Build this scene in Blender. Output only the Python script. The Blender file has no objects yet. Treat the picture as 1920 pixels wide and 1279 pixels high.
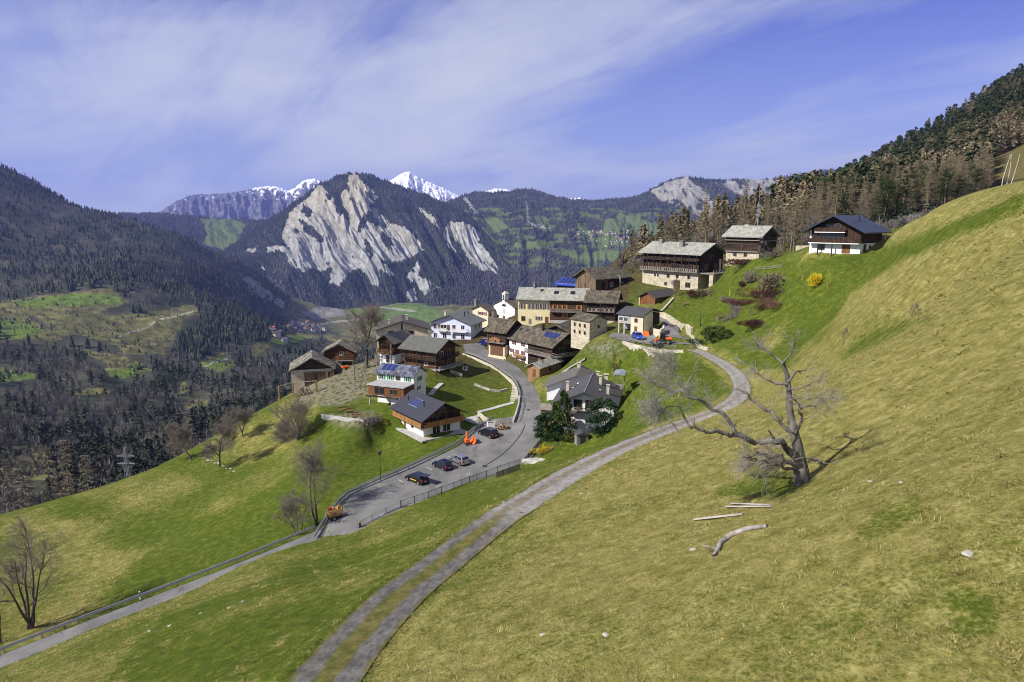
import bpy, bmesh, math, random
import numpy as np
from mathutils import Vector, Matrix
random.seed(7); RNG = np.random.default_rng(7)
SC = bpy.context.scene
COL = SC.collection
R = math.radians
F = 1280.0; TH = R(10.2); CT, ST = math.cos(TH), math.sin(TH)
S = 1.2            # metres per survey unit of the near hillside
HAZE = 3.8e-5

# ------------------------------------------------------------------ survey helpers
def P(px, py, D):
    """point seen along bearing (px,py) at forward distance D"""
    v = (639.5 - py) / F; u = (px - 960.0) / F
    k = D / (CT + v * ST)
    return np.array([u * k, D, (-ST + v * CT) * k])

def proj(x, y, z):
    w = y * CT - z * ST
    w = np.where(np.abs(w) < 1e-3, 1e-3, w)
    return 960 + F * x / w, 639.5 - F * (y * ST + z * CT) / w

def on_plane(px, py, z):
    v = (639.5 - py) / F; u = (px - 960.0) / F
    d = (-ST + v * CT); k = z / d
    return np.array([u * k, (CT + v * ST) * k, z])

# ------------------------------------------------------------------ noise
_perm = np.random.default_rng(3).permutation(4096)
_gr = np.random.default_rng(4).uniform(0, 2 * np.pi, 4096)
def gnoise(x, y):
    xi = np.floor(x).astype(np.int64); yi = np.floor(y).astype(np.int64)
    xf = x - xi; yf = y - yi
    u = xf * xf * xf * (xf * (xf * 6 - 15) + 10); v = yf * yf * yf * (yf * (yf * 6 - 15) + 10)
    def g(ix, iy, dx, dy):
        h = _perm[(_perm[ix & 4095] + iy) & 4095]
        a = _gr[h]
        return np.cos(a) * dx + np.sin(a) * dy
    a = g(xi, yi, xf, yf); b = g(xi + 1, yi, xf - 1, yf)
    c = g(xi, yi + 1, xf, yf - 1); d = g(xi + 1, yi + 1, xf - 1, yf - 1)
    return (a + (b - a) * u) + ((c + (d - c) * u) - (a + (b - a) * u)) * v
def fbm(x, y, o=4, gain=.5, lac=2.03):
    r = 0; a = 1.
    for i in range(o):
        r = r + a * gnoise(x + 17.3 * i, y - 9.1 * i); x = x * lac; y = y * lac; a *= gain
    return r
def ridged(x, y, o=4, gain=.5):
    r = 0; a = 1.
    for i in range(o):
        r = r + a * (1 - 2.2 * np.abs(gnoise(x + 31.7 * i, y + 5.3 * i))); x = x * 2.1; y = y * 2.1; a *= gain
    return r
def sstep(a, b, x):
    t = np.clip((x - a) / (b - a), 0, 1); return t * t * (3 - 2 * t)
def inpoly(px, py, poly):
    inside = np.zeros(px.shape, bool); n = len(poly)
    for i in range(n):
        x1, y1 = poly[i]; x2, y2 = poly[(i + 1) % n]
        if y1 == y2: continue
        c = ((y1 > py) != (y2 > py)) & (px < (x2 - x1) * (py - y1) / (y2 - y1) + x1)
        inside ^= c
    return inside

# ------------------------------------------------------------------ mesh helpers
def tag(o, label=None, cat=None, group=None, kind=None):
    if label: o['label'] = label
    if cat: o['category'] = cat
    if group: o['group'] = group
    if kind: o['kind'] = kind
    return o

def link(name, me, mat=None, parent=None):
    o = bpy.data.objects.new(name, me); COL.objects.link(o)
    if mat is not None and me is not None:
        for m in (mat if isinstance(mat, (list, tuple)) else [mat]): me.materials.append(m)
    if parent is not None: o.parent = parent
    return o

def np_mesh(name, V, Fc, smooth=True, col=None, attr=None):
    """V (n,3), Fc (m,3|4); col: per-vertex rgb; attr: dict of per-vertex floats"""
    me = bpy.data.meshes.new(name)
    V = np.ascontiguousarray(V, dtype=np.float32); Fc = np.ascontiguousarray(Fc, dtype=np.int32)
    n, k = Fc.shape
    me.vertices.add(len(V)); me.vertices.foreach_set('co', V.ravel())
    me.loops.add(n * k); me.loops.foreach_set('vertex_index', Fc.ravel())
    me.polygons.add(n)
    me.polygons.foreach_set('loop_start', np.arange(0, n * k, k, dtype=np.int32))
    me.polygons.foreach_set('loop_total', np.full(n, k, dtype=np.int32))
    me.polygons.foreach_set('use_smooth', np.full(n, smooth, dtype=bool))
    if col is not None:
        a = me.color_attributes.new('Col', 'FLOAT_COLOR', 'POINT')
        c = np.ones((len(V), 4), np.float32); c[:, :3] = col
        a.data.foreach_set('color', c.ravel())
    for kk, vv in (attr or {}).items():
        a = me.attributes.new(kk, 'FLOAT', 'POINT'); a.data.foreach_set('value', np.asarray(vv, np.float32).ravel())
    me.update(calc_edges=True); me.validate()
    return me

def grid_faces(nr, nc):
    i = np.arange(nr - 1)[:, None] * nc + np.arange(nc - 1)[None, :]
    i = i.ravel()
    return np.stack([i, i + 1, i + 1 + nc, i + nc], 1)

# ------------------------------------------------------------------ materials
def new_mat(name):
    m = bpy.data.materials.new(name); m.use_nodes = True
    nt = m.node_tree; b = nt.nodes['Principled BSDF']
    return m, nt, b
def N(nt, t, **kw):
    n = nt.nodes.new(t)
    for k, v in kw.items():
        if k in n.inputs: n.inputs[k].default_value = v
        else: setattr(n, k, v)
    return n
def ramp(nt, fac, stops):
    r = nt.nodes.new('ShaderNodeValToRGB'); cr = r.color_ramp
    while len(cr.elements) < len(stops): cr.elements.new(0.5)
    for e, (p, c) in zip(cr.elements, stops):
        e.position = p; e.color = (*c, 1) if len(c) == 3 else c
    nt.links.new(fac, r.inputs['Fac']); return r.outputs['Color']
def mixc(nt, fac, a, b, mode='MIX'):
    n = nt.nodes.new('ShaderNodeMix'); n.data_type = 'RGBA'; n.blend_type = mode
    for inp, val in ((n.inputs[0], fac), (n.inputs[6], a), (n.inputs[7], b)):
        if isinstance(val, bpy.types.NodeSocket): nt.links.new(val, inp)
        elif isinstance(val, (int, float)): inp.default_value = val
        else: inp.default_value = (*val, 1)
    return n.outputs[2]
def objco(nt, scale=(1, 1, 1), rot=(0, 0, 0)):
    t = nt.nodes.new('ShaderNodeTexCoord'); mp = nt.nodes.new('ShaderNodeMapping')
    mp.inputs['Scale'].default_value = scale; mp.inputs['Rotation'].default_value = rot
    nt.links.new(t.outputs['Object'], mp.inputs['Vector']); return mp.outputs['Vector']
def noise(nt, vec, scale, detail=4, rough=.55):
    n = N(nt, 'ShaderNodeTexNoise', Scale=scale, Detail=detail, Roughness=rough)
    nt.links.new(vec, n.inputs['Vector']); return n.outputs['Fac']
def bump(nt, b, h, strength=.3, dist=.05):
    n = N(nt, 'ShaderNodeBump', Strength=strength, Distance=dist)
    nt.links.new(h, n.inputs['Height']); nt.links.new(n.outputs['Normal'], b.inputs['Normal'])
def plain(name, c, rough=.7, metal=0., var=.25, scale=1.5, bmp=0., spec=.3):
    m, nt, b = new_mat(name); vec = objco(nt)
    f = noise(nt, vec, scale, 5)
    lo = tuple(x * (1 - var) for x in c); hi = tuple(min(1, x * (1 + var)) for x in c)
    nt.links.new(ramp(nt, f, [(.3, lo), (.7, hi)]), b.inputs['Base Color'])
    b.inputs['Roughness'].default_value = rough; b.inputs['Metallic'].default_value = metal
    b.inputs['Specular IOR Level'].default_value = spec
    if bmp: bump(nt, b, noise(nt, vec, scale * 8, 3), bmp, .04)
    return m
def wood(name, c1, c2, plank=.18, axis='z', rough=.8):
    """weathered boards: planks stacked along an axis, each a slightly different tone"""
    m, nt, b = new_mat(name)
    sc = {'z': (.35, .35, 1 / plank), 'v': (1 / plank, 1 / plank, .35)}[axis]
    vec = objco(nt, sc)
    wv = nt.nodes.new('ShaderNodeTexVoronoi'); wv.feature = 'F1'; wv.inputs['Scale'].default_value = 1.0
    nt.links.new(vec, wv.inputs['Vector'])
    sep = nt.nodes.new('ShaderNodeSeparateColor'); nt.links.new(wv.outputs['Color'], sep.inputs[0])
    f2 = noise(nt, objco(nt, (1, 1, 3 if axis == 'z' else .5)), 1.2, 5, .65)
    mx = N(nt, 'ShaderNodeMath', operation='ADD'); nt.links.new(sep.outputs[0], mx.inputs[0]); nt.links.new(f2, mx.inputs[1])
    ml = N(nt, 'ShaderNodeMath', operation='MULTIPLY'); nt.links.new(mx.outputs[0], ml.inputs[0]); ml.inputs[1].default_value = .5
    c = ramp(nt, ml.outputs[0], [(.2, c1), (.75, c2)])
    nt.links.new(c, b.inputs['Base Color']); b.inputs['Roughness'].default_value = rough
    b.inputs['Specular IOR Level'].default_value = .2
    bump(nt, b, ml.outputs[0], .5, .04)
    return m
def stone(name, ca, cb, mortar, scale=2.2, mix=.5, rough=.9):
    m, nt, b = new_mat(name); vec = objco(nt, (1, 1, 1.5))
    v1 = N(nt, 'ShaderNodeTexVoronoi', Scale=scale); nt.links.new(vec, v1.inputs['Vector'])
    v2 = N(nt, 'ShaderNodeTexVoronoi', Scale=scale, feature='DISTANCE_TO_EDGE'); nt.links.new(vec, v2.inputs['Vector'])
    sep = nt.nodes.new('ShaderNodeSeparateColor'); nt.links.new(v1.outputs['Color'], sep.inputs[0])
    c = ramp(nt, sep.outputs[0], [(.1, ca), (.9, cb)])
    e = ramp(nt, v2.outputs['Distance'], [(0.0, (1, 1, 1)), (.09, (0, 0, 0))])
    f = noise(nt, vec, .5, 4)
    k = N(nt, 'ShaderNodeMath', operation='MULTIPLY'); nt.links.new(e, k.inputs[0]); k.inputs[1].default_value = mix
    c = mixc(nt, k.outputs[0], c, mortar)
    c = mixc(nt, .35, c, ramp(nt, f, [(.35, tuple(x * .6 for x in ca)), (.65, cb)]))
    nt.links.new(c, b.inputs['Base Color']); b.inputs['Roughness'].default_value = rough
    bump(nt, b, v2.outputs['Distance'], .5, .08)
    return m
def slate(name, c1, c2, c3=None, scale=1.3, patch=.4):
    """stone-slab roofing with moss or lichen patches"""
    m, nt, b = new_mat(name); vec = objco(nt)
    v1 = N(nt, 'ShaderNodeTexVoronoi', Scale=scale); nt.links.new(vec, v1.inputs['Vector'])
    sep = nt.nodes.new('ShaderNodeSeparateColor'); nt.links.new(v1.outputs['Color'], sep.inputs[0])
    c = ramp(nt, sep.outputs[0], [(.1, c1), (.9, c2)])
    if c3:
        f = noise(nt, vec, .7, 6, .7)
        c = mixc(nt, ramp(nt, f, [(.5 - .1, (0, 0, 0)), (.5 + .15, (patch,) * 3)]), c, c3)
    nt.links.new(c, b.inputs['Base Color']); b.inputs['Roughness'].default_value = .85
    bump(nt, b, sep.outputs[1], .6, .08)
    return m
def seam(name, c, axis='x', pitch=.6, rough=.45, metal=.0):
    """metal or fibre roofing with seams running down the slope"""
    m, nt, b = new_mat(name); vec = objco(nt)
    w = N(nt, 'ShaderNodeTexWave', Scale=1 / pitch / 6.2832 * 3.1416 * 2, Distortion=0., wave_type='BANDS', bands_direction=axis.upper(), wave_profile='SIN')
    w.inputs['Scale'].default_value = .31416 / pitch
    nt.links.new(vec, w.inputs['Vector'])
    f = noise(nt, vec, .8, 5)
    base = ramp(nt, f, [(.3, tuple(x * .8 for x in c)), (.7, tuple(x * 1.2 for x in c))])
    k = ramp(nt, w.outputs['Fac'], [(.0, (.55,) * 3), (.12, (1, 1, 1))])
    nt.links.new(mixc(nt, 1., base, k, 'MULTIPLY'), b.inputs['Base Color'])
    b.inputs['Roughness'].default_value = rough; b.inputs['Metallic'].default_value = metal
    bump(nt, b, w.outputs['Fac'], .3, .05)
    return m
def attrmat(name, rough=.9, nscale=1., nvar=.35, bmp=0., bscale=1., bdist=.1, spec=.15):
    m, nt, b = new_mat(name)
    a = N(nt, 'ShaderNodeAttribute', attribute_name='Col')
    vec = objco(nt); f = noise(nt, vec, nscale, 6, .65)
    k = ramp(nt, f, [(.25, (1 - nvar,) * 3), (.75, (1 + nvar,) * 3)])
    nt.links.new(mixc(nt, 1., a.outputs['Color'], k, 'MULTIPLY'), b.inputs['Base Color'])
    b.inputs['Roughness'].default_value = rough; b.inputs['Specular IOR Level'].default_value = spec
    if bmp: bump(nt, b, noise(nt, vec, bscale, 6, .7), bmp, bdist)
    return m

# ------------------------------------------------------------------ near hillside: surveyed points (px, py, distance)
NEAR = [
 # tractor track
 (605,1279,26),(670,1200,30.5),(745,1120,36),(825,1058,42),(935,972,51),(1060,895,62),(1140,852,69),(1220,818,75),(1300,790,80),(1375,750,88),(1392,727,93),(1350,680,106),(1290,652,123),
 # near slope right of the track
 (1920,1279,15.5),(1500,1279,17.9),(1200,1279,20.2),(900,1279,23.1),(700,1279,25.5),(1920,1000,20.3),(1920,800,28),(1920,600,44),(1920,480,57),(1920,371,73),
 (1505,905,37),(1250,1000,36),(1700,600,70),(1650,800,40),(1500,800,48),(1560,700,66),(1700,432,98),(1800,396,86),(1660,455,112),
 (1655,470,124),(1500,520,130),(1450,600,116),(1400,650,108),(1480,680,92),(1560,600,98),(1620,540,104),(1920,390,100),(1920,380,140),(1800,404,115),(1800,400,150),(1700,446,120),(1700,424,160),(2060,342,70),(2060,362,110),(1860,385,79),(1425,490,150),(1380,540,140),(1330,590,130),(1300,600,131),
 # slope down to the lower road
 (500,1100,52),(200,1279,36),(362,1110,66),(181,1184,61),(0,1261,56),(600,1011,77.5),(760,953,83.5),(980,881,94),(700,1050,62),(850,960,70),
 # lower road and parking
 (180,1172,67),(0,1243,62),(360,1103,72),(580,1012,81),(640,985,83.5),(700,940,91),(785,905,95),(860,880,101),(985,800,118),(1000,740,132),(950,690,150),(890,660,165),(960,870,100),
 # village
 (1090,810,108),(1180,740,106),(1200,800,90),(1100,850,84),(1240,700,110),(1320,720,96),(1040,700,142),(1205,629,137),(1150,625,139),(1105,641,140),(1010,607,165),(945,600,185),(1130,550,172),(1220,572,158),(1270,546,166),(1340,548,156),
 (1175,641,131),(1212,648,127),(1252,654,124),(1228,629,136),(1262,627,137),(1295,630,134),(1283,615,143),(1244,606,149),(1155,656,131),(1048,806,108),(1080,838,101),(1120,836,97),(1580,492,116),(1640,492,113),(1530,497,121),(1519,478,131.5),(1565,477.5,128),(1612,477,124.5),(1250,542,170),(1200,539,174),(1290,553,160),(1230,552,166),(1322,547,158),(1362,534,163),(877,683,155),(905,692,151.6),(930,702,146),(950,717,141.7),(957,732,138),(920,732,138),(1192,660,129.5),(1220,667,126),(1250,666,124.5),(948,669,158.6),(915,664,164.5),(1099,608,162.5),(1060,607,164),(1153,607,157.5),(1120,622,150),(1025,760,120.5),(1022,745,127),(1030,730,132),(1080,763,121.5),(1137,766,121.5),(1152,786,107.5),(958,678,156),(1035,695,146),(985,688,151.5),(1005,694,148.5),(1080,686,150),(1011,707,139.5),(1052,693,146),(603,774,125),(640,776,121.5),(683,780,118.5),(605,796,122),(640,800,118),(683,801,115.5),(747,757,122),(452,1062,71.5),(540,1028,75.5),(1422,484,149),(1376,482,156),(1440,500,141),(1470,478,156),
 (1250,600,149),(1180,600,150),(850,640,172),(740,685,152),(800,690,143),(645,690,160),(585,722,150),(720,720,142),(860,720,140),(900,760,131),(850,790,120),(870,690,150),
 # left meadow
 (794,820,112),(700,830,115),(640,880,104),(560,800,128),(500,850,120),(540,740,150),(450,790,140),(380,830,135),(280,880,128),(110,935,118),(0,965,112),(-200,1010,104),(400,950,100),(300,1000,95),(100,1050,90),(250,1080,80),(50,1150,74),(-200,1200,68),(680,790,126),(600,900,98),
]
NEARXYZ = [  # (x,y,z) metres: beyond the brows, where the ground falls to the gorge, and round the camera
 (-48,0,-27),(24,0,-13),(0,0,-21),(60,20,0),(-90,30,-47),(-120,90,-66),
]
def lower(px, py, D, dz):
    p = P(px, py, D * S); return (p[0], p[1], p[2] + dz)
for a in [(540,740,195,-40),(450,790,185,-42),(280,880,170,-40),(110,935,160,-36),(0,965,150,-34),(-200,1010,140,-34),(620,690,200,-24),(700,640,215,-22),(800,620,225,-24),(900,600,235,-26),(1000,580,240,-26),(1080,550,235,-20),
          (540,740,290,-75),(280,880,260,-60),(0,965,240,-55),(-250,1010,230,-60),(700,640,300,-80),(900,600,320,-80),(1060,550,320,-70)]:
    NEARXYZ.append(lower(*a))
# wooded mountainside on the right (true distances)
HILL = []
_hb = dict(zip([1150,1250,1350,1450,1560,1700,1800,1920,2050,2250], zip([512,470,446,430,415,398,378,345,335,330], [525,474,436,396,350,276,222,142,75,0])))
for _px, (_b, _r) in _hb.items():
    for _d, _s, _dz in ((240,0,0),(330,.24,0),(450,.5,0),(600,.74,0),(750,.91,0),(880,1.,0),(990,1.,-45),(1180,1.,-150)):
        _q = P(_px, _b + (_r - _b) * _s, _d); HILL.append((_q[0], _q[1], _q[2] + _dz))
pts = [P(a, b, d * S) for a, b, d in NEAR] + [np.array(p, float) for p in NEARXYZ] + [np.array(h) for h in HILL]
for a in [(1060,540,420,-150),(800,620,420,-150)]:
    p = P(a[0], a[1], a[2]); pts.append(np.array([p[0], p[1], p[2] + a[3]]))
pts = np.array(pts)

class TPS:
    def __init__(s, xy, z, lam=0.0):
        s.sc = np.abs(xy).max(); q = xy / s.sc; n = len(q); s.q = q
        d2 = ((q[:, None] - q[None]) ** 2).sum(-1)
        K = .5 * d2 * np.log(d2 + 1e-12) + lam * np.eye(n)
        Pm = np.c_[np.ones(n), q]; A = np.block([[K, Pm], [Pm.T, np.zeros((3, 3))]])
        w = np.linalg.solve(A, np.r_[z, 0, 0, 0]); s.w = w[:n]; s.a = w[n:]
    def __call__(s, x, y):
        sh = np.shape(x); x = np.ravel(x) / s.sc; y = np.ravel(y) / s.sc
        out = np.empty(len(x))
        for i in range(0, len(x), 40000):
            X = x[i:i + 40000]; Y = y[i:i + 40000]
            d2 = (X[:, None] - s.q[:, 0]) ** 2 + (Y[:, None] - s.q[:, 1]) ** 2
            out[i:i + 40000] = (.5 * d2 * np.log(d2 + 1e-12)) @ s.w + s.a[0] + s.a[1] * X + s.a[2] * Y
        return out.reshape(sh)
# remove near-coincident survey points
keep = []
for i, p in enumerate(pts):
    if all((pts[j, 0] - p[0]) ** 2 + (pts[j, 1] - p[1]) ** 2 > 1.5 for j in keep): keep.append(i)
pts = pts[keep]
TP = TPS(pts[:, :2], pts[:, 2], 2e-7)
def G0(x, y):
    z = TP(x, y)
    far = sstep(220, 500, np.asarray(y, float))
    return z + .22 * fbm(x / 9., y / 9., 3) * (1 - far) + far * 4 * fbm(x / 90., y / 90., 4)

def hit0(px, py, fn=None, ymin=8., ymax=1300.):
    fn = fn or G0
    px = np.atleast_1d(np.asarray(px, float)); py = np.atleast_1d(np.asarray(py, float))
    Y = ymin * (ymax / ymin) ** (np.linspace(0, 1, 500))
    v = (639.5 - py) / F; u = (px - 960) / F; den = CT + v * ST
    X = (u / den)[:, None] * Y; Z = ((-ST + v * CT) / den)[:, None] * Y
    below = Z < fn(X, np.broadcast_to(Y, X.shape))
    i = np.argmax(below, 1); i = np.where(below.any(1), np.maximum(i, 1), len(Y) - 1)
    lo = Y[i - 1]; hi = Y[i]
    for _ in range(14):
        m = .5 * (lo + hi); b = ((-ST + v * CT) / den) * m < fn(u / den * m, m)
        hi = np.where(b, m, hi); lo = np.where(b, lo, m)
    return np.stack([u / den * hi, hi, fn(u / den * hi, hi)], 1)
# ------------------------------------------------------------------ roads: cross sections, levelled across
def dens(poly, step):
    poly = np.asarray(poly, float); seg = np.linalg.norm(np.diff(poly[:, :2], axis=0), axis=1)
    t = np.r_[0, np.cumsum(seg)]; n = max(2, int(t[-1] / step) + 1)
    # Catmull-like smoothing through cubic hermite
    q = np.linspace(0, t[-1], n); m = np.gradient(poly, t, axis=0)
    i = np.clip(np.searchsorted(t, q, side='right') - 1, 0, len(t) - 2)
    h = (t[i + 1] - t[i]); s = ((q - t[i]) / h)[:, None]; h = h[:, None]
    return ((2 * s ** 3 - 3 * s ** 2 + 1) * poly[i] + (s ** 3 - 2 * s ** 2 + s) * h * m[i] + (-2 * s ** 3 + 3 * s ** 2) * poly[i + 1] + (s ** 3 - s ** 2) * h * m[i + 1])
def smooth1(z, k):
    for _ in range(k): z = np.r_[z[0], (z[:-2] + 2 * z[1:-1] + z[2:]) / 4, z[-1]]
    return z
STRIPS = []; BLEND = []
def strip_pairs(pairs, step, nz=20):
    L = hit0([p[0] for p in pairs], [p[1] for p in pairs]); Rr = hit0([p[2] for p in pairs], [p[3] for p in pairs])
    q = np.c_[(L + Rr) / 2, L, Rr]          # parametrise on the middle line
    d = dens(q, step)
    z = smooth1(d[:, 2], nz)
    L = d[:, 3:6]; Rr = d[:, 6:9]; L[:, 2] = z; Rr[:, 2] = z
    STRIPS.append((L, Rr)); BLEND.append(1.0); return L, Rr
def strip_line(px, hw, step, nz=20, bl=2.0):
    c = dens(np.array([P(a, b, d * S) for a, b, d in px]) if len(px[0]) == 3 else hit0([p[0] for p in px], [p[1] for p in px]), step)
    c[:, 2] = smooth1(c[:, 2], nz)
    t = np.gradient(c[:, :2], axis=0); t /= np.linalg.norm(t, axis=1)[:, None] + 1e-9
    n = np.c_[-t[:, 1], t[:, 0]]
    L = c.copy(); Rr = c.copy(); hw = np.interp(np.linspace(0, 1, len(c)), [0, .42, .6, 1], [hw, hw, hw * (.8 if bl == 2.0 else 1.), hw * (.8 if bl == 2.0 else 1.)])[:, None]; L[:, :2] += n * hw; Rr[:, :2] -= n * hw
    STRIPS.append((L, Rr)); BLEND.append(bl); return L, Rr, c
ROAD_PAIRS = [(604,996,610,1003),(612,986,642,1000),(636,958,700,974),(660,932,752,951),(700,913,812,927),(760,886,868,905),(815,861,925,889),(855,841,975,868),(888,814,1004,846),(925,796,1012,818),(962,787,1018,794),(970,765,1019,770),(974,742,1013,745),(972,726,1003,724),(963,714,990,705),(946,701,974,689),(921,684,950,673),(893,672,926,662),(874,664,912,651),(868,648,905,640)]
TRACK_PX = [(565,1335),(605,1279),(670,1200),(745,1120),(825,1058),(885,1010),(935,972),(990,938),(1060,895),(1140,854),(1220,819),(1300,788),(1350,768),(1378,750),(1391,729),(1384,707),(1362,686),(1334,670),(1310,659),(1288,652)]
LOW = [(-330,1384,53.5),(-120,1293,58.5),(20,1236,62.6),(180,1172,67),(360,1103,72),(480,1055,76),(580,1013,80.5),(622,994,82.5)]
TL, TR, TC = strip_line(TRACK_PX, 1.85, .5)
LL, LR, LC = strip_line(LOW, 1.9, .6, 10, 1.1)
RL, RR_ = strip_pairs(ROAD_PAIRS, .8, 30)
PL1 = strip_pairs([(1140,634,1148,621),(1175,640,1195,627),(1212,647,1228,628),(1252,653,1262,627),(1280,655,1290,628),(1296,655,1301,634)], .8, 30)
PL2 = strip_pairs([(1236,632,1300,634),(1240,622,1292,622),(1243,613,1278,615),(1241,606,1260,606),(1234,600,1246,599),(1222,596,1236,594)], .8, 30)

def carve(x, y, z):
    """lower the meadow to the roads' levels"""
    out = z.copy()
    for (L, Rr), bl in zip(STRIPS, BLEND):
        lo = np.minimum(L, Rr).min(0) - 5; hi = np.maximum(L, Rr).max(0) + 5
        idx = np.nonzero((x > lo[0]) & (x < hi[0]) & (y > lo[1]) & (y < hi[1]))[0]
        if len(idx) == 0: continue
        ab = (Rr - L)[:, :2]; l2 = (ab ** 2).sum(1) + 1e-9
        for k in range(0, len(idx), 20000):
            ii = idx[k:k + 20000]
            px = x[ii][:, None] - L[:, 0]; py = y[ii][:, None] - L[:, 1]
            t = np.clip((px * ab[:, 0] + py * ab[:, 1]) / l2, 0, 1)
            d2 = (px - t * ab[:, 0]) ** 2 + (py - t * ab[:, 1]) ** 2
            j = np.argmin(d2, 1); d = np.sqrt(d2[np.arange(len(ii)), j])
            zt = L[j, 2] - .06
            w = 1 - sstep(.3, bl, d)
            out[ii] = out[ii] * (1 - w) + zt * w
    return out
def G(x, y):
    sh = np.shape(x); xx = np.ravel(np.asarray(x, float)); yy = np.ravel(np.asarray(y, float))
    return carve(xx, yy, G0(xx, yy)).reshape(sh)
def hit(px, py):
    """point of the hillside seen at (px,py)"""
    return hit0(px, py, G)
def h1(px, py): return hit(px, py)[0]
def gz(x, y): return float(G(np.array([x]), np.array([y]))[0])

# ------------------------------------------------------------------ meadow
NU, NYR = 760, 900
uu = np.linspace(-1.05, 1.05, NU); yy = 6. * (1250 / 6.) ** np.linspace(0, 1, NYR)
GX = (uu[None, :] * yy[:, None]).ravel(); GY = np.repeat(yy, NU)
GZ = G(GX, GY)
gpx, gpy = proj(GX, GY, GZ)
def soft(poly, it=8):
    m = inpoly(gpx, gpy, poly).astype(float).reshape(NYR, NU)
    for _ in range(it):
        m[1:-1] = (m[:-2] + m[1:-1] * 2 + m[2:]) / 4; m[:, 1:-1] = (m[:, :-2] + m[:, 1:-1] * 2 + m[:, 2:]) / 4
    return m.ravel()
dry = np.full(len(GX), .5)
big = fbm(GX / 14, GY / 14, 4)
right = sstep(-4, 10, GX - (GY - 50) * .35) * (GY < 160)
dry += .23 * right + .26 * big - .13 * (1 - right) * sstep(60, 90, GY)
GREEN = [([(1235,590),(1300,560),(1440,505),(1560,480),(1660,468),(1850,392),(1920,360),(1920,392),(1800,440),(1700,485),(1640,520),(1585,560),(1560,600),(1500,650),(1470,690),(1400,690),(1330,650),(1300,610)], .55),
 ([(1500,560),(1600,545),(1560,620),(1480,690),(1440,690)], .2),
 ([(990,860),(1100,850),(1230,790),(1330,755),(1370,730),(1345,700),(1300,665),(1180,640),(1090,650),(1060,700),(1150,760),(1060,820)], .55),
 ([(800,720),(880,680),(960,720),(965,790),(830,800)], .55),
 ([(600,770),(760,740),(900,800),(860,850),(640,905),(590,1000),(400,1080),(420,980),(600,860)], .35),
 ([(600,760),(690,750),(740,770),(840,815),(860,830),(790,840),(720,800),(610,790)], .3),
 ([(100,935),(130,930),(260,1010),(270,1040),(200,1120),(240,1110),(560,1000),(440,960),(250,990)], .16),
 ([(900,960),(600,1050),(300,1160),(200,1279),(560,1279),(740,1100)], .22),
 ([(1330,930),(1480,930),(1520,900),(1460,880),(1400,890)], .3),
 ([(1640,960),(1720,930),(1735,960),(1640,1020),(1590,1020)], .3),
 ([(1770,1090),(1860,1120),(1880,1180),(1790,1220)], .25),
 ([(1590,640),(1720,590),(1800,560),(1750,610),(1640,690),(1560,720)], .25)]
DRY = [([(980,1000),(1180,930),(1290,880),(1240,840),(1100,905),(1000,965)], .25), ([(1240,850),(1420,820),(1560,720),(1920,560),(1920,700),(1560,800)], .2),
 ([(1560,545),(1700,535),(1870,545),(1860,575),(1700,600),(1560,560)], .3), ([(1420,640),(1540,560),(1555,575),(1440,665)], .35), ([(1560,690),(1860,545),(1870,560),(1600,720)], .3),
 ([(560,800),(440,800),(380,840),(420,880),(560,850)], .16), ([(0,970),(110,960),(240,1040),(240,1090),(100,1190),(0,1230)], .16), ([(640,830),(760,800),(800,830),(720,860)], .2),
 ([(500,800),(540,730),(620,700),(640,740),(560,800)], .22), ([(110,935),(280,870),(360,900),(500,950),(480,990),(300,960)], .12), ([(560,1060),(640,1130),(900,960),(800,970)], .14)]
for p_, a in GREEN: dry -= a * soft(p_)
for p_, a in DRY: dry += a * soft(p_)
dry = np.clip(dry, 0, 1)
# wooded part and the gorge side: leaf litter instead of grass
inwood = np.maximum(sstep(175, 240, GY) * (gpx > 1180), sstep(150, 210, GY) * (gpx <= 1180) * (gpx > 600))
inwood = np.maximum(inwood, sstep(12, 30, pts[0, 2] * 0 - GZ - 62) * (gpx < 700))
meadow_right = soft([(1848,318),(1862,296),(1960,255),(1980,325),(1900,338),(1850,338)], 2)
inwood = np.clip(inwood * (1 - .35 * meadow_right), 0, 1)
dry = dry * (1 - meadow_right) + .85 * meadow_right
# bare earth near buildings and rubble
EARTH = [[(555,735),(620,690),(690,705),(690,740),(640,760),(560,760)], [(1090,655),(1140,640),(1180,650),(1140,665)], [(600,780),(700,770),(700,800),(650,800)], [(720,690),(770,700),(790,760),(740,760)], [(640,690),(720,670),(720,700),(650,715)]]
earth = np.zeros(len(GX))
for e_ in EARTH: earth = np.maximum(earth, soft(e_, 3))
# gravel verge beside the roads
me = np_mesh('meadow', np.c_[GX, GY, GZ], grid_faces(NYR, NU), True, attr={'dry': dry, 'wood': inwood, 'earth': earth})

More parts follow.
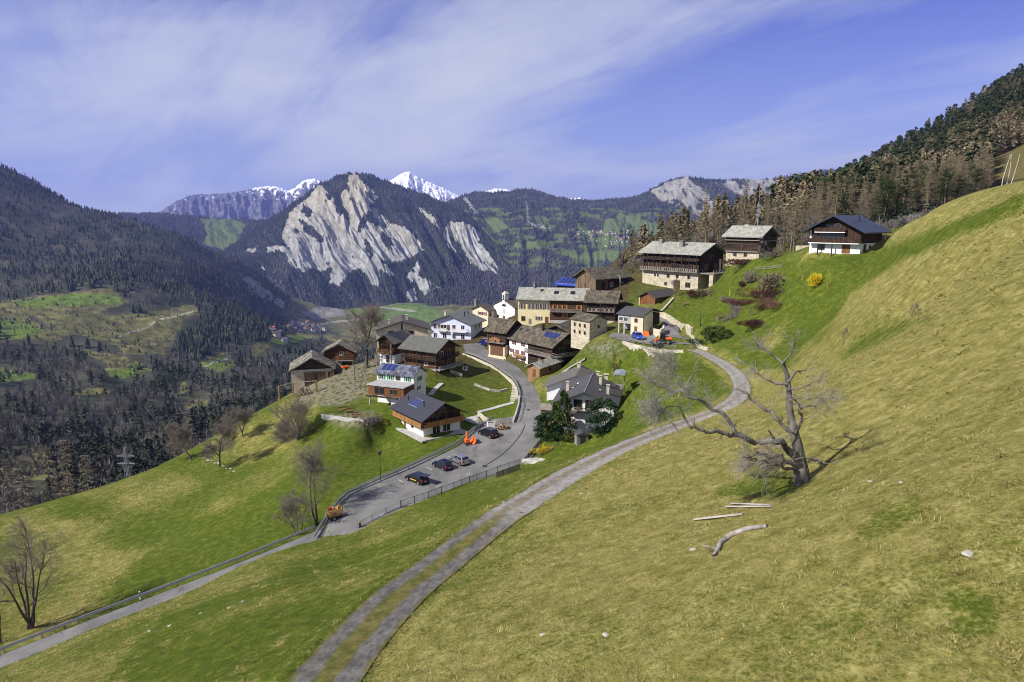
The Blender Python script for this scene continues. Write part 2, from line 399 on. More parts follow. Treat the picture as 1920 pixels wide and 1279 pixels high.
def meadow_mat():
    m, nt, b = new_mat('meadow_grass')
    vec = objco(nt)
    n1 = noise(nt, vec, .9, 7, .68); n2 = noise(nt, vec, 4.2, 5, .7); n3 = noise(nt, vec, .12, 4)
    gr = ramp(nt, n1, [(.28, (.042, .070, .008)), (.5, (.080, .110, .013)), (.72, (.165, .172, .026))])
    dr = ramp(nt, n1, [(.28, (.115, .108, .022)), (.5, (.225, .205, .058)), (.74, (.41, .36, .14))])
    a = N(nt, 'ShaderNodeAttribute', attribute_name='dry')
    def mth(op, x, y):
        n = N(nt, 'ShaderNodeMath', operation=op)
        for i, q in enumerate((x, y)):
            if isinstance(q, bpy.types.NodeSocket): nt.links.new(q, n.inputs[i])
            else: n.inputs[i].default_value = q
        return n.outputs[0]
    s = mth('ADD', a.outputs['Fac'], mth('MULTIPLY', mth('SUBTRACT', n2, .5), 1.3))
    s = mth('ADD', s, mth('MULTIPLY', mth('SUBTRACT', n3, .5), .5))
    c = mixc(nt, ramp(nt, s, [(.36, (0, 0, 0)), (.68, (1, 1, 1))]), gr, dr)
    k = ramp(nt, n2, [(.25, (.55,) * 3), (.7, (1.15,) * 3)])
    c = mixc(nt, .8, c, k, 'MULTIPLY')
    lit = ramp(nt, n1, [(.3, (.035, .028, .014)), (.6, (.085, .066, .03)), (.8, (.11, .10, .035))])
    w = N(nt, 'ShaderNodeAttribute', attribute_name='wood'); c = mixc(nt, w.outputs['Fac'], c, lit)
    er = ramp(nt, n2, [(.3, (.10, .085, .06)), (.7, (.30, .27, .21))])
    e = N(nt, 'ShaderNodeAttribute', attribute_name='earth')
    ee = mth('MULTIPLY', e.outputs['Fac'], ramp(nt, n1, [(.4, (0, 0, 0)), (.55, (1, 1, 1))]))
    c = mixc(nt, ee, c, er)
    nt.links.new(c, b.inputs['Base Color']); b.inputs['Roughness'].default_value = .95; b.inputs['Specular IOR Level'].default_value = .05
    h = mth('ADD', n2, mth('MULTIPLY', n1, .8))
    bump(nt, b, h, .9, .22)
    return m
MEADOW = meadow_mat()
tag(link('meadow_hillside', me, MEADOW), kind='structure')

# ------------------------------------------------------------------ road surfaces
def ribbon(name, L, Rr, nc, colfn, mat, dz=0.0):
    t = np.linspace(0, 1, nc); n = len(L)
    V = L[:, None, :] * (1 - t)[None, :, None] + Rr[:, None, :] * t[None, :, None]
    V = V.reshape(-1, 3).copy(); V[:, 2] += dz
    dist = np.r_[0, np.cumsum(np.linalg.norm(np.diff((L + Rr) / 2, axis=0), axis=1))]
    c = colfn(V[:, 0], V[:, 1], np.tile(t, n), np.repeat(dist, nc))
    return tag(link(name, np_mesh(name, V, grid_faces(n, nc)[:, ::-1], True, c), mat), kind='structure')
def lerp3(a, b, f): return np.asarray(a)[None] * (1 - f[:, None]) + np.asarray(b)[None] * f[:, None]
jd = np.argmin(np.hypot(TC[:, 0] - h1(925, 968)[0], TC[:, 1] - h1(925, 968)[1])) * .5   # run of the track up to the drain
bd = np.argmin(np.hypot(TC[:, 0] - h1(1391, 729)[0], TC[:, 1] - h1(1391, 729)[1])) * .5
def track_col(x, y, t, d):
    e = t - .5 + .06 * fbm(x / 1.6, y / 1.6, 4)
    n = fbm(x * 1.1, y * 1.1, 4)
    rut = lerp3((.085, .080, .070), (.175, .165, .148), np.clip(.5 + n + .8 * fbm(x * 4, y * 4, 2), 0, 1))
    grass = lerp3((.075, .085, .016), (.16, .135, .042), np.clip(.5 + n * 1.3, 0, 1))
    brown = lerp3((.13, .10, .062), (.21, .175, .115), np.clip(.5 + n, 0, 1))
    grey = lerp3((.195, .185, .168), (.31, .292, .265), np.clip(.5 + n, 0, 1))
    f2 = sstep(jd - 3, jd + 3, d); f3 = sstep(bd - 14, bd + 2, d)
    mid = 1 - sstep(.13, .20, np.abs(e + .02)); mid2 = 1 - sstep(.08, .2, np.abs(e + .12) - .05 * n)
    c1 = rut * (1 - mid[:, None]) + grass * mid[:, None]
    c2 = grey * (1 - .8 * mid2[:, None]) + brown * .8 * mid2[:, None]
    c3 = grey * (1 - .15 * mid2[:, None]) + brown * .15 * mid2[:, None]
    c = c1 * (1 - f2[:, None]) + c2 * f2[:, None]; c = c * (1 - f3[:, None]) + c3 * f3[:, None]
    edge = sstep(.42, .49, np.abs(e) + .05 * n)
    return c * (1 - edge[:, None]) + grass * edge[:, None]
GRAVEL = attrmat('gravel', .95, 3., .35, .8, 9., .04)
ribbon('track', TL, TR, 40, track_col, GRAVEL)
def asph_col(x, y, t, d):
    n = fbm(x / 4., y / 4., 5, .6); c = lerp3((.12, .117, .112), (.20, .195, .185), np.clip(.5 + .6 * n, 0, 1))
    n2 = fbm(x / 11. + 5, y / 11., 2); c = c * np.where(np.abs(n2 - .1) < .12, .88, 1.)[:, None] * np.where(n2 < -.32, 1.12, 1.)[:, None]; c = c * (1 - .35 * sstep(.35, .6, fbm(x / 1.6, y / 1.6 + 9, 3)))[:, None]
    e = sstep(.47, .5, np.abs(t - .5) + .02 * n)[:, None]
    return c * (1 - .4 * e) + .4 * e * np.array([.15, .14, .09])
ASPHALT = attrmat('asphalt', .9, 5., .2, .25, 40., .01)
ribbon('road', RL, RR_, 24, asph_col, ASPHALT)
ribbon('lower_road', LL, LR, 12, asph_col, ASPHALT, -.004)
def plaza_col(x, y, t, d): return asph_col(x, y, t * .8 + .1, d) * 1.05
# painted bay ticks and a tar seam on the parking
def flat_marks(name, quads, mat, dz):
    V = []; Fc = []
    for q in quads:
        b = len(V); V += [tuple(p) for p in q]; Fc.append((b, b + 1, b + 2, b + 3))
    V = np.array(V); V[:, 2] += dz; tag(link(name, np_mesh(name, V, np.array(Fc), False), mat), kind='structure')
def seg_quad(a, b, w):
    d = (b - a)[:2]; d = d / np.linalg.norm(d); n = np.array([-d[1], d[0], 0]) * w / 2; return [a - n, b - n, b + n, a + n]
RSURF = lambda x, y: G(x, y) + .06
_mk = []
for (x0, y0, x1, y1) in [(655,936,664,939),(688,923,697,927),(746,900,756,905),(800,877,810,882),(712,968,720,964),(760,940,770,936),(816,914,826,910),(872,892,882,888)]:
    a, b = hit([x0, x1], [y0, y1]); a[2] += .06; b[2] += .06; _mk.append(seg_quad(a, b, .13))
flat_marks('road_markings', _mk, plain('worn_road_paint', (.50, .49, .46), .8, 0, .3, 4.), .03)
_sm = dens(hit([912, 935, 958, 974, 985], [872, 858, 838, 818, 797]), .8); _sm[:, 2] += .06
flat_marks('tar_seam', [seg_quad(_sm[i], _sm[i + 1], .16) for i in range(len(_sm) - 1)], plain('tar', (.045, .045, .047), .7), .035)
ribbon('village_square', PL1[0], PL1[1], 12, plaza_col, ASPHALT)
ribbon('upper_road', PL2[0], PL2[1], 12, plaza_col, ASPHALT, .012)

# ------------------------------------------------------------------ far country: lofted ridges
def prof(ptsl, px, k=1):
    a = np.asarray(ptsl, float); return np.interp(px, a[:, 0], a[:, k])
FOREST = np.array([.017, .026, .019]); BROWNW = np.array([.046, .042, .038]); GRASSF = np.array([.085, .115, .035]); ROCK = np.array([.32, .31, .262]); SNOW = np.array([.86, .87, .90])
HILLMAT = attrmat('far_slopes', .95, .02, .25, .7, .05, 6., .05)
VALLEYMAT = attrmat('valley_slopes', .95, .05, .3, .5, .15, 1.5, .05)
def tri_fbm(V, s, o=4): return fbm(V[:, 0] / s, V[:, 1] / s + V[:, 2] / s * .7, o)
class Sheet:
    """a ridge with real distance, relief and a back slope; rows run from foot to crest"""
    def __init__(s, px0, px1, nu, rows, nv, relief, back=.25, seed=0., skew=0.):
        px = np.linspace(px0, px1, nu); tv = np.linspace(0, 1, nv)
        R3 = []
        for r in rows:
            py = prof(r, px, 1); D = prof(r, px, 2)
            v = (639.5 - py) / F; u = (px - 960) / F; k = D / (CT + v * ST)
            R3.append(np.stack([u * k, D, (-ST + v * CT) * k], 1))
        R3 = np.array(R3); rt = np.linspace(0, 1, len(rows))
        i = np.clip(np.searchsorted(rt, tv, side='right') - 1, 0, len(rows) - 2); f = ((tv - rt[i]) / (rt[i + 1] - rt[i]))[:, None, None]
        V = R3[i] * (1 - f) + R3[i + 1] * f
        if relief:
            a, b = relief
            xx = px[None, :] / b + skew * tv[:, None] + .4 * gnoise(px[None, :] / b * .6 + seed, tv[:, None] * 2.)
            g = ridged(xx + seed + 0 * tv[:, None], tv[:, None] * 1.1 + seed * .37 + 0 * px[None, :], 4, .5) - .3
            w = np.sin(np.pi * np.clip(tv, .0, 1)) ** .6 * (1 - .8 * sstep(.85, 1., tv)) + .0
            d = g * a * w[:, None]
            V[..., 1] -= d * .8; V[..., 2] += d * .5
            V[..., 2] += (fbm(xx * 5, tv[:, None] * 9 + 0 * xx, 3) * a * .16); V[..., 1] -= ridged(xx * 7 + seed, tv[:, None] * 13 + 0 * xx, 4, .6) * a * .06 * w[:, None]
        # back slope
        top = V[-1]; nb = 10
        B = []
        for j in range(1, nb):
            q = j / (nb - 1); p = top.copy(); p[:, 1] += back * top[:, 1] * q; p[:, 0] *= 1 + back * q
            p[:, 2] -= (top[:, 2] - R3[0][:, 2]).clip(50) * q ** 1.3; B.append(p)
        s.nu, s.nv = nu, nv; s.V = np.concatenate([V, np.array(B)]).reshape(-1, 3); s.nr = nv + nb - 1
        s.px, s.py = proj(s.V[:, 0], s.V[:, 1], s.V[:, 2]); s.tv = np.r_[tv, np.ones(nb - 1)].repeat(nu)
        s.back = np.r_[np.zeros(nv), np.ones(nb - 1)].repeat(nu)
    def build(s, name, col, mat=None):
        s.col = col
        s.o = tag(link(name, np_mesh(name, s.V, grid_faces(s.nr, s.nu), True, col), mat or HILLMAT), kind='structure'); return s.o
    def area(s):
        f = grid_faces(s.nr, s.nu); a, b, c = s.V[f[:, 0]], s.V[f[:, 1]], s.V[f[:, 3]]
        return f, np.linalg.norm(np.cross(b - a, c - a), axis=1)
    def mask(s, polys, rough=4., scale=22.):
        qx = s.px + rough * fbm(s.px / scale, s.py / scale, 4) * 2; qy = s.py + rough * fbm(s.px / scale + 50, s.py / scale, 4) * 2
        m = np.zeros(len(qx), bool)
        for p in polys: m |= inpoly(qx, qy, p)
        return m & (s.back < .5)
def zpoly(pl, x0, y0, k): return [(x0 + a / k, y0 + b / k) for a, b in pl]
def blendcol(base, c, m): m = np.asarray(m, float)[:, None]; return base * (1 - m) + np.asarray(c) * m

# main rock mountain
crest = [(420,470,5600),(455,448,5700),(480,428,5800),(520,402,5900),(560,374,6000),(600,345,6100),(640,329,6200),(662,324,6200),(690,327,6200),(735,345,6150),(780,360,6100),(830,380,6000),(870,398,5900),(905,428,5700),(950,462,5500),(1000,498,5300),(1050,530,5150),(1110,565,5000)]
mid = [(420,545,4900),(520,515,5000),(600,480,5100),(670,470,5150),(760,475,5100),(850,490,5000),(950,530,4850),(1050,560,4750),(1110,580,4700)]
foot = [(420,600,4300),(640,604,4400),(760,612,4400),(900,620,4300),(1110,625,4200)]
MT = Sheet(420, 1110, 640, [foot, mid, crest], 330, (125., 62.), .2, 3.1, 2.2)
zz = lambda pl: zpoly(pl, 280, 280, 3.097)
z3 = lambda pl: zpoly(pl, 840, 300, 2.667)
rk = MT.mask([zz([(990,200),(920,280),(830,350),(790,430),(765,500),(790,560),(690,565),(690,595),(790,600),(810,660),(830,690),(900,715),(940,695),(1000,720),(1060,690),(1040,780),(1100,800),(1150,740),(1210,690),(1270,740),(1290,790),(1330,810),(1345,770),(1330,700),(1400,740),(1420,730),(1350,650),(1440,660),(1500,640),(1560,610),(1590,590),(1560,520),(1480,450),(1400,430),(1340,370),(1300,335),(1270,345),(1325,290),(1300,240),(1230,180),(1190,135),(1160,150),(1140,230),(1110,260),(1075,300),(1050,270)]),
  zz([(1555,650),(1580,680),(1560,740),(1620,760),(1720,830),(1810,880),(1815,915),(1750,880),(1770,945),(1700,890),(1600,850),(1580,830),(1540,780),(1500,760),(1490,740)]), zz([(1490,830),(1540,800),(1555,880),(1505,895)]),
  z3([(0,312),(70,308),(120,350),(180,430),(230,500),(270,580),(330,600),(400,630),(395,660),(300,665),(250,610),(210,550),(140,570),(110,520),(60,430),(0,370)]), zz([(1550,330),(1570,335),(1650,390),(1690,465),(1680,470),(1610,400)]), zz([(1700,480),(1740,420),(1830,420),(1920,480),(1920,700),(1880,690),(1850,600),(1780,520),(1740,510),(1790,610),(1740,580)]),
  zz([(560,580),(620,570),(625,600),(565,605)]), zz([(600,690),(680,688),(680,698),(600,702)]), z3([(490,470),(520,470),(600,560),(620,600),(560,570),(500,520)])], 2.2, 9.)
hole = (fbm(MT.px / 26. - MT.py / 30., MT.py / 60. + MT.px / 60, 5, .6) > .52) | MT.mask([zz([(1080,280),(1110,270),(1130,360),(1100,390),(1075,330)]), zz([(1275,350),(1330,440),(1310,450),(1270,400),(1225,490),(1205,480),(1240,390)]), zz([(1130,340),(1165,380),(1160,420),(1135,400)]), zz([(870,400),(960,470),(1010,520),(990,540),(900,480)]), zz([(900,330),(940,350),(930,400),(880,370)]), zz([(1340,480),(1400,520),(1410,600),(1350,540)]), zz([(1250,520),(1300,600),(1290,640),(1250,580)])], 3, 12)
rockm = rk & ~hole
low = sstep(585, 600, MT.py)
nz = fbm(MT.px / 9., MT.py / 22., 5, .6)
st = ridged(MT.px / 7. + MT.py / 16., MT.py / 70., 4) * .5
base = lerp3(FOREST * .9, BROWNW * .62, np.clip(.35 + 1.2 * fbm(MT.px / 40, MT.py / 25, 4), 0, 1))
crk = ridged(MT.px / 5.5 - MT.py / 9., MT.py / 7. + MT.px / 16., 4, .6); rc = lerp3(ROCK * .42, ROCK * 1.18, np.clip(.55 + .6 * nz + .25 * st - .14 * sstep(.8, 1.4, crk), 0, 1)) * lerp3((1.06, 1., .84), (.96, 1., 1.10), np.clip((MT.py - 350) / 130 + .5 * nz, 0, 1))
cM = np.where(rockm[:, None], rc, base)
cM = blendcol(cM, GRASSF * .8, low * (1 - rockm) * (fbm(MT.px / 14, MT.py / 6, 3) > -.1))
MT.forest = (~rockm) & (MT.back < .5) & (low < .4)
MT.build('rock_mountain', cM)

# wooded shoulder left of it, with alpine meadow
crest = [(60,405,6800),(160,402,6800),(200,400,6800),(300,401,6900),(350,405,6900),(420,410,6900),(480,413,6900),(560,412,6900),(640,420,6900)]
mid = [(60,440,6000),(300,440,6000),(420,450,6000),(640,470,5900)]; foot = [(60,560,4600),(300,560,4600),(450,575,4600),(640,590,4500)]
SH = Sheet(60, 640, 330, [foot, mid, crest], 140, (60., 60.), .2, 7.7, .6)
c = lerp3(FOREST, BROWNW, np.clip(.55 + 1.3 * fbm(SH.px / 40, SH.py / 12, 4), 0, 1))
zl = lambda pl: zpoly(pl, 0, 300, 2.743)
gm = SH.mask([zl([(1030,305),(1190,300),(1270,330),(1230,400),(1250,460),(1180,490),(1100,450),(1040,440),(1060,360)])], 2.5, 14)
c = blendcol(c, GRASSF, gm); SH.forest = ~gm & (SH.back < .5) & (SH.py < 480); SH.build('wooded_shoulder', c)

# village slopes and cliffs on the right
crest = [(800,395,7200),(840,378,7200),(860,370,7200),(890,360,7200),(930,361,7200),(960,358,7200),(985,354,7200),(1005,357,7200),(1030,366,7200),(1060,373,7200),(1110,377,7200),(1150,374,7100),(1200,367,7000),(1230,350,6900),(1255,337,6800),(1290,331,6700),(1310,335,6700),(1340,337,6700),(1400,337,6700),(1450,335,6700),(1500,328,6700),(1560,318,6700),(1650,320,6700),(1800,330,6700)]
mid2 = [(800,410,6400),(950,400,6300),(1130,410,6200),(1240,400,6000),(1320,400,5900),(1450,400,5900),(1800,400,5900)]
mid1 = [(800,470,5400),(1000,450,5300),(1150,445,5200),(1300,450,5100),(1800,450,5000)]
foot = [(800,600,4200),(1000,600,4200),(1150,600,4000),(1800,600,4000)]
VS = Sheet(800, 1800, 560, [foot, mid1, mid2, crest], 260, (95., 75.), .2, 11.3, 1.0)
cl = VS.mask([z3([(1010,165),(1060,130),(1130,100),(1200,88),(1240,130),(1300,150),(1310,200),(1390,240),(1440,310),(1370,330),(1270,290),(1180,240),(1060,200)]), z3([(1330,110),(1480,105),(1560,90),(1700,110),(1800,90),(2000,100),(2000,300),(1660,300),(1560,240),(1500,190),(1400,150)]), z3([(80,200),(100,190),(150,250),(170,280),(140,270)]), z3([(385,190),(400,260),(405,310),(510,330),(510,350),(420,330),(395,310)])], 2.5, 14)
cl &= ~((1.1 * fbm(VS.px / 18 - VS.py / 30, VS.py / 25, 5, .6) > .28))
gpol = VS.mask([z3([(790,300),(850,268),(960,285),(1030,325),(1270,350),(1280,385),(1100,395),(950,372),(650,380),(640,350),(780,355)]), z3([(330,420),(490,395),(490,440),(350,450)]), z3([(590,480),(800,445),(920,470),(850,505),(620,500)]), z3([(650,380),(1000,395),(1100,430),(900,440),(700,410)]), z3([(150,300),(240,290),(320,340),(250,360)])], 2.5, 12)
gn = (fbm(VS.px / 45, VS.py / 9, 5, .6) > .02) & (VS.py > 390) & (VS.py < 505)
c = lerp3(FOREST, BROWNW * 1.05, np.clip(.45 + (VS.py - 390) / 160 + 1.1 * fbm(VS.px / 40, VS.py / 12, 4), 0, 1))
c = blendcol(c, GRASSF * .85, gn); c = blendcol(c, GRASSF * 1.05, gpol)
nz = fbm(VS.px / 10, VS.py / 20, 5, .6)
c = np.where(cl[:, None], lerp3(ROCK * .5, ROCK * .95, np.clip(.5 + .9 * nz, 0, 1)), c)
VS.forest = (~cl) & (~gpol) & ~(gn & (RNG.random(len(gn)) < .8)) & (VS.back < .5); VS.build('village_slopes', c)

# far snowy ranges
crest = [(230,420,15000),(295,400,15000),(325,382,15000),(350,368,15000),(372,364,15000),(400,364,15000),(430,362,15000),(460,357,15000),(480,352,15000),(500,349,15000),(520,350,15000),(540,358,15000),(555,352,15000),(566,340,15000),(578,336,15000),(590,335,15000),(600,340,15000),(640,352,15000),(690,345,15000),(733,338,15000),(745,330,15000),(758,323,15000),(768,321,15000),(780,330,15000),(800,340,15000),(830,352,15000),(870,372,15000),(905,362,15000),(925,354,15000),(945,354,15000),(970,360,15000),(1010,372,15000),(1060,372,15000),(1085,371,15000),(1110,377,15000),(1200,395,15000)]
foot = [(230,470,11500),(1200,470,11500)]
SN = Sheet(230, 1200, 620, [foot, crest], 150, (230., 24.), .2, 21.9, .4)
crx = prof(crest, SN.px)
nz = fbm(SN.px / 9, SN.py / 9, 5, .65)
snl = np.interp(SN.px, [230,440,480,600,700,733,880,1200], [-16,-12,4,14,20,40,22,14])
sn = ((SN.py - crx) + 34 * nz * (SN.py - crx > 3) + 8 * fbm(SN.px / 3.5, SN.py / 5, 3) < snl) & (SN.back < .5) | (SN.back > .5)
c = lerp3((.05, .055, .06), (.16, .15, .15), np.clip(.5 + nz, 0, 1)); c = np.where(sn[:, None], SNOW, c)
SN.build('snowy_range', c)

# ------------------------------------------------------------------ the valley below, and its left flank
VP = [(0,317,3500),(40,336,3500),(80,358,3500),(120,385,3500),(160,402,3500),(250,428,3450),(330,445,3400),(400,478,3450),(450,498,3500),(500,530,3600),(545,570,3700),(-300,200,3400),(-600,120,3300),
 (0,450,2600),(200,480,2600),(350,500,2700),(0,520,2050),(150,530,2050),(350,550,2250),(450,570,2700),
 (0,550,1850),(100,580,1700),(210,556,1850),(320,585,1800),(390,580,1900),(50,640,1320),(430,690,1500),(300,680,1250),(20,705,1060),(150,755,860),(100,830,640),(300,800,740),(420,750,900),(540,620,3100),(600,605,3600),(700,600,3900),(480,640,2500),(600,575,4300),(780,575,4400),(800,590,4000),
 (600,655,2100),(500,715,1050),(660,640,2600),(50,880,500),(200,850,560),(0,900,440),(400,800,640),(-300,900,440),(-300,700,1000),(-300,560,1700),(900,610,3600),(1100,600,3600),(1300,600,3600),(1300,700,1800),(900,700,1500),(700,760,800),(560,800,560),(1300,900,700),(-600,700,900)]
vp = np.array([P(a, b, d) for a, b, d in VP])
for a in [(0,317,4600,-350),(160,402,4600,-300),(400,478,4600,-300),(-300,200,4600,-300)]:
    p = P(*a[:3]); vp = np.vstack([vp, [p[0], p[1], p[2] + a[3]]])
VT = TPS(vp[:, :2], vp[:, 2], 1e-6)
def GV(x, y):
    r = sstep(300, 1200, np.asarray(y, float))
    return VT(x, y) + r * (16 * fbm(x / 260, y / 260, 5) + 22 * ridged(x / 700, y / 900, 3) - 12)
NV_U, NV_Y = 620, 420
vu = np.linspace(-1.15, .75, NV_U); vy = 330. * (5200 / 330.) ** np.linspace(0, 1, NV_Y)
VX = (vu[None, :] * vy[:, None]).ravel(); VY = np.repeat(vy, NV_U); VZ = GV(VX, VY)
vpx, vpy = proj(VX, VY, VZ)
def vmask(polys, rough=5., sc=26.):
    qx = vpx + rough * 2 * fbm(vpx / sc, vpy / sc * 1.6, 4); qy = vpy + rough * fbm(vpx / sc + 40, vpy / sc * 1.6, 4)
    m = np.zeros(len(qx), bool)
    for p in polys: m |= inpoly(qx, qy, p)
    return m
zv = lambda pl: zpoly(pl, 0, 540, 3.552)
OPEN = [zl([(0,730),(200,700),(400,680),(570,658),(620,700),(650,730),(520,780),(560,800),(800,780),(950,745),(1030,760),(940,830),(920,880),(880,950),(840,1000),(640,1000),(620,960),(420,900),(300,900),(180,800),(0,790)]),
 zl([(0,800),(100,790),(240,860),(320,920),(300,930),(150,920),(0,920)]), zl([(310,930),(400,970),(640,1010),(800,1070),(620,1130),(560,1110),(540,1050),(430,990)]), zl([(0,1065),(190,1100),(190,1125),(0,1145)]),
 zl([(1020,1040),(1150,990),(1220,1050),(1130,1090),(1060,1080)]), zl([(1290,950),(1440,905),(1620,870),(1800,880),(1800,900),(1640,910),(1400,960),(1300,1010)]), zl([(1420,790),(1560,740),(1800,760),(1800,960),(1640,900),(1620,850),(1560,820)]),
 zv([(490,690),(640,665),(770,690),(640,710),(510,715)]), zv([(1180,650),(1240,630),(1280,680),(1200,700)]), zv([(1190,760),(1380,740),(1390,780),(1260,800)]), zv([(0,1130),(0,1279),(320,1279),(330,1140),(200,1060)]), zv([(1190,850),(1280,840),(1270,900),(1210,900)]), zv([(900,1080),(1100,1020),(1110,1040),(900,1120)]),
 [(560,575),(1000,565),(1000,640),(620,640),(560,600)]]
op = vmask(OPEN, 3.4, 22.)
flat = (VY > 3000) & (vpx > 545)
bright = vmask([zl([(40,740),(340,690),(480,690),(640,700),(620,740),(200,760)]), zl([(0,810),(130,830),(240,880),(100,915),(0,915)]), zl([(0,1070),(180,1105),(180,1125),(0,1140)]), zl([(1020,1050),(1150,1000),(1200,1050),(1100,1085)]), zl([(540,1095),(700,1050),(780,1070),(620,1130)]), zl([(1320,940),(1500,910),(1600,900),(1560,930),(1350,960)]), [(650,575),(800,570),(860,600),(700,620)]], 3, 18)
terr = ridged(vpx / 60 + vpy / 40, vpy / 3.6 - vpx / 60, 2)
cV = lerp3((.034, .042, .024), (.075, .070, .048), np.clip(.45 + 1.2 * fbm(vpx / 60, vpy / 25, 4), 0, 1))
cm = lerp3((.085, .090, .030), (.19, .175, .070), np.clip(.45 + .9 * fbm(vpx / 16, vpy / 6, 4), 0, 1))
cm = cm * (1 - .4 * np.clip(terr - .7, 0, 1)[:, None])
cV = np.where((op | flat)[:, None], cm, cV)
cV = np.where((bright & (op | flat))[:, None], lerp3((.065, .115, .018), (.13, .18, .035), np.clip(.5 + fbm(vpx / 12, vpy / 5, 3), 0, 1)), cV)
cV = np.where(vmask([[(565,585),(600,575),(640,580),(650,592),(590,600)], [(455,520),(470,520),(545,575),(530,578),(470,545)]], 2, 10)[:, None] & (VY > 2500)[:, None], lerp3(ROCK * .45, ROCK * .85, np.clip(.5 + fbm(vpx / 5, vpy / 9, 3), 0, 1)), cV)
# farm lanes
def near_line(pl, w):
    q = np.asarray(pl, float); d = np.full(len(vpx), 1e9)
    for (x1, y1), (x2, y2) in zip(q[:-1], q[1:]):
        t = np.clip(((vpx - x1) * (x2 - x1) + (vpy - y1) * (y2 - y1)) / ((x2 - x1) ** 2 + (y2 - y1) ** 2), 0, 1)
        d = np.minimum(d, np.hypot(vpx - x1 - t * (x2 - x1), vpy - y1 - t * (y2 - y1)))
    return d < w
lane = near_line(zl([(620,910),(660,890),(740,870),(820,820),(900,805),(1030,770)]), 1.0) | near_line(zl([(1050,1065),(1100,1040),(1170,1020)]), 1.2) | near_line([(590,612),(620,604),(680,598)], 1.2) | near_line([(690,572),(730,578),(780,584)], 1.3)
lane &= VY > 700
cV = np.where(lane[:, None], np.array([.30, .28, .24]), cV)
VFOREST = ~(op | flat)
tag(link('valley', np_mesh('valley', np.c_[VX, VY, VZ], grid_faces(NV_Y, NV_U), True, cV), VALLEYMAT), kind='structure')
# the valley floor, one wide sheet under everything
bm = bmesh.new()
for x, y in ((-14000, -3000), (14000, -3000), (14000, 19000), (-14000, 19000)): bm.verts.new((x, y, -720))
bm.faces.new(bm.verts); me = bpy.data.meshes.new('ground'); bm.to_mesh(me); bm.free()
tag(link('ground', me, plain('valley_ground', (.06, .075, .03), .95, 0, .4, .004)), kind='structure')
# ------------------------------------------------------------------ forests
def merge(tpl, pos, sc, rot, col, lean=None):
    """tpl: list of (V,F,shade); each tree takes one; returns merged V,F,col"""
    Vs, Fs, Cs = [], [], []; off = 0
    pick = RNG.integers(0, len(tpl), len(pos))
    for k, (tv, tf, ts) in enumerate(tpl):
        i = np.nonzero(pick == k)[0]
        if not len(i): continue
        c, s = np.cos(rot[i])[:, None], np.sin(rot[i])[:, None]
        x = tv[None, :, 0] * sc[i, 0:1]; y = tv[None, :, 1] * sc[i, 0:1]; z = tv[None, :, 2] * sc[i, 1:2]
        V = np.stack([x * c - y * s + pos[i, 0:1], x * s + y * c + pos[i, 1:2], z + pos[i, 2:3]], 2)
        n = len(tv); F_ = tf[None] + (np.arange(len(i)) * n)[:, None, None] + off
        Vs.append(V.reshape(-1, 3)); Fs.append(F_.reshape(-1, 3)); off += n * len(i)
        Cs.append((col[i][:, None, :] * ts[None, :, None]).reshape(-1, 3))
    return np.concatenate(Vs), np.concatenate(Fs), np.concatenate(Cs)
def tpl_cone(seed, n=6, tiers=2):
    r = np.random.default_rng(seed); V = []; Fc = []
    for t in range(tiers):
        z0 = .12 + .42 * t / tiers * 1.6; z1 = min(1., z0 + .75 - .2 * t) if t < tiers - 1 else 1.
        rad = .21 * (1 - .42 * t / max(1, tiers - .5)); b = len(V); V.append((r.normal(0, .012), r.normal(0, .012), z1))
        for k in range(n):
            a = 2 * np.pi * k / n + r.uniform(-.3, .3); q = rad * r.uniform(.6, 1.25)
            V.append((np.cos(a) * q, np.sin(a) * q, z0 + r.uniform(-.07, .07)))
        Fc += [(b, b + 1 + k, b + 1 + (k + 1) % n) for k in range(n)]
    return np.array(V), np.array(Fc), np.full(len(V), 1.)
def tpl_flakes(seed, n, shape, size, up=0.):
    """crown of many small leaf or twig clumps spread through a crown volume"""
    r = np.random.default_rng(seed); V = []; Fc = []; sh = []
    for k in range(n):
        z = r.uniform(.08, 1.) ** .8; rad = shape(z) * np.sqrt(r.uniform(.05, 1.)); a = r.uniform(0, 2 * np.pi)
        c = np.array([np.cos(a) * rad, np.sin(a) * rad, z]); s = size * r.uniform(.6, 1.4)
        d = np.array([np.cos(a), np.sin(a), -.25 + up + r.normal(0, .4)]); d /= np.linalg.norm(d)
        t = np.cross(d, r.normal(0, 1, 3)); t /= np.linalg.norm(t)
        b = len(V); V += [c - d * s * .5 + t * s * .4, c - d * s * .5 - t * s * .4, c + d * s * .9]; Fc.append((b, b + 1, b + 2)); sh += [r.uniform(.7, 1.25)] * 3
    b = len(V); V += [(.012, 0, 0), (-.012, .0, 0), (0, 0, .9), (0, .012, 0), (0, -.012, 0), (0, 0, .9)]; Fc += [(b, b + 1, b + 2), (b + 3, b + 4, b + 5)]; sh += [.7] * 6
    return np.array(V), np.array(Fc), np.array(sh)
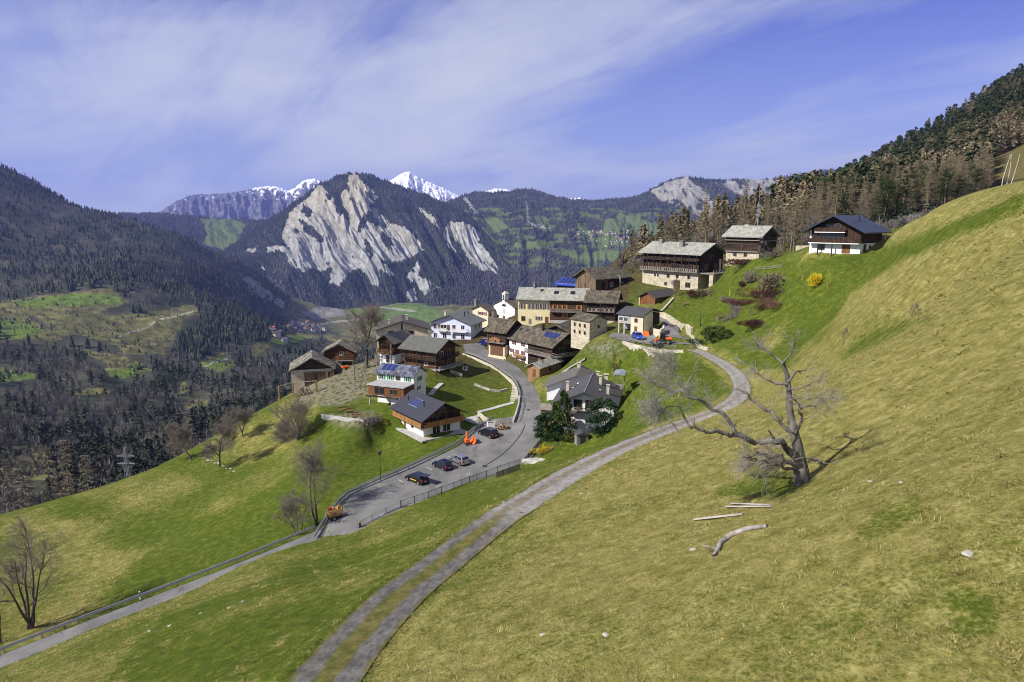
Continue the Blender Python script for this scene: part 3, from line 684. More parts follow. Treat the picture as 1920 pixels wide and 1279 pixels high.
def tpl_broom(seed, n, wide=.28, thick=.02):
    """bare deciduous crown: thin twigs fanning upward from the limbs"""
    r = np.random.default_rng(seed); V = []; Fc = []; sh = []
    for k in range(n):
        a = r.uniform(0, 2 * np.pi); z0 = r.uniform(.1, .75); rad0 = wide * .35 * r.uniform(0, 1); z1 = min(1., z0 + r.uniform(.2, .5)); rad1 = wide * np.sqrt(np.clip(1 - ((z1 - .55) / .5) ** 2, .05, 1)) * r.uniform(.5, 1.)
        a2 = a + r.normal(0, .4); p = np.array([np.cos(a) * rad0, np.sin(a) * rad0, z0]); q = np.array([np.cos(a2) * rad1, np.sin(a2) * rad1, z1])
        t = np.cross(q - p, r.normal(0, 1, 3)); t /= np.linalg.norm(t) + 1e-9
        b = len(V); V += [p + t * thick, p - t * thick, q]; Fc.append((b, b + 1, b + 2)); sh += [r.uniform(.6, 1.2)] * 3
    b = len(V); V += [(.018, 0, 0), (-.018, .0, 0), (0, 0, .7), (0, .018, 0), (0, -.018, 0), (0, 0, .7)]; Fc += [(b, b + 1, b + 2), (b + 3, b + 4, b + 5)]; sh += [.8] * 6
    return np.array(V), np.array(Fc), np.array(sh)
cone_sh = lambda z: .2 * (1.02 - z) ** .8
LOWC = [tpl_cone(i, 5, 1) for i in range(4)]; MIDC = [tpl_cone(20 + i, 6, 3) for i in range(5)]
FLC = [tpl_flakes(i, 46, cone_sh, .13) for i in range(5)]; FLP = [tpl_flakes(40 + i, 46, lambda z: .24 * np.sqrt(np.clip(1 - ((z - .62) / .46) ** 2, .02, 1)), .15) for i in range(4)]
BRM = [tpl_broom(i, 44) for i in range(5)]; BRMF = [tpl_broom(30 + i, 14, .26, .035) for i in range(4)]
TREEMAT = attrmat('distant_trees', .95, .05, .25)
def scatter_sheet(sh, n):
    f, ar = sh.area(); ok = sh.forest[f[:, 0]] & sh.forest[f[:, 2]]
    ctr = sh.V[f[:, 0]]; pr = ar * ok / ctr[:, 1] ** 1.5; pr /= pr.sum()
    i = RNG.choice(len(f), n, p=pr); a = RNG.random((n, 1)); b = RNG.random((n, 1))
    A, B, C, D_ = (sh.V[f[i, k]] for k in range(4))
    return (A * (1 - a) + B * a) * (1 - b) + (D_ * (1 - a) + C * a) * b
def tree_cols(pos, green, scale, seed):
    n = len(pos); m = np.clip(green + 1.1 * fbm(pos[:, 0] / scale + seed, pos[:, 1] / scale, 3), 0.03, .97)
    isg = RNG.random(n) < m
    cg = lerp3((.022, .034, .019), (.056, .070, .034), RNG.random(n)); cb = lerp3((.10, .092, .082), (.24, .22, .195), RNG.random(n))
    return isg, cg, cb
OPENF = [OPEN[i] for i in range(len(OPEN) - 1)]
def stuff_forest(name, label, pos, hmin, hmax, green, scale, seed, tg, tb, wide=1., clear=False, cbk=1.):
    if clear:
        a, b = proj(pos[:, 0], pos[:, 1], pos[:, 2] + hmax * .75); a2, b2 = proj(pos[:, 0], pos[:, 1], pos[:, 2] + hmax * .35); k = np.zeros(len(pos), bool)
        for q in OPENF: k |= inpoly(a, b, q) | inpoly(a2, b2, q)
        pos = pos[~k | (RNG.random(len(pos)) < .02)]
    isg, cg, cb = tree_cols(pos, green, scale, seed); cb = cb * cbk; V = []; Fc = []; C = []; off = 0
    for m, t, c in ((isg, tg, cg), (~isg, tb, cb)):
        p = pos[m]; n = len(p)
        if n == 0: continue
        h = RNG.uniform(hmin, hmax, n) * (1 if t is tg else .85)
        v, f, k = merge(t, p - np.array([0, 0, .6]), np.c_[h * wide * RNG.uniform(.8, 1.25, n), h], RNG.uniform(0, 6.28, n), c[m])
        V.append(v); Fc.append(f + off); C.append(k); off += len(v)
    o = link(name, np_mesh(name, np.concatenate(V), np.concatenate(Fc), False, np.concatenate(C)), TREEMAT)
    return tag(o, label, 'forest', kind='stuff')
stuff_forest('mountain_forest', 'dark conifer forest covering the rocky mountain', scatter_sheet(MT, 60000), 13, 27, .82, 420, 3., LOWC, LOWC, 1.15, False, .5)
stuff_forest('shoulder_forest', 'dark and brown forest on the low wooded shoulder', scatter_sheet(SH, 16000), 14, 28, .45, 300, 9., LOWC, LOWC, 1.2, False, .5)
stuff_forest('slope_forest', 'forest patches round the distant village terrace', scatter_sheet(VS, 38000), 14, 28, .55, 380, 5., LOWC, LOWC, 1.2, False, .5)
# valley and left flank
class _V: pass
vs = _V(); vs.V = np.c_[VX, VY, VZ]; vs.forest = VFOREST
vs.area = lambda: Sheet.area(vs)
vs.nr, vs.nu = NV_Y, NV_U
def vis(p, m=60): 
    a, b = proj(p[:, 0], p[:, 1], p[:, 2]); return (a > -m - 60) & (a < 1980) & (b > 290) & (b < 1010)
p = scatter_sheet(vs, 46000); p = p[vis(p)]
hedge = np.c_[VX, VY, VZ][(op & (VY < 2600) & (terr > .86))]
hedge = hedge[RNG.random(len(hedge)) < .22]; hedge = hedge[vis(hedge)]
vf = (p[:, 1] > 1250); kv_ = vf | (RNG.random(len(p)) < .6); p = p[kv_]; vf = vf[kv_]
stuff_forest('flank_forest', 'dark forest on the left mountain flank mixed with bare grey trees', p[vf], 15, 27, .55, 210, 2., MIDC, BRMF, 1., True, .8)
stuff_forest('valley_forest', 'dark pines and bare grey trees filling the gorge', p[~vf], 12, 22, .32, 110, 8., FLC, BRM, 1.05, True)
hp = hedge + np.c_[RNG.normal(0, 4, len(hedge)), RNG.normal(0, 4, len(hedge)), np.zeros(len(hedge))]; hp[:, 2] = GV(hp[:, 0], hp[:, 1])
stuff_forest('hedgerows', 'low brown hedges along the terraced fields', hp, 3.5, 9, .15, 90, 4., MIDC, BRM, 1.6)
# scrub at the brow of the near hill
qx = RNG.uniform(-260, 120, 5200); qy = RNG.uniform(120, 420, 5200); qz = G(qx, qy); a, b = proj(qx, qy, qz)
wd = TP(qx, qy); brow = ((qz < -66) & (a < 720)) | ((a >= 640) & (a < 1180) & (qy > 236))
brow &= (RNG.random(5200) < .55)
bp = np.c_[qx, qy, qz][brow]
stuff_forest('brow_scrub', 'leafless brown scrub below the brow of the meadow', bp, 3, 8, .04, 40, 6., FLP, BRM, 1.5)

# ------------------------------------------------------------------ trees with real limbs
def tube_arr(pts_, rad, ns=5):
    pts_ = np.asarray(pts_, float); n = len(pts_); rad = np.asarray(rad, float)
    t = np.gradient(pts_, axis=0); t /= np.linalg.norm(t, axis=1)[:, None] + 1e-9
    ref = np.array([0.31, .17, .93]) if abs(t[0, 2]) < .8 else np.array([1., .2, 0])
    a = np.cross(t, ref); a /= np.linalg.norm(a, axis=1)[:, None] + 1e-9; b = np.cross(t, a)
    th = np.linspace(0, 2 * np.pi, ns, endpoint=False)
    V = pts_[:, None, :] + rad[:, None, None] * (np.cos(th)[None, :, None] * a[:, None, :] + np.sin(th)[None, :, None] * b[:, None, :])
    i = (np.arange(n - 1)[:, None] * ns + np.arange(ns)[None]).ravel(); j = (np.arange(n - 1)[:, None] * ns + (np.arange(ns)[None] + 1) % ns).ravel()
    return V.reshape(-1, 3), np.r_[np.stack([i, j, j + ns], 1), np.stack([i, j + ns, i + ns], 1)]
class TM:
    def __init__(s): s.V = []; s.F = []; s.n = 0
    def add(s, V, Fc): s.V.append(V); s.F.append(np.asarray(Fc) + s.n); s.n += len(V)
    def tube(s, p, r, ns=5): s.add(*tube_arr(p, r, ns))
    def mesh(s, name, smooth=True): return np_mesh(name, np.concatenate(s.V), np.concatenate(s.F), smooth)
def limb(r, p0, d, L, r0, n=6, wob=.25, up=.0, r1=None):
    pts_ = [np.array(p0, float)]; d = np.array(d, float); d /= np.linalg.norm(d)
    for k in range(n):
        d = d + r.normal(0, wob, 3) + np.array([0, 0, up]); d /= np.linalg.norm(d); pts_.append(pts_[-1] + d * L / n)
    return np.array(pts_), np.linspace(r0, r1 if r1 is not None else r0 * .35, n + 1)
def perp(r, d, ang):
    d = d / np.linalg.norm(d); q = np.cross(d, r.normal(0, 1, 3)); q /= np.linalg.norm(q) + 1e-9
    return d * np.cos(ang) + q * np.sin(ang)
def twigs(r, tm, path, n, L, rad, depth, ang=(.5, 1.1), wob=.2, up=.06, t0=.25):
    for k in range(n):
        t = r.uniform(t0, 1.) * (len(path) - 1); i = min(int(t), len(path) - 2); p = path[i] + (path[i + 1] - path[i]) * (t - i)
        d = perp(r, path[i + 1] - path[i], r.uniform(*ang)); l = L * r.uniform(.5, 1.2)
        pp, rr = limb(r, p, d, l, rad, 4 if depth else 3, wob, up)
        tm.tube(pp, np.maximum(rr, .009), 4 if depth else 3)
        if depth: twigs(r, tm, pp, max(4, int(n * .8)), L * .6, max(.012, rad * .6), depth - 1, ang, wob, up, .15)
def bare_tree(seed, h, r0, spread=1., stems=1, lean=(0, 0), dens=1., bush=False):
    """returns trunk mesh and crown mesh of a leafless tree, base at the origin"""
    r = np.random.default_rng(seed); A = TM(); B = TM()
    for s in range(stems):
        d0 = np.array([lean[0] + r.normal(0, .25 if stems > 1 else .06), lean[1] + r.normal(0, .25 if stems > 1 else .06), 1.])
        hh = h * (r.uniform(.75, 1.) if stems > 1 else 1.)
        path, rad = limb(r, (r.normal(0, .15) * (stems > 1), r.normal(0, .15) * (stems > 1), -.5), d0, hh * .92, r0 * (1 if stems == 1 else .65), 9, .10, .05, r0 * .12)
        A.tube(path, rad, 7)
        nb = int((7 if stems > 1 else 13) * dens)
        for k in range(nb):
            t = r.uniform(.22 if not bush else .05, .97) * (len(path) - 1); i = min(int(t), len(path) - 2); p = path[i] + (path[i + 1] - path[i]) * (t - i)
            d = perp(r, path[i + 1] - path[i], r.uniform(.55, 1.15)); f = 1 - .55 * t / (len(path) - 1)
            pp, rr = limb(r, p, d, h * .42 * spread * f * r.uniform(.7, 1.2), np.interp(t, range(len(rad)), rad) * .55, 6, .18, .10)
            B.tube(pp, rr, 5)
            twigs(r, B, pp, int(10 * dens), h * .19 * spread * f, max(.022, rr[2] * .5), 1)
        twigs(r, B, path[-4:], int(12 * dens), h * .14 * spread, max(.02, rad[-2] * .8), 1)
    return A.mesh('trunk'), B.mesh('crown')
def bark(name, c1, c2, sc=3.):
    m, nt, b = new_mat(name); vec = objco(nt, (1, 1, .35)); f = noise(nt, vec, sc, 6, .7)
    nt.links.new(ramp(nt, f, [(.3, c1), (.7, c2)]), b.inputs['Base Color']); b.inputs['Roughness'].default_value = .95; b.inputs['Specular IOR Level'].default_value = .1
    bump(nt, b, f, .8, .05); return m
BARK = bark('grey_brown_bark', (.055, .045, .036), (.15, .125, .10)); TWIG = bark('twigs', (.125, .105, .085), (.26, .225, .18)); TWIGR = bark('red_brown_twigs', (.075, .042, .028), (.15, .085, .055))
LARCHT = bark('larch_bark', (.11, .085, .06), (.24, .19, .14)); LARCHC = bark('larch_twigs', (.12, .10, .060), (.265, .218, .135), .8); PINEC = bark('pine_needles', (.018, .030, .012), (.050, .066, .022), .6); SPRUCEC = bark('spruce_needles', (.035, .062, .014), (.095, .125, .032), 1.2)
def thing(name, label, cat, loc=(0, 0, 0), rotz=0., group=None):
    o = bpy.data.objects.new(name, None); COL.objects.link(o); o.empty_display_size = .5
    o.location = loc; o.rotation_euler = (0, 0, rotz); return tag(o, label, cat, group)
def dup(root, loc, rotz=0., scale=1., label=None, group=None, cat=None):
    r = root.copy(); COL.objects.link(r); r.location = loc; r.rotation_euler = (0, 0, rotz); r.scale = (scale,) * 3 if isinstance(scale, (int, float)) else scale
    tag(r, label, cat, group)
    for ch in list(root.children):
        c = ch.copy(); COL.objects.link(c); c.parent = r
        for g in list(ch.children):
            d = g.copy(); COL.objects.link(d); d.parent = c
    return r
def larch_mesh(seed, h=20., needles=False, bare_to=.2):
    r = np.random.default_rng(seed); A = TM(); B = TM()
    path, rad = limb(r, (0, 0, -1.), (r.normal(0, .02), r.normal(0, .02), 1), h + 1., h * .014, 10, .012, .0, .03); A.tube(path, rad, 6)
    nlev = int(h * 1.25)
    for k in range(nlev):
        z = h * (bare_to + (1 - bare_to) * (k / nlev) ** .92); f = 1 - (z / h)
        if r.random() < .08: continue
        rm = h * .19 * (f * 1.1 + .05) ** .75 * min(1., .45 + (z / h - bare_to) * 3.) * r.uniform(.75, 1.15)
        for q in range(r.integers(4, 7)):
            a = r.uniform(0, 6.283); L = rm * r.uniform(.55, 1.1); i = min(int((z + 1) / (h + 1) * 10), 9); c = path[i] + (path[i + 1] - path[i]) * ((z + 1) / (h + 1) * 10 - i)
            d = np.array([np.cos(a), np.sin(a), -.12 if not needles else .05])
            pp, rr = limb(r, c, d, L, .05 + .012 * L, 4, .09, .06 if f < .8 else .0, .015); B.tube(pp, rr, 3)
            nt_ = int(4 + L * (3.2 if not needles else 5.))
            for j in range(nt_):
                t = r.uniform(.2, 1.) * 4; ii = min(int(t), 3); p0 = pp[ii] + (pp[ii + 1] - pp[ii]) * (t - ii)
                dd = np.array([np.cos(a) * .55 + r.normal(0, .5), np.sin(a) * .55 + r.normal(0, .5), -.45 + r.normal(0, .3) if not needles else r.normal(.1, .35)]); dd /= np.linalg.norm(dd)
                l = r.uniform(.4, .95) if not needles else r.uniform(.5, 1.); wv = np.cross(dd, r.normal(0, 1, 3)); wv /= np.linalg.norm(wv) + 1e-9; wv *= (.05 if not needles else .20) * r.uniform(.7, 1.4)
                B.add(np.array([p0 - wv, p0 + wv, p0 + dd * l]), np.array([[0, 1, 2]]))
    return A.mesh('trunk', True), B.mesh('crown', False)
def pine_mesh(seed, h=19.):
    r = np.random.default_rng(seed); A = TM(); B = TM()
    path, rad = limb(r, (0, 0, -1.), (r.normal(0, .04), r.normal(0, .04), 1), h, h * .016, 10, .03, .0, .05); A.tube(path, rad, 6)
    for k in range(34):
        z = r.uniform(.38, 1.) ; i = min(int(z * 10), 9); c = path[i]; a = r.uniform(0, 6.28); L = h * .17 * np.sqrt(max(.08, 1 - ((z - .66) / .42) ** 2)) * r.uniform(.6, 1.1)
        pp, rr = limb(r, c, (np.cos(a), np.sin(a), .25), L, .09, 3, .12, .08, .03); B.tube(pp, rr, 3)
        for j in range(44):
            p0 = pp[r.integers(1, 4)] + r.normal(0, .6, 3) * np.array([1, 1, .6]); dd = r.normal(0, 1, 3) + np.array([0, 0, .4]); dd /= np.linalg.norm(dd); wv = np.cross(dd, r.normal(0, 1, 3)); wv /= np.linalg.norm(wv); s = r.uniform(.25, .55)
            B.add(np.array([p0 - wv * s * .35, p0 + wv * s * .35, p0 + dd * s]), np.array([[0, 1, 2]]))
    return A.mesh('trunk', True), B.mesh('crown', False)
def tree_thing(name, label, cat, meshes, mats, loc, rotz=0., group=None, scale=1.):
    t = thing(name, label, cat, loc, rotz, group); t.scale = (scale,) * 3
    link('trunk', meshes[0], mats[0], t); link('crown', meshes[1], mats[1], t); return t
KINDS = []
for k in range(4): KINDS.append(('larch_tree', 'bare orange-brown larch in the wood on the right hillside', 'larch', larch_mesh(100 + k, 20, False, .12 + .1 * (k % 3)), (LARCHT, LARCHC), 'larches in the hillside wood'))
for k in range(3): KINDS.append(('pine_tree', 'dark green pine in the wood on the right hillside', 'pine', pine_mesh(200 + k), (LARCHT, PINEC), 'pines in the hillside wood'))
for k in range(2): KINDS.append(('spruce_tree', 'dark narrow spruce in the wood on the right hillside', 'spruce', larch_mesh(300 + k, 20, True, .06), (LARCHT, PINEC), 'spruces in the hillside wood'))
for k in range(2): KINDS.append(('bare_tree', 'leafless grey broadleaf tree in the wood on the right hillside', 'tree', bare_tree(400 + k, 14, .2, .8), (BARK, TWIG), 'leafless trees in the hillside wood'))
# where the wood stands
FP = [(1180,505),(1190,478),(1330,440),(1400,408),(1450,380),(1560,322),(1700,245),(1800,194),(1920,126),(2010,70),(2010,250),(1880,292),(1846,335),(1852,385),(1770,410),(1690,432),(1500,470),(1330,500)]
cand = []
tries = RNG.random((16000, 2))
ys = 1 / (1 / 212. + (1 / 930. - 1 / 212.) * tries[:, 0]); us = .14 + .72 * tries[:, 1]
xs = us * ys; zs = G(xs, ys); ppx, ppy = proj(xs, ys, zs)
okm = inpoly(ppx, ppy, FP) & ~inpoly(ppx, ppy, [(1850,325),(1866,294),(1960,252),(1985,322),(1890,332)])
okm &= (ppx > 1500) | (RNG.random(16000) < np.where(ys < 330, .07, .3))
clear_ = fbm(xs / 60 + 4, ys / 90, 3); okm &= (clear_ < .38) | (ys < 300)
okm &= RNG.random(16000) < np.where(ys < 300, .6, 1.)
for i in np.nonzero(okm)[0]:
    if all((xs[i] - c[0]) ** 2 + (ys[i] - c[1]) ** 2 > 13 + .004 * ys[i] for c in cand[-900:]): cand.append((xs[i], ys[i], zs[i]))
cand = np.array(cand); order = np.argsort(cand[:, 1])
roots = {}
nk = 0
gm = fbm(cand[:, 0] / 70, cand[:, 1] / 120 + 9, 3)
for i in order[:270]:
    x, y, z = cand[i]; apx, apy = proj(x, y, z)
    up = sstep(330, 560, y) + .8 * gm[i]
    q = random.random()
    if q < .20 + .62 * up: k = random.choice((4, 5, 6, 4, 5, 7, 8))
    elif q > .93: k = random.choice((9, 10))
    else: k = random.randrange(4)
    if apx < 1560 and y < 480 and random.random() < .85: k = random.choice((0, 1, 2, 3, 9))
    nm, lb, ct, ms, mt, gp = KINDS[k]; s = random.uniform(.62, .98)
    if apx < 1520: s *= .75
    if apx > 1500 and y < 300: s *= .9
    if k not in roots: roots[k] = tree_thing(nm, lb, ct, ms, mt, (x, y, z), random.uniform(0, 6.28), gp, s)
    else: dup(roots[k], (x, y, z), random.uniform(0, 6.28), s)
rest = cand[order[270:]]
isg = RNG.random(len(rest)) < np.clip(.38 + .45 * sstep(350, 700, rest[:, 1]) + .9 * gm[order[270:]], .05, .9)
isg &= (proj(rest[:, 0], rest[:, 1], rest[:, 2])[0] > 1520) | (RNG.random(len(rest)) < .2)
V = []; Fc = []; C = []; off = 0
LFL = [tpl_flakes(60 + i, 150, cone_sh, .075) for i in range(4)]; PFL = [tpl_flakes(80 + i, 120, lambda z: .2 * np.sqrt(np.clip(1 - ((z - .6) / .44) ** 2, .02, 1)), .10) for i in range(4)]
for m_, t_, c0, c1 in ((isg, PFL, (.020, .032, .013), (.050, .064, .022)), (~isg, LFL, (.115, .095, .055), (.25, .205, .12))):
    p_ = rest[m_]; n = len(p_); h = RNG.uniform(10, 18, n)
    v, f, c = merge(t_, p_ - [0, 0, .5], np.c_[h * .95, h], RNG.uniform(0, 6.28, n), lerp3(c0, c1, RNG.random(n))); V.append(v); Fc.append(f + off); C.append(c); off += len(v)
tag(link('upper_wood', np_mesh('upper_wood', np.concatenate(V), np.concatenate(Fc), False, np.concatenate(C)), TREEMAT), 'far part of the larch and pine wood up to the ridge', 'forest', kind='stuff')
ux = RNG.uniform(.15, .74, 5200); uy = 190 + 170 * RNG.random(5200) ** 1.6; px_ = ux * uy; pz_ = G(px_, uy); a, b = proj(px_, uy, pz_)
ok_ = inpoly(a, b, [(1180,520),(1190,470),(1340,430),(1500,410),(1700,390),(1830,370),(1840,392),(1700,436),(1640,450),(1500,470),(1330,500)])
stuff_forest('wood_scrub', 'leafless tan scrub along the foot of the hillside wood', np.c_[px_, uy, pz_][ok_][:1500], 1.5, 4.5, .06, 40, 6., FLP, BRM, 1.5)
# ------------------------------------------------------------------ building kit
class MB:
    """collects shapes; build() links them as one mesh object"""
    def __init__(s): s.v = []; s.f = []
    def quad(s, *p):
        b = len(s.v); s.v += [tuple(q) for q in p]; s.f.append(tuple(range(b, b + len(p))))
    def box(s, x0, x1, y0, y1, z0, z1):
        b = len(s.v); s.v += [(x, y, z) for z in (z0, z1) for x, y in ((x0, y0), (x1, y0), (x1, y1), (x0, y1))]
        s.f += [tuple(b + i for i in f) for f in ((3, 2, 1, 0), (4, 5, 6, 7), (0, 1, 5, 4), (1, 2, 6, 5), (2, 3, 7, 6), (3, 0, 4, 7))]; return s
    def hexa(s, P8):
        b = len(s.v); s.v += [tuple(p) for p in P8]
        s.f += [tuple(b + i for i in f) for f in ((3, 2, 1, 0), (4, 5, 6, 7), (0, 1, 5, 4), (1, 2, 6, 5), (2, 3, 7, 6), (3, 0, 4, 7))]; return s
    def prism(s, prof2, axis, a0, a1):
        """prof2 polygon in (u,z); extruded along axis 'x' or 'y' from a0 to a1"""
        n = len(prof2); b = len(s.v)
        for a in (a0, a1): s.v += [((a, u, z) if axis == 'x' else (u, a, z)) for u, z in prof2]
        s.f += [tuple(b + i for i in range(n))[::-1], tuple(b + n + i for i in range(n))] + [(b + i, b + (i + 1) % n, b + n + (i + 1) % n, b + n + i) for i in range(n)]; return s
    def bar(s, p0, p1, w, h=None):
        p0 = Vector(p0); p1 = Vector(p1); d = (p1 - p0)
        if d.length < 1e-6: return s
        d.normalize(); up = Vector((0, 0, 1)) if abs(d.z) < .9 else Vector((1, 0, 0)); a = d.cross(up).normalized() * w / 2; c = a.cross(d).normalized() * (h or w) / 2
        return s.hexa([p0 - a - c, p0 + a - c, p1 + a - c, p1 - a - c, p0 - a + c, p0 + a + c, p1 + a + c, p1 - a + c])
    def cyl(s, p0, p1, r, n=10, r1=None):
        V, Fc = tube_arr([p0, (np.array(p0) + np.array(p1)) / 2., p1], [r, (r + (r1 if r1 is not None else r)) / 2, r1 if r1 is not None else r], n)
        b = len(s.v); s.v += [tuple(q) for q in V]; s.f += [tuple(int(i) + b for i in f) for f in Fc]
        s.f += [tuple(b + i for i in range(n)), tuple(b + 2 * n + i for i in range(n))[::-1]]; return s
    def build(s, name, mat, parent=None, bev=0.):
        me = bpy.data.meshes.new(name); me.from_pydata(s.v, [], s.f)
        bm = bmesh.new(); bm.from_mesh(me); bmesh.ops.recalc_face_normals(bm, faces=bm.faces)
        if bev: bmesh.ops.bevel(bm, geom=bm.edges[:], offset=bev, segments=2, affect='EDGES', profile=.6)
        bm.to_mesh(me); bm.free()
        return link(name, me, mat, parent)

WHITE = plain('white_plaster', (.72, .71, .69), .85, 0, .10, .8); CREAM = plain('cream_plaster', (.60, .54, .38), .9, 0, .14, .6); YELLOW = plain('yellow_plaster', (.66, .58, .33), .9, 0, .10, .5)
LAVEN = plain('pale_blue_plaster', (.55, .58, .70), .88, 0, .08, .6); GREYP = plain('grey_concrete', (.36, .35, .33), .9, 0, .2, .7)
STONEC = stone('cream_rubble_stone', (.36, .31, .21), (.58, .52, .38), (.30, .27, .21), 1.9, .55); STONEG = stone('grey_rubble_stone', (.22, .20, .16), (.46, .43, .35), (.14, .13, .10), 2.2, .8); STONEW = stone('retaining_wall_stone', (.40, .36, .27), (.58, .53, .42), (.30, .27, .2), 1.6, .5)
TIMD = wood('dark_timber', (.012, .009, .007), (.058, .038, .026), .25); TIMB = wood('brown_timber', (.036, .018, .009), (.110, .056, .026), .22); TIMX = wood('dark_brown_boards', (.022, .012, .008), (.062, .034, .021), .3, 'v'); TIMO = wood('orange_timber', (.17, .080, .026), (.36, .19, .07), .16, 'v'); TIMG = wood('grey_timber', (.13, .115, .095), (.28, .25, .21), .16, 'v'); TIMR = wood('red_brown_boards', (.11, .045, .018), (.21, .095, .040), .2, 'v'); TIMV = wood('weathered_upright_boards', (.045, .03, .02), (.20, .14, .085), .22, 'v'); TIMK = wood('larch_boards', (.16, .095, .045), (.36, .22, .11), .2, 'v')
R_ANTH_X = seam('anthracite_roof_x', (.030, .030, .038), 'x', .6, .5); R_ANTH_Y = seam('anthracite_roof_y', (.032, .032, .042), 'y', .6, .5); R_GREEN_Y = seam('grey_green_roof_y', (.10, .10, .082), 'y', .5, .55); R_GREEN_X = seam('grey_brown_roof_x', (.115, .108, .088), 'x', .5, .6); R_BROWN_X = seam('brown_roof_x', (.075, .063, .046), 'x', .45, .7); R_GREY_X = seam('grey_roof_x', (.13, .135, .12), 'x', .5, .5); R_NAVY_X = seam('navy_roof_x', (.020, .028, .052), 'x', .6, .45); R_DGREY_X = seam('dark_grey_roof_x', (.062, .058, .058), 'x', .4, .7)
SLATEM = slate('mossy_stone_slabs', (.038, .032, .022), (.135, .110, .075), (.065, .060, .024)); SLATEG = slate('pale_stone_slabs', (.20, .20, .165), (.33, .33, .28), (.25, .24, .17), 1.5, .3); SLATER = slate('ragged_stone_slabs', (.05, .045, .035), (.26, .235, .18), (.10, .085, .04), 1.1); SLATEB = slate('blue_grey_slabs', (.035, .04, .06), (.15, .16, .20), None, 1.8)
GLASS, nt_, b_ = new_mat('window_glass'); b_.inputs['Base Color'].default_value = (.018, .020, .024, 1); b_.inputs['Roughness'].default_value = .08; b_.inputs['Specular IOR Level'].default_value = .6
FRAMEW = plain('white_frame', (.70, .69, .66), .6, 0, .05); FRAMEB = plain('brown_frame', (.16, .085, .045), .7, 0, .15); FRAMEO = plain('orange_frame', (.34, .15, .05), .7, 0, .15)
GREENS = plain('green_shutter', (.012, .24, .055), .6, 0, .1); REDS = plain('red_shutter', (.22, .035, .035), .65, 0, .1); BROWNS = plain('brown_shutter', (.13, .065, .035), .7, 0, .2)
SOLAR, nt_, b_ = new_mat('solar_cells'); vec_ = objco(nt_); 
w1 = N(nt_, 'ShaderNodeTexBrick', Scale=1.0); nt_.links.new(vec_, w1.inputs['Vector'])
b_.inputs['Base Color'].default_value = (.012, .022, .11, 1); b_.inputs['Roughness'].default_value = .15
SOLARF = plain('solar_frame', (.35, .37, .42), .4, .6, .05); METAL = plain('galvanised_steel', (.42, .44, .46), .45, .7, .12); DMETAL = plain('dark_steel', (.05, .05, .055), .5, .5, .1); CHIM = plain('chimney_render', (.45, .41, .31), .9, 0, .2, 2.); CHIMG = plain('chimney_stone', (.20, .19, .17), .9, 0, .3, 3.)

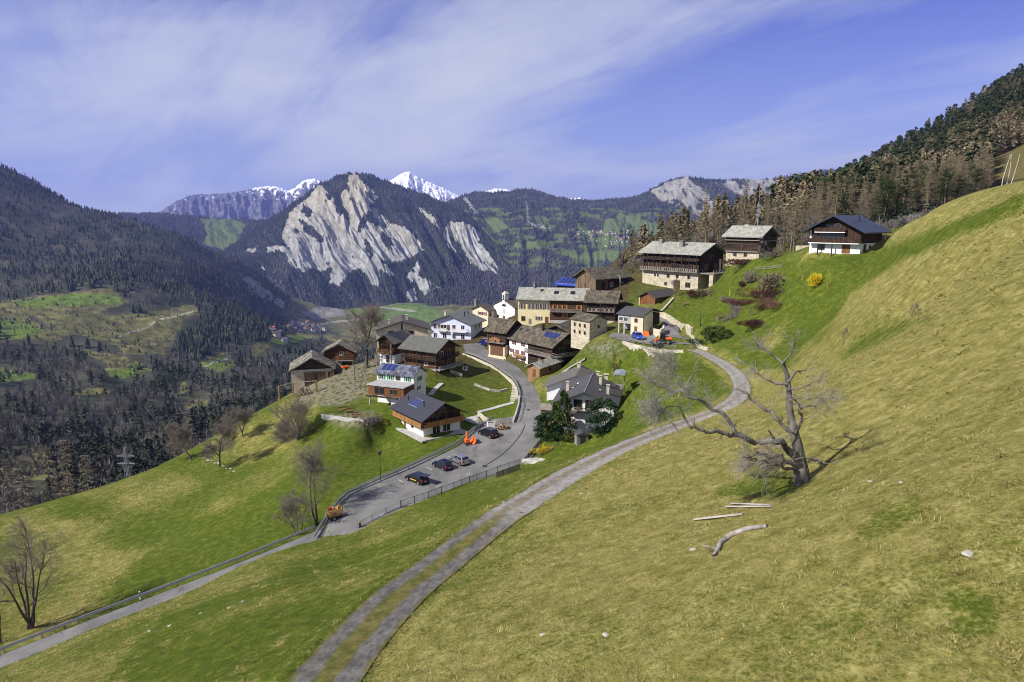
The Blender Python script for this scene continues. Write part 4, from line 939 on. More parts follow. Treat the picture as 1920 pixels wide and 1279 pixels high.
def part(o, label): o['label'] = label; return o
class House:
    def __init__(s, name, label, cat, A, D, B=None, C=None, W=None, L=None, rot=None, he=4., rise=2., ridge='Y', eo=.7, go=.8, group=None, rx=.5):
        p = P(A[0], A[1], D * S); s.p = p
        if rot is not None: a = R(rot)
        elif B is not None:
            q = on_plane(B[0], B[1], p[2]); a = math.atan2(q[1] - p[1], q[0] - p[0]) - math.pi / 2
            L = L or math.hypot(q[0] - p[0], q[1] - p[1])
        else:
            q = on_plane(C[0], C[1], p[2]); a = math.atan2(q[1] - p[1], q[0] - p[0]); W = W or math.hypot(q[0] - p[0], q[1] - p[1])
        if C is not None and W is None:
            q = on_plane(C[0], C[1], p[2]); W = (q[0] - p[0]) * math.cos(a) + (q[1] - p[1]) * math.sin(a)
        s.W, s.L, s.he, s.rise, s.ridge, s.eo, s.go, s.rx = W, L, he, rise, ridge, eo, go, rx
        s.a = a; s.o = thing(name, label, cat, p, a, group); s.roofo = None
        print('%-18s W %.1f L %.1f rot %.0f z %.1f' % (name, W, L, math.degrees(a), p[2]))
    def loc(s, px, py, D):
        q = P(px, py, D * S) - s.p; c, n = math.cos(s.a), math.sin(s.a); return (q[0] * c + q[1] * n, -q[0] * n + q[1] * c, q[2])
    def wall(s, name, mat, z0, z1, grow=0., y0=0, y1=None, gable=False, x0=0, x1=None):
        y1 = s.L if y1 is None else y1; x1 = s.W if x1 is None else x1; g = grow
        m = MB()
        if gable:
            if s.ridge == 'Y': m.prism([(x0 - g, z0), (x1 + g, z0), (x1 + g, s.he), (s.W * s.rx, s.he + s.rise), (x0 - g, s.he)], 'y', y0 - g, y1 + g)
            else: m.prism([(y0 - g, z0), (y1 + g, z0), (y1 + g, s.he), (s.L * s.rx, s.he + s.rise), (y0 - g, s.he)], 'x', x0 - g, x1 + g)
        else: m.box(x0 - g, x1 + g, y0 - g, y1 + g, z0, z1)
        return m.build(name, mat, s.o)
    def span(s): return s.W if s.ridge == 'Y' else s.L
    def length(s): return s.L if s.ridge == 'Y' else s.W
    def roof(s, mat, th=.22, lift=.08, y0=None, y1=None, name='roof'):
        w = s.span(); n = s.length(); r = w * s.rx; m = MB(); k1 = s.rise / r; k2 = s.rise / (w - r); e = s.eo
        a0 = -s.go if y0 is None else y0; a1 = n + s.go if y1 is None else y1; z = s.he + lift
        pr = [(-e, z - e * k1), (r, z + s.rise), (w + e, z - e * k2), (w + e, z - e * k2 + th), (r, z + s.rise + th * 1.15), (-e, z - e * k1 + th)]
        b = len(m.v); ax = 'y' if s.ridge == 'Y' else 'x'; m.prism(pr, ax, a0, a1)
        # concave outline: rebuild the end caps as two quads each
        m.f = m.f[2:]; b0, b1 = b, b + 6
        for q in (b0, b1): m.f += [(q, q + 1, q + 4, q + 5), (q + 1, q + 2, q + 3, q + 4)]
        o = m.build(name, mat, s.o)
        if s.roofo is None: s.roofo = o
        return o
    def rp(s, side, u, t, h=0.):
        """roof point: side 0/1, u along ridge (m), t 0 at eave .. 1 at ridge"""
        w = s.span(); r = w * s.rx; z = s.he + .08 + s.rise * t + .25 + h
        q = r * t if side == 0 else w - (w - r) * t
        return Vector((q, u, z)) if s.ridge == 'Y' else Vector((u, q, z))
    def panel(s, side, u0, u1, t0, t1, name='solar_panel', mats=None, th=.07, cells=4):
        mats = mats or (SOLARF, SOLAR)
        def slab(u0, u1, t0, t1, h0, h1, m): return m.hexa([s.rp(side, u0, t0, h0), s.rp(side, u1, t0, h0), s.rp(side, u1, t1, h0), s.rp(side, u0, t1, h0), s.rp(side, u0, t0, h1), s.rp(side, u1, t0, h1), s.rp(side, u1, t1, h1), s.rp(side, u0, t1, h1)])
        o = slab(u0, u1, t0, t1, .0, th, MB()).build(name, mats[0], s.roofo); m = MB(); d = (u1 - u0) / cells
        for k in range(cells): slab(u0 + d * k + .05, u0 + d * (k + 1) - .05, t0 + .02, t1 - .02, th + .004, th + .02, m)
        m.build('cells' if mats[1] is SOLAR else 'pane', mats[1], s.roofo)
        return o
    def chimney(s, side, u, t, w, h, mat=None, cap=True, round_=False):
        p = s.rp(side, u, t); m = MB()
        if round_: m.cyl((p.x, p.y, p.z - .6), (p.x, p.y, p.z + h), w / 2, 8).cyl((p.x, p.y, p.z + h), (p.x, p.y, p.z + h + .15), w * .8, 8)
        else:
            m.box(p.x - w / 2, p.x + w / 2, p.y - w / 2, p.y + w / 2, p.z - .9, p.z + h)
            if cap:
                for dx in (-1, 1):
                    for dy in (-1, 1): m.box(p.x + dx * w * .38 - .07, p.x + dx * w * .38 + .07, p.y + dy * w * .38 - .07, p.y + dy * w * .38 + .07, p.z + h, p.z + h + .3)
                m.box(p.x - w * .7, p.x + w * .7, p.y - w * .7, p.y + w * .7, p.z + h + .3, p.z + h + .4)
        return m.build('chimney', mat or (DMETAL if round_ else CHIM), s.roofo)
    def fb(s, m, face, u0, u1, z0, z1, d0, d1):
        """box on a facade: L is the plane x=0 (outward -x), R the plane y=0 (outward -y)"""
        if face == 'L': m.box(-d1, -d0, u0, u1, z0, z1)
        else: m.box(u0, u1, -d1, -d0, z0, z1)
        return m
    def win(s, face, u, z, w, h, fm=None, shut=None, off=0., panes=2, closed=False):
        fm = fm or FRAMEB; m = MB(); t = .09; u0, u1 = u - w / 2, u + w / 2
        s.fb(m, face, u0 - t, u0, z - t, z + h + t, off - .02, off + .07); s.fb(m, face, u1, u1 + t, z - t, z + h + t, off - .02, off + .07)
        s.fb(m, face, u0, u1, z - t, z, off - .02, off + .10); s.fb(m, face, u0, u1, z + h, z + h + t, off - .02, off + .07)
        for k in range(1, panes): q = u0 + w * k / panes; s.fb(m, face, q - .035, q + .035, z, z + h, off - .01, off + .05)
        o = m.build('window', fm, s.o)
        s.fb(MB(), face, u0, u1, z, z + h, off - .02, off + .025).build('pane', GLASS, o)
        if shut:
            sw = w / 2
            for q in ((u0 - t - sw, u0 - t), (u1 + t, u1 + t + sw)): s.fb(MB(), face, q[0], q[1], z - .05, z + h + .05, off + .01, off + .08).build('shutter', shut, o)
        return o
    def door(s, face, u, z, w, h, mat=None, off=0., name='door'):
        o = s.fb(MB(), face, u - w / 2, u + w / 2, z, z + h, off - .05, off + .06).build(name, mat or FRAMEB, s.o)
        s.fb(MB(), face, u + w * .34, u + w * .34 + .1, z + h * .46, z + h * .46 + .1, off + .06, off + .11).build('handle', METAL, o); return o
    def balcony(s, face, u0, u1, z, dep, mat, rail=1., off=0., solid=False, deckmat=None, ends=(1, 1), gap=.28):
        d = s.fb(MB(), face, u0, u1, z - .18, z, off - .02, off + dep).build('balcony', deckmat or mat, s.o); m = MB(); a, b = off + dep - .08, off + dep
        n = max(2, int((u1 - u0) / 1.6))
        for k in range(n + 1): q = u0 + .06 + (u1 - u0 - .12) * k / n; s.fb(m, face, q - .06, q + .06, z, z + rail, a - .02, b + .02)
        s.fb(m, face, u0, u1, z + rail - .1, z + rail, a - .03, b + .03); s.fb(m, face, u0, u1, z + .12, z + .2, a, b)
        if solid: s.fb(m, face, u0, u1, z - .12, z + rail - .12, a + .01, b - .01)
        else:
            k = u0 + .15
            while k < u1 - .1: s.fb(m, face, k, k + gap * .45, z + .15, z + rail - .08, a + .015, b - .015); k += gap
        for e, q in zip(ends, (u0, u1 - .1)):
            if e: s.fb(m, face, q, q + .1, z + rail - .1, z + rail, off, a); s.fb(m, face, q, q + .1, z + .3, z + .4, off, a)
        m.build('railing', mat, d); return d
    def posts(s, face, us, z0, z1, off, mat, w=.2, name='post'):
        for u in us: s.fb(MB(), face, u - w / 2, u + w / 2, z0, z1, off - w, off).build(name, mat, s.o)

# ------------------------------------------------------------------ the village
# front chalet
h = House('chalet', 'chalet with dark roof, orange wood balcony and white ground floor beside the parked cars', 'chalet', (794, 819.5), 112, B=(747, 796), C=(862, 804), he=4.0, rise=2.5, eo=1.1, go=1.5)
h.wall('wall', WHITE, -2.5, 2.3); h.wall('timber_wall', TIMB, 2.3, 0, .05, gable=True); h.roof(R_ANTH_Y, .24)
h.panel(0, h.L * .42, h.L * .75, .25, .68); h.chimney(0, h.L * .28, .45, .25, 1.0, round_=True); h.chimney(0, h.L * .9, .45, .2, .8, round_=True)
h.balcony('L', -1.2, h.L + .3, 2.35, 1.15, TIMO, .95, .05, True); h.balcony('R', 0, h.W + .2, 2.35, 1.2, TIMO, .95, .05, True)
for u in (.34, .62): h.win('R', h.W * u, .25, 1.7, 1.85, FRAMEW)
for u in (.25, .5, .75): h.win('R', h.W * u, 2.6, 1.5, 1.7, FRAMEB, off=.05)
h.win('R', h.W * .5, 4.7, 1.6, .9, FRAMEB, off=.05); h.door('L', h.L * .72, .1, .9, 1.9, TIMR); h.win('L', h.L * .42, .9, .8, .7, FRAMEB); h.win('L', h.L * .3, 2.75, 1.2, 1., FRAMEO, off=.05); h.win('L', h.L * .7, 2.75, 1.2, 1., FRAMEO, off=.05)
MB().box(-1.6, h.W + .4, -2.2, h.L + .6, -.35, .0).build('terrace', GREYP, h.o)
# white house with green shutters
h = House('house', 'white house with bright green shutters and blue-grey slab roof with solar panels', 'house', (776, 738), 127, B=(707.5, 730.5), C=(810, 729), he=4.1, rise=1.5, eo=.5, go=.4)
h.wall('wall', WHITE, -3, 0, gable=True); h.roof(SLATEB); h.panel(0, h.L * .55, h.L * .92, .15, .9, cells=3)
for u in (.16, .62, .86): h.win('L', h.L * u, 2.75, .85, 1.1, FRAMEW, GREENS)
h.win('L', h.L * .42, 2.85, 1.1, .75, FRAMEB); h.win('R', h.W * .5, 2.5, .9, 1., FRAMEW, GREENS); h.win('R', h.W * .42, .4, .7, .8, FRAMEW, GREENS)
ex = h.W * .86
e = MB().box(-ex, -.01, -.2, h.L * .93, .1, 2.3).build('extension', TIMR, h.o); MB().box(-ex - .25, -.02, -.45, h.L * .93 + .25, 2.3, 2.52).build('flat_roof', GREYP, h.o)
h.win('L', h.L * .62, .45, 2.6, 1.55, FRAMEB, off=ex); h.win('L', h.L * .24, .75, 1.9, 1., FRAMEB, off=ex, panes=3)
h.posts('L', (.1, h.L * .9), -2.5, .1, ex, GREYP, .22); MB().box(-ex + .1, -1, .9, 3.2, -2.4, .09).build('plinth', WHITE, h.o)
MB().box(-ex - .9, -ex - .01, 1., h.L * .95, -.15, .0).build('terrace', TIMD, h.o)
# stone barn
h = House('barn', 'old stone barn with ragged stone-slab roof and upright boards at the brow of the hill', 'barn', (547, 722), 150, C=(627, 717), L=9.5, he=4., rise=3.1, eo=.6, go=.9)
h.wall('wall', STONEC, -3, 4., .0); h.wall('gable_wall', TIMD, 3.4, 0, -.08, gable=True); h.roof(SLATER, .3); h.fb(MB(), 'R', h.W * .3, h.W * .97, -.6, 3.2, -.05, .08).build('board_wall', TIMV, h.o); h.fb(MB(), 'R', h.W * .27, h.W * 1.0, 3.2, 3.45, -.05, .2).build('beam', TIMG, h.o)
h.fb(MB(), 'R', h.W * .8, h.W * .85, .4, 3.2, .08, .16).build('door', TIMK, h.o)
# dark barn behind it
h = House('barn', 'low brown timber barn with lichened stone roof beside the big bare tree', 'barn', (664, 682), 160, B=(609, 683), C=(690, 672), he=3.6, rise=2.1, ridge='X', eo=.9, go=.9)
h.wall('wall', STONEG, -3, 1.0); h.wall('timber_wall', TIMB, 1.0, 0, .06, gable=True); h.roof(SLATER, .3); h.win('L', h.L * .42, 2.6, .9, .9, FRAMEW, off=.06); h.door('L', h.L * .55, 1.1, 1.2, 2.2, TIMR, off=.06); h.fb(MB(), 'L', .2, h.L * .6, .85, 1.05, -.05, .5).build('beam', TIMG, h.o)
h.fb(MB(), 'L', .6, h.L * .42, -1.2, .8, -.02, .03).build('cellar_opening', TIMD, h.o)
# chalet with grey-green roof
h = House('chalet', 'dark log chalet under a grey-green metal roof with long balconies above the road bend', 'chalet', (817.5, 692.5), 142, B=(759, 684), C=(874, 684.5), he=4.9, rise=2.1, eo=1.2, go=1.3)
h.wall('wall', GREYP, -3.5, .0, .0); h.wall('timber_wall', TIMB, 0, 0, .05, gable=True); h.roof(R_GREEN_Y)
h.balcony('L', -1., h.L + .2, 2.35, 1.2, TIMD, .95, .05); h.balcony('R', 0, h.W + .3, 2.4, 1.1, TIMD, .9, .05); h.balcony('R', -.8, h.W + 1., .0, 1.8, TIMG, .95, .05, deckmat=GREYP)
for u in (.2, .5, .78): h.win('L', h.L * u, 2.75, 1., .95, FRAMEO, off=.05); 
h.win('L', h.L * .3, .65, 1., .8, FRAMEW, off=.05); h.win('L', h.L * .68, .6, 1.2, .9, FRAMEO, off=.05); h.door('L', h.L * .5, .05, 1., 1.9, TIMD, .05)
for u in (.28, .66): h.win('R', h.W * u, .3, 1.3, 1.7, FRAMEO, off=.05); h.win('R', h.W * u, 2.8, 1.3, 1.4, FRAMEW if u < .5 else FRAMEO, off=.05)
h.posts('L', (-.9, h.L * .5, h.L), -2, 4.6, 1.25, TIMD, .18)
# chalet with orange balcony
h = House('chalet', 'tall narrow chalet with orange front balcony, brown-grey roof and white garage wall', 'chalet', (740, 682), 152, B=(712, 678.5), C=(803, 676), he=6., rise=1.7, ridge='X', eo=.9, go=1.)
h.wall('wall', WHITE, -3, 2.4); h.wall('timber_wall', TIMB, 2.4, 0, .05, gable=True); h.roof(R_GREEN_X); h.balcony('L', .2, h.L - .2, 3., 1.1, TIMO, .95, .05); h.balcony('L', 0, h.L * .9, 5.2, .8, TIMB, .8, .05)
h.door('L', h.L * .45, .1, 1.1, 2., TIMD); h.win('L', h.L * .3, 3.3, 1., 1.5, FRAMEO, off=.05); h.win('L', h.L * .7, 3.3, 1., 1.5, FRAMEO, off=.05); h.win('R', h.W * .3, 3.6, .9, .9, FRAMEB, off=.05); h.posts('L', (.2, h.L), -2, 5.6, 1.2, TIMG, .2)
# cream gable behind
h = House('house', 'cream house with wide dark brown roof at the back of the hamlet', 'house', (803, 640), 176, B=(706, 643), W=13, he=3.9, rise=2.6, ridge='X', eo=1., go=.9)
h.wall('wall', CREAM, -4, 0, gable=True); h.roof(R_BROWN_X); h.win('L', h.L * .72, 2.6, 1.5, .9, FRAMEB); h.win('L', h.L * .33, 2.6, 1.5, .9, FRAMEB); h.fb(MB(), 'L', h.L * .49, h.L * .52, 0, 6., -.02, .1).build('flue', DMETAL, h.o); h.chimney(0, 5., .8, .7, 1.3, CHIM); h.chimney(1, 2., .5, .6, 1.1, CHIM)
# pale blue house
h = House('house', 'pale lavender house with balconies and ridged grey metal roof', 'house', (883, 636), 172, B=(809, 631), C=(913, 628), he=4.7, rise=2.5, ridge='X', eo=1.1, go=1.2)
h.wall('wall', LAVEN, -3.5, 0, gable=True); h.roof(R_GREY_X)
for u, z in ((.2, 2.6), (.42, 2.6), (.68, 2.5), (.9, 2.6)): h.win('L', h.L * u, z, 1.1 if u != .68 else 2., 1.5, FRAMEW, BROWNS if u == .68 else None)
for u in (.2, .42, .66, .9): h.win('L', h.L * u, -.2, 1.1, 1.5, FRAMEW)
h.balcony('L', h.L * .08, h.L * .48, 2.2, 1.1, FRAMEW, .9, gap=.22); h.balcony('L', h.L * .58, h.L * .82, 2.2, 1.1, FRAMEW, .9, gap=.22); h.win('R', h.W * .4, 2.6, .9, 1.1, FRAMEW); h.win('R', h.W * .7, 2.6, .9, 1.1, FRAMEW)
h.chimney(0, h.W * .4, .55, .35, 1.3, round_=True); h.chimney(0, h.W * .8, .6, .3, .9, round_=True); h.chimney(1, 2, .6, .7, 1.1, CHIM)
# small cream house with red shutters
h = House('house', 'small cream house with red shutters half hidden beside the white chapel', 'house', (915, 595), 190, B=(886, 591.5), C=(928, 593), he=2.2, rise=1.5, ridge='X', eo=.6, go=.6)
h.wall('wall', CREAM, -4, 0, gable=True); h.roof(R_BROWN_X); h.win('L', h.L * .5, .6, .9, 1., FRAMEW, REDS); h.win('L', h.L * .22, .6, .9, 1., FRAMEW, REDS); h.win('R', 1.2, .3, .9, 1.6, FRAMEB); h.chimney(1, .6, .3, .8, 2.2, CHIMG)
# chapel
h = House('chapel', 'small white chapel with arched bell turret on its gable', 'chapel', (965, 599), 185, B=(926, 591.5), W=12, he=3.7, rise=2.2, ridge='X', eo=.5, go=.35)
h.wall('wall', WHITE, -4, 0, gable=True); h.roof(SLATEM)
m = MB(); n = 9; uc = h.L * .5
pr = [(uc + 1.1 * math.cos(math.pi * k / n), 3.7 + 1. * math.sin(math.pi * k / n)) for k in range(n + 1)]; m.prism(pr, 'x', -.06, .04); m.build('lunette', GLASS, h.o)
pr = [(uc - .5, 1.3), (uc + .5, 1.3)] + [(uc + .5 * math.cos(math.pi * k / n), 2.6 + .5 * math.sin(math.pi * k / n)) for k in range(n + 1)]; MB().prism(pr, 'x', -.05, .03).build('niche', CHIM, h.o)
for u in (.2, .8): h.win('L', h.L * u, -.4, 1., .9, FRAMEB)
h.door('L', h.L * .5, -1.6, 1.4, 2.2, BROWNS)
tz = h.he + h.rise; m = MB()
for dy in (-.85, .55): m.box(-.2, 1.4, uc + dy, uc + dy + .3, tz - 1.4, tz + 1.6)
m.box(-.2, 1.4, uc - .55, uc + .55, tz - 1.4, tz + .15)
arc = [(uc + .55 * math.cos(math.pi * k / 8), tz + 1.2 + .5 * math.sin(math.pi * k / 8)) for k in range(9)]
for (u0, z0), (u1, z1) in zip(arc[:-1], arc[1:]): m.hexa([(-.2, u0, z0), (-.2, u1, z1), (1.4, u1, z1), (1.4, u0, z0), (-.2, u0, tz + 1.95), (-.2, u1, tz + 1.95), (1.4, u1, tz + 1.95), (1.4, u0, tz + 1.95)])
m.box(-.3, 1.5, uc - .95, uc + .95, tz + 1.95, tz + 2.1); t = m.build('bell_turret', WHITE, h.o)
m = MB(); b = [(-.3, uc - .95, tz + 2.1), (1.5, uc - .95, tz + 2.1), (1.5, uc + .95, tz + 2.1), (-.3, uc + .95, tz + 2.1)]; ap = (.6, uc, tz + 3.)
for k in range(4): m.quad(b[k], b[(k + 1) % 4], ap)
m.quad(*b); m.build('turret_roof', CHIM, t); MB().cyl((.6, uc, tz + .75), (.6, uc, tz + 1.3), .32, 10, .14).build('bell', DMETAL, t)
m = MB(); m.bar((.6, uc, tz + 2.9), (.6, uc, tz + 3.7), .07); m.bar((.6, uc - .22, tz + 3.4), (.6, uc + .22, tz + 3.4), .07); m.build('cross', DMETAL, t)
# long house, yellow and timber halves
h = House('village_house', 'long pale-roofed house, one half yellow plaster with brown shutters, the other dark timber', 'house', (1099, 608), 163, B=(971, 604.5), W=10.5, he=7.1, rise=2.5, eo=.9, go=.5)
ym = h.L * .53
h.wall('wall', YELLOW, -3, 7.1, .0, y0=ym); h.wall('timber_wall', TIMB, 1.0, 7.1, .03, y1=ym - .04); h.wall('plinth', GREYP, -3, 1.0, .0, y1=ym - .05); h.wall('gable_wall', TIMD, 6.9, 0, -.05, gable=True); h.roof(SLATEG)
for k in range(4): h.win('L', ym + 1.0 + k * 1.75 * .9, 4.1, .75, 1.5, FRAMEW, BROWNS)
h.win('L', h.L - 1.3, 4.1, .8, 1.5, FRAMEW, BROWNS); h.win('L', h.L - 1.6, .6, 1., 1.2, FRAMEB); h.win('L', ym + 3.2, .9, .9, 1., FRAMEW, BROWNS); h.door('L', ym + .9, -.2, 1., 2.1, TIMR); h.door('L', h.L - 3.6, -.4, .8, 1.6, TIMG)
for u in (.2, .6, .85): h.win('L', ym * u, 4.2, .8, 1.2, FRAMEO, FRAMEO, off=.03)
h.win('L', ym * .58, 2., .8, 1., FRAMEO, FRAMEO, off=.03); h.balcony('L', ym * .12, ym - .2, 3.6, 1.1, TIMG, .9, .03)
for u, t in ((.18, .5), (.42, .5)): h.panel(0, h.L * u, h.L * u + 1.3, t - .12, t + .16, 'skylight', (DMETAL, GLASS), .1, 1)
h.panel(0, h.L * .65, h.L * .65 + .9, .6, .8, 'skylight', (DMETAL, GLASS), .1, 1); h.chimney(0, h.L * .8, .97, .7, 1.3, CHIMG)
# dark timber barn-house to its right
h = House('timber_house', 'tall black timber house with mossy stone roof and weathered gallery', 'house', (1153, 607), 158, B=(1099.5, 604.7), C=(1184, 600), he=6.1, rise=2.3, eo=.9, go=.9)
h.wall('wall', STONEC, -3, .8); h.wall('timber_wall', TIMD, .8, 0, .05, gable=True); h.roof(SLATEM, .3); h.balcony('L', 0, h.L, 3.4, 1., TIMG, .9, .05, gap=1.2); h.win('L', h.L * .35, 3.8, .9, 1.2, FRAMEB, off=.05); h.win('L', h.L * .7, 1.5, .8, .9, FRAMEB, off=.05); h.posts('L', (.1, h.L * .5, h.L - .1), -1, 5.8, 1.1, TIMD, .18)
# little stone house
h = House('stone_house', 'small square cream stone house with two rows of tiny dark windows', 'house', (1105, 640.5), 140, B=(1070.5, 633.5), C=(1140, 636), he=4.9, rise=1.2, eo=.3, go=.3)
h.wall('wall', STONEC, -2.5, 0, gable=True); part(h.roof(SLATEM, .25), 'mossy brown slab roof')
for u in (.25, .52, .8):
    for z in (1.6, 3.4): h.win('L', h.L * u, z, .55, .7, FRAMEB, panes=1)
h.win('R', h.W * .5, 3.2, .5, .6, FRAMEB, panes=1)
# garage house on the square
h = House('garage_house', 'flat-looking grey and cream house with open garage facing the village square', 'house', (1205, 628), 137, B=(1158.5, 622.5), C=(1237, 619), he=4.6, rise=1.2, eo=.5, go=.4)
yg = h.L * .5
h.wall('wall', CREAM, 2.4, 0, 0, gable=True, x1=h.W * .55); h.wall('lower_wall', CREAM, -2.5, 2.4, 0, y1=yg - .1, x1=h.W * .55); h.wall('garage_back', GREYP, -2.5, 2.4, 0, x0=3., y0=yg - .09, x1=h.W * .55); h.wall('upper_wall', GREYP, 2.5, 4.5, .04, y0=yg, x0=0, x1=.4); h.wall('lean_to', TIMD, 1.6, 4.5, 0, x0=h.W * .55 + .01, y0=.3); h.roof(R_DGREY_X)
h.posts('L', (h.L - .2, h.L * .75), -2, 2.4, .0, GREYP, .35, 'pillar'); h.win('L', h.L * .88, 3., 1., .9, FRAMEW, off=.04); h.win('L', h.L * .68, 3., 1., .9, FRAMEW, off=.04); h.win('L', h.L * .28, 3., .7, .8, FRAMEB); h.door('L', h.L * .28, 0, .8, 1.9, TIMR); h.fb(MB(), 'R', .02, .14, 0, 4.4, .0, .12).build('drainpipe', DMETAL, h.o)
# barn with garage door by the road
h = House('barn', 'tall barn with big brown garage door, dried flowers on its gallery and mossy roof', 'barn', (948, 669), 158.6, B=(915, 664), C=(981, 661), he=7.2, rise=2.6, eo=.9, go=1.)
h.wall('wall', CREAM, -3, 3.2); h.wall('timber_wall', TIMD, 3.2, 0, .05, gable=True); h.roof(SLATEM, .3); h.door('L', h.L * .5, .0, h.L * .72, 2.7, BROWNS, name='garage_door'); h.fb(MB(), 'L', 0, h.L, 2.75, 3.2, 0, .1).build('lintel', TIMR, h.o); h.balcony('L', 0, h.L, 3.9, 1.1, TIMG, .3, .05, gap=1.); h.posts('L', (.15, h.L - .15), 0, 2.75, .1, TIMK, .25)
m = MB(); rr = np.random.default_rng(5)
for k in range(90):
    u = rr.uniform(.22, .78) * h.L; z = 4.1 + rr.uniform(0, 1.1) * (1 - abs(u / h.L - .5) * 1.5); d = rr.uniform(.7, 1.3); s_ = .22; m.quad((-d, u - s_, z), (-d + rr.normal(0, .2), u + s_, z + rr.normal(0, .1)), (-d + .1, u, z + s_ * 2))
tag(m.build('dried_flowers', FRAMEO, None), 'orange dried flowers laid along the gallery of the tall barn', 'flowers').matrix_world = h.o.matrix_basis.copy()
# white and timber house with solar panels
h = House('house', 'white and dark timber house with red shutters and solar panels on a mossy roof', 'house', (1035, 692), 147, B=(955, 671.5), C=(1091, 684), he=6.1, rise=2.7, eo=.9, go=1.2)
yw = h.L * .55
h.wall('wall', WHITE, -3, 6.1, 0, y0=yw); h.wall('timber_wall', TIMD, -3, 6.1, .03, y1=yw - .04); h.wall('gable_wall', TIMD, 5.7, 0, -.04, gable=True); h.roof(SLATEM, .3); h.panel(0, h.L * .06, h.L * .36, .42, .86, cells=5)
for u in (.75, .9): h.panel(0, h.L * u, h.L * u + .9, .55, .75, 'skylight', (DMETAL, GLASS), .1, 1)
h.chimney(0, h.L * .47, .85, .6, 1.5, DMETAL)
for z, us in ((4.3, (.66, .88)), (1.9, (.66, .8, .93)), (-.3, (.66, .82))):
    for u in us: h.win('L', h.L * u, z, .75, 1.05, FRAMEW, REDS)
h.balcony('L', h.L * .60, h.L * .84, 1.3, .9, TIMO, .85); h.door('L', h.L * .95, -.6, .9, 2., TIMK)
h.balcony('L', -1.2, yw - .2, 3.3, 1.3, TIMG, .95, .03); h.balcony('R', 0, h.W + 1.5, 3.3, 1.9, TIMG, .95, .03); h.win('R', h.W * .35, 3.6, 2., 1.9, FRAMEB, off=.03); h.win('R', h.W * .72, 3.6, 1.4, 1.9, FRAMEB, off=.03); h.win('R', h.W * .5, 6.1, 2.2, 1.2, FRAMEB, off=.03); h.door('L', yw * .5, 1., 1.2, 2.1, TIMR, .03)
# dark barn behind it
h = House('barn', 'dark barn gable peeping out behind the roof with solar panels', 'barn', (1077, 655), 152, B=(1012, 648), W=8, he=3.8, rise=2.3, ridge='X', eo=.8, go=.8)
h.wall('wall', TIMD, -3, 0, gable=True); h.roof(SLATEM, .3)
# plank shed by the road
h = House('shed', 'small larch-board shed with grey slab roof and stovepipe at the roadside', 'shed', (1011.5, 707.5), 139.5, C=(1052, 693), L=3.6, he=2.4, rise=.9, ridge='X', eo=.6, go=.6)
h.wall('wall', TIMK, -2.5, 0, gable=True); h.roof(SLATEG, .2); h.win('R', h.W * .46, .9, .9, .8, FRAMEB); h.chimney(0, h.W * .25, .4, .25, .9, round_=True); h.door('L', 1.6, 0, .9, 1.9, TIMR)
# chimneyed house
h = House('house', 'house with plain dark grey roof, many pale chimneys and white gable balcony behind the evergreens', 'house', (1150, 806), 107, B=(1042, 799), W=14, he=4.9, rise=2.4, ridge='X', eo=.9, go=1.2)
h.wall('wall', WHITE, -3, 0, gable=True); h.roof(R_DGREY_X)
for u in (.42, .62): h.win('L', h.L * u, 3.75, 1.5, 1.9, FRAMEB)
h.balcony('L', h.L * .25, h.L * .78, 3.5, 1.2, TIMG, .9, gap=.22)
for sd_, u, t in ((0, 9.5, .62), (0, 5., .28), (1, 6.4, .25)): h.chimney(sd_, u, t, .55, 1.5)
h.panel(0, 4.6, 5.3, .5, .62, 'skylight', (DMETAL, FRAMEW), .1, 1); h.panel(1, 6.2, 6.9, .38, .5, 'skylight', (DMETAL, FRAMEW), .1, 1); h.panel(1, 9, 10, .5, .62, 'skylight', (DMETAL, FRAMEW), .1, 1)
q = MB(); q.hexa([h.rp(0, -1.1, .985, .02), h.rp(0, h.W + 1.1, .985, .02), h.rp(1, h.W + 1.1, .985, .02), h.rp(1, -1.1, .985, .02), h.rp(0, -1.1, .985, .10), h.rp(0, h.W + 1.1, .985, .10), h.rp(1, h.W + 1.1, .985, .10), h.rp(1, -1.1, .985, .10)]); q.build('ridge_flashing', METAL, h.roofo)
h = House('house', 'older grey-roofed house with blank white side wall joined behind the many-chimneyed house', 'house', (1137, 766), 121.5, B=(1025, 759.5), W=9, he=4.3, rise=2.8, ridge='X', eo=.9, go=.8)
h.wall('wall', WHITE, -3, 0, gable=True); h.roof(R_GREEN_X); h.chimney(1, h.W - 1, .93, .7, .8, CHIM); h.chimney(0, 3.5, .35, .6, 1.5); h.chimney(0, 2., .05, .8, 2.2)
h = House('carport', 'small open carport with light grey flat roof behind the chimneyed house', 'carport', (1152, 726), 118, C=(1168, 727), L=4, he=2.6, rise=.15, eo=.3, go=.3)
h.roof(plain('pale_sheet_roof', (.22, .25, .29), .5)); h.posts('R', (.1, h.W - .1), -2, 2.6, 0, TIMG, .16); h.posts('R', (.1, h.W - .1), -2, 2.6, -3.8, TIMG, .16); MB().box(0, h.W, 0, 4, -.4, -.2).build('floor', TIMG, h.o)
h = House('shed', 'low lean-to shed with pale roof at the road edge beside the evergreens', 'shed', (1014, 784), 113, C=(1040, 786), L=4, he=1.9, rise=.5, ridge='X', eo=.4, go=.4)
h.wall('wall', TIMK, -2, 0, gable=True); h.roof(TIMG, .12); h.door('R', .9, 0, .8, 1.6, FRAMEB)
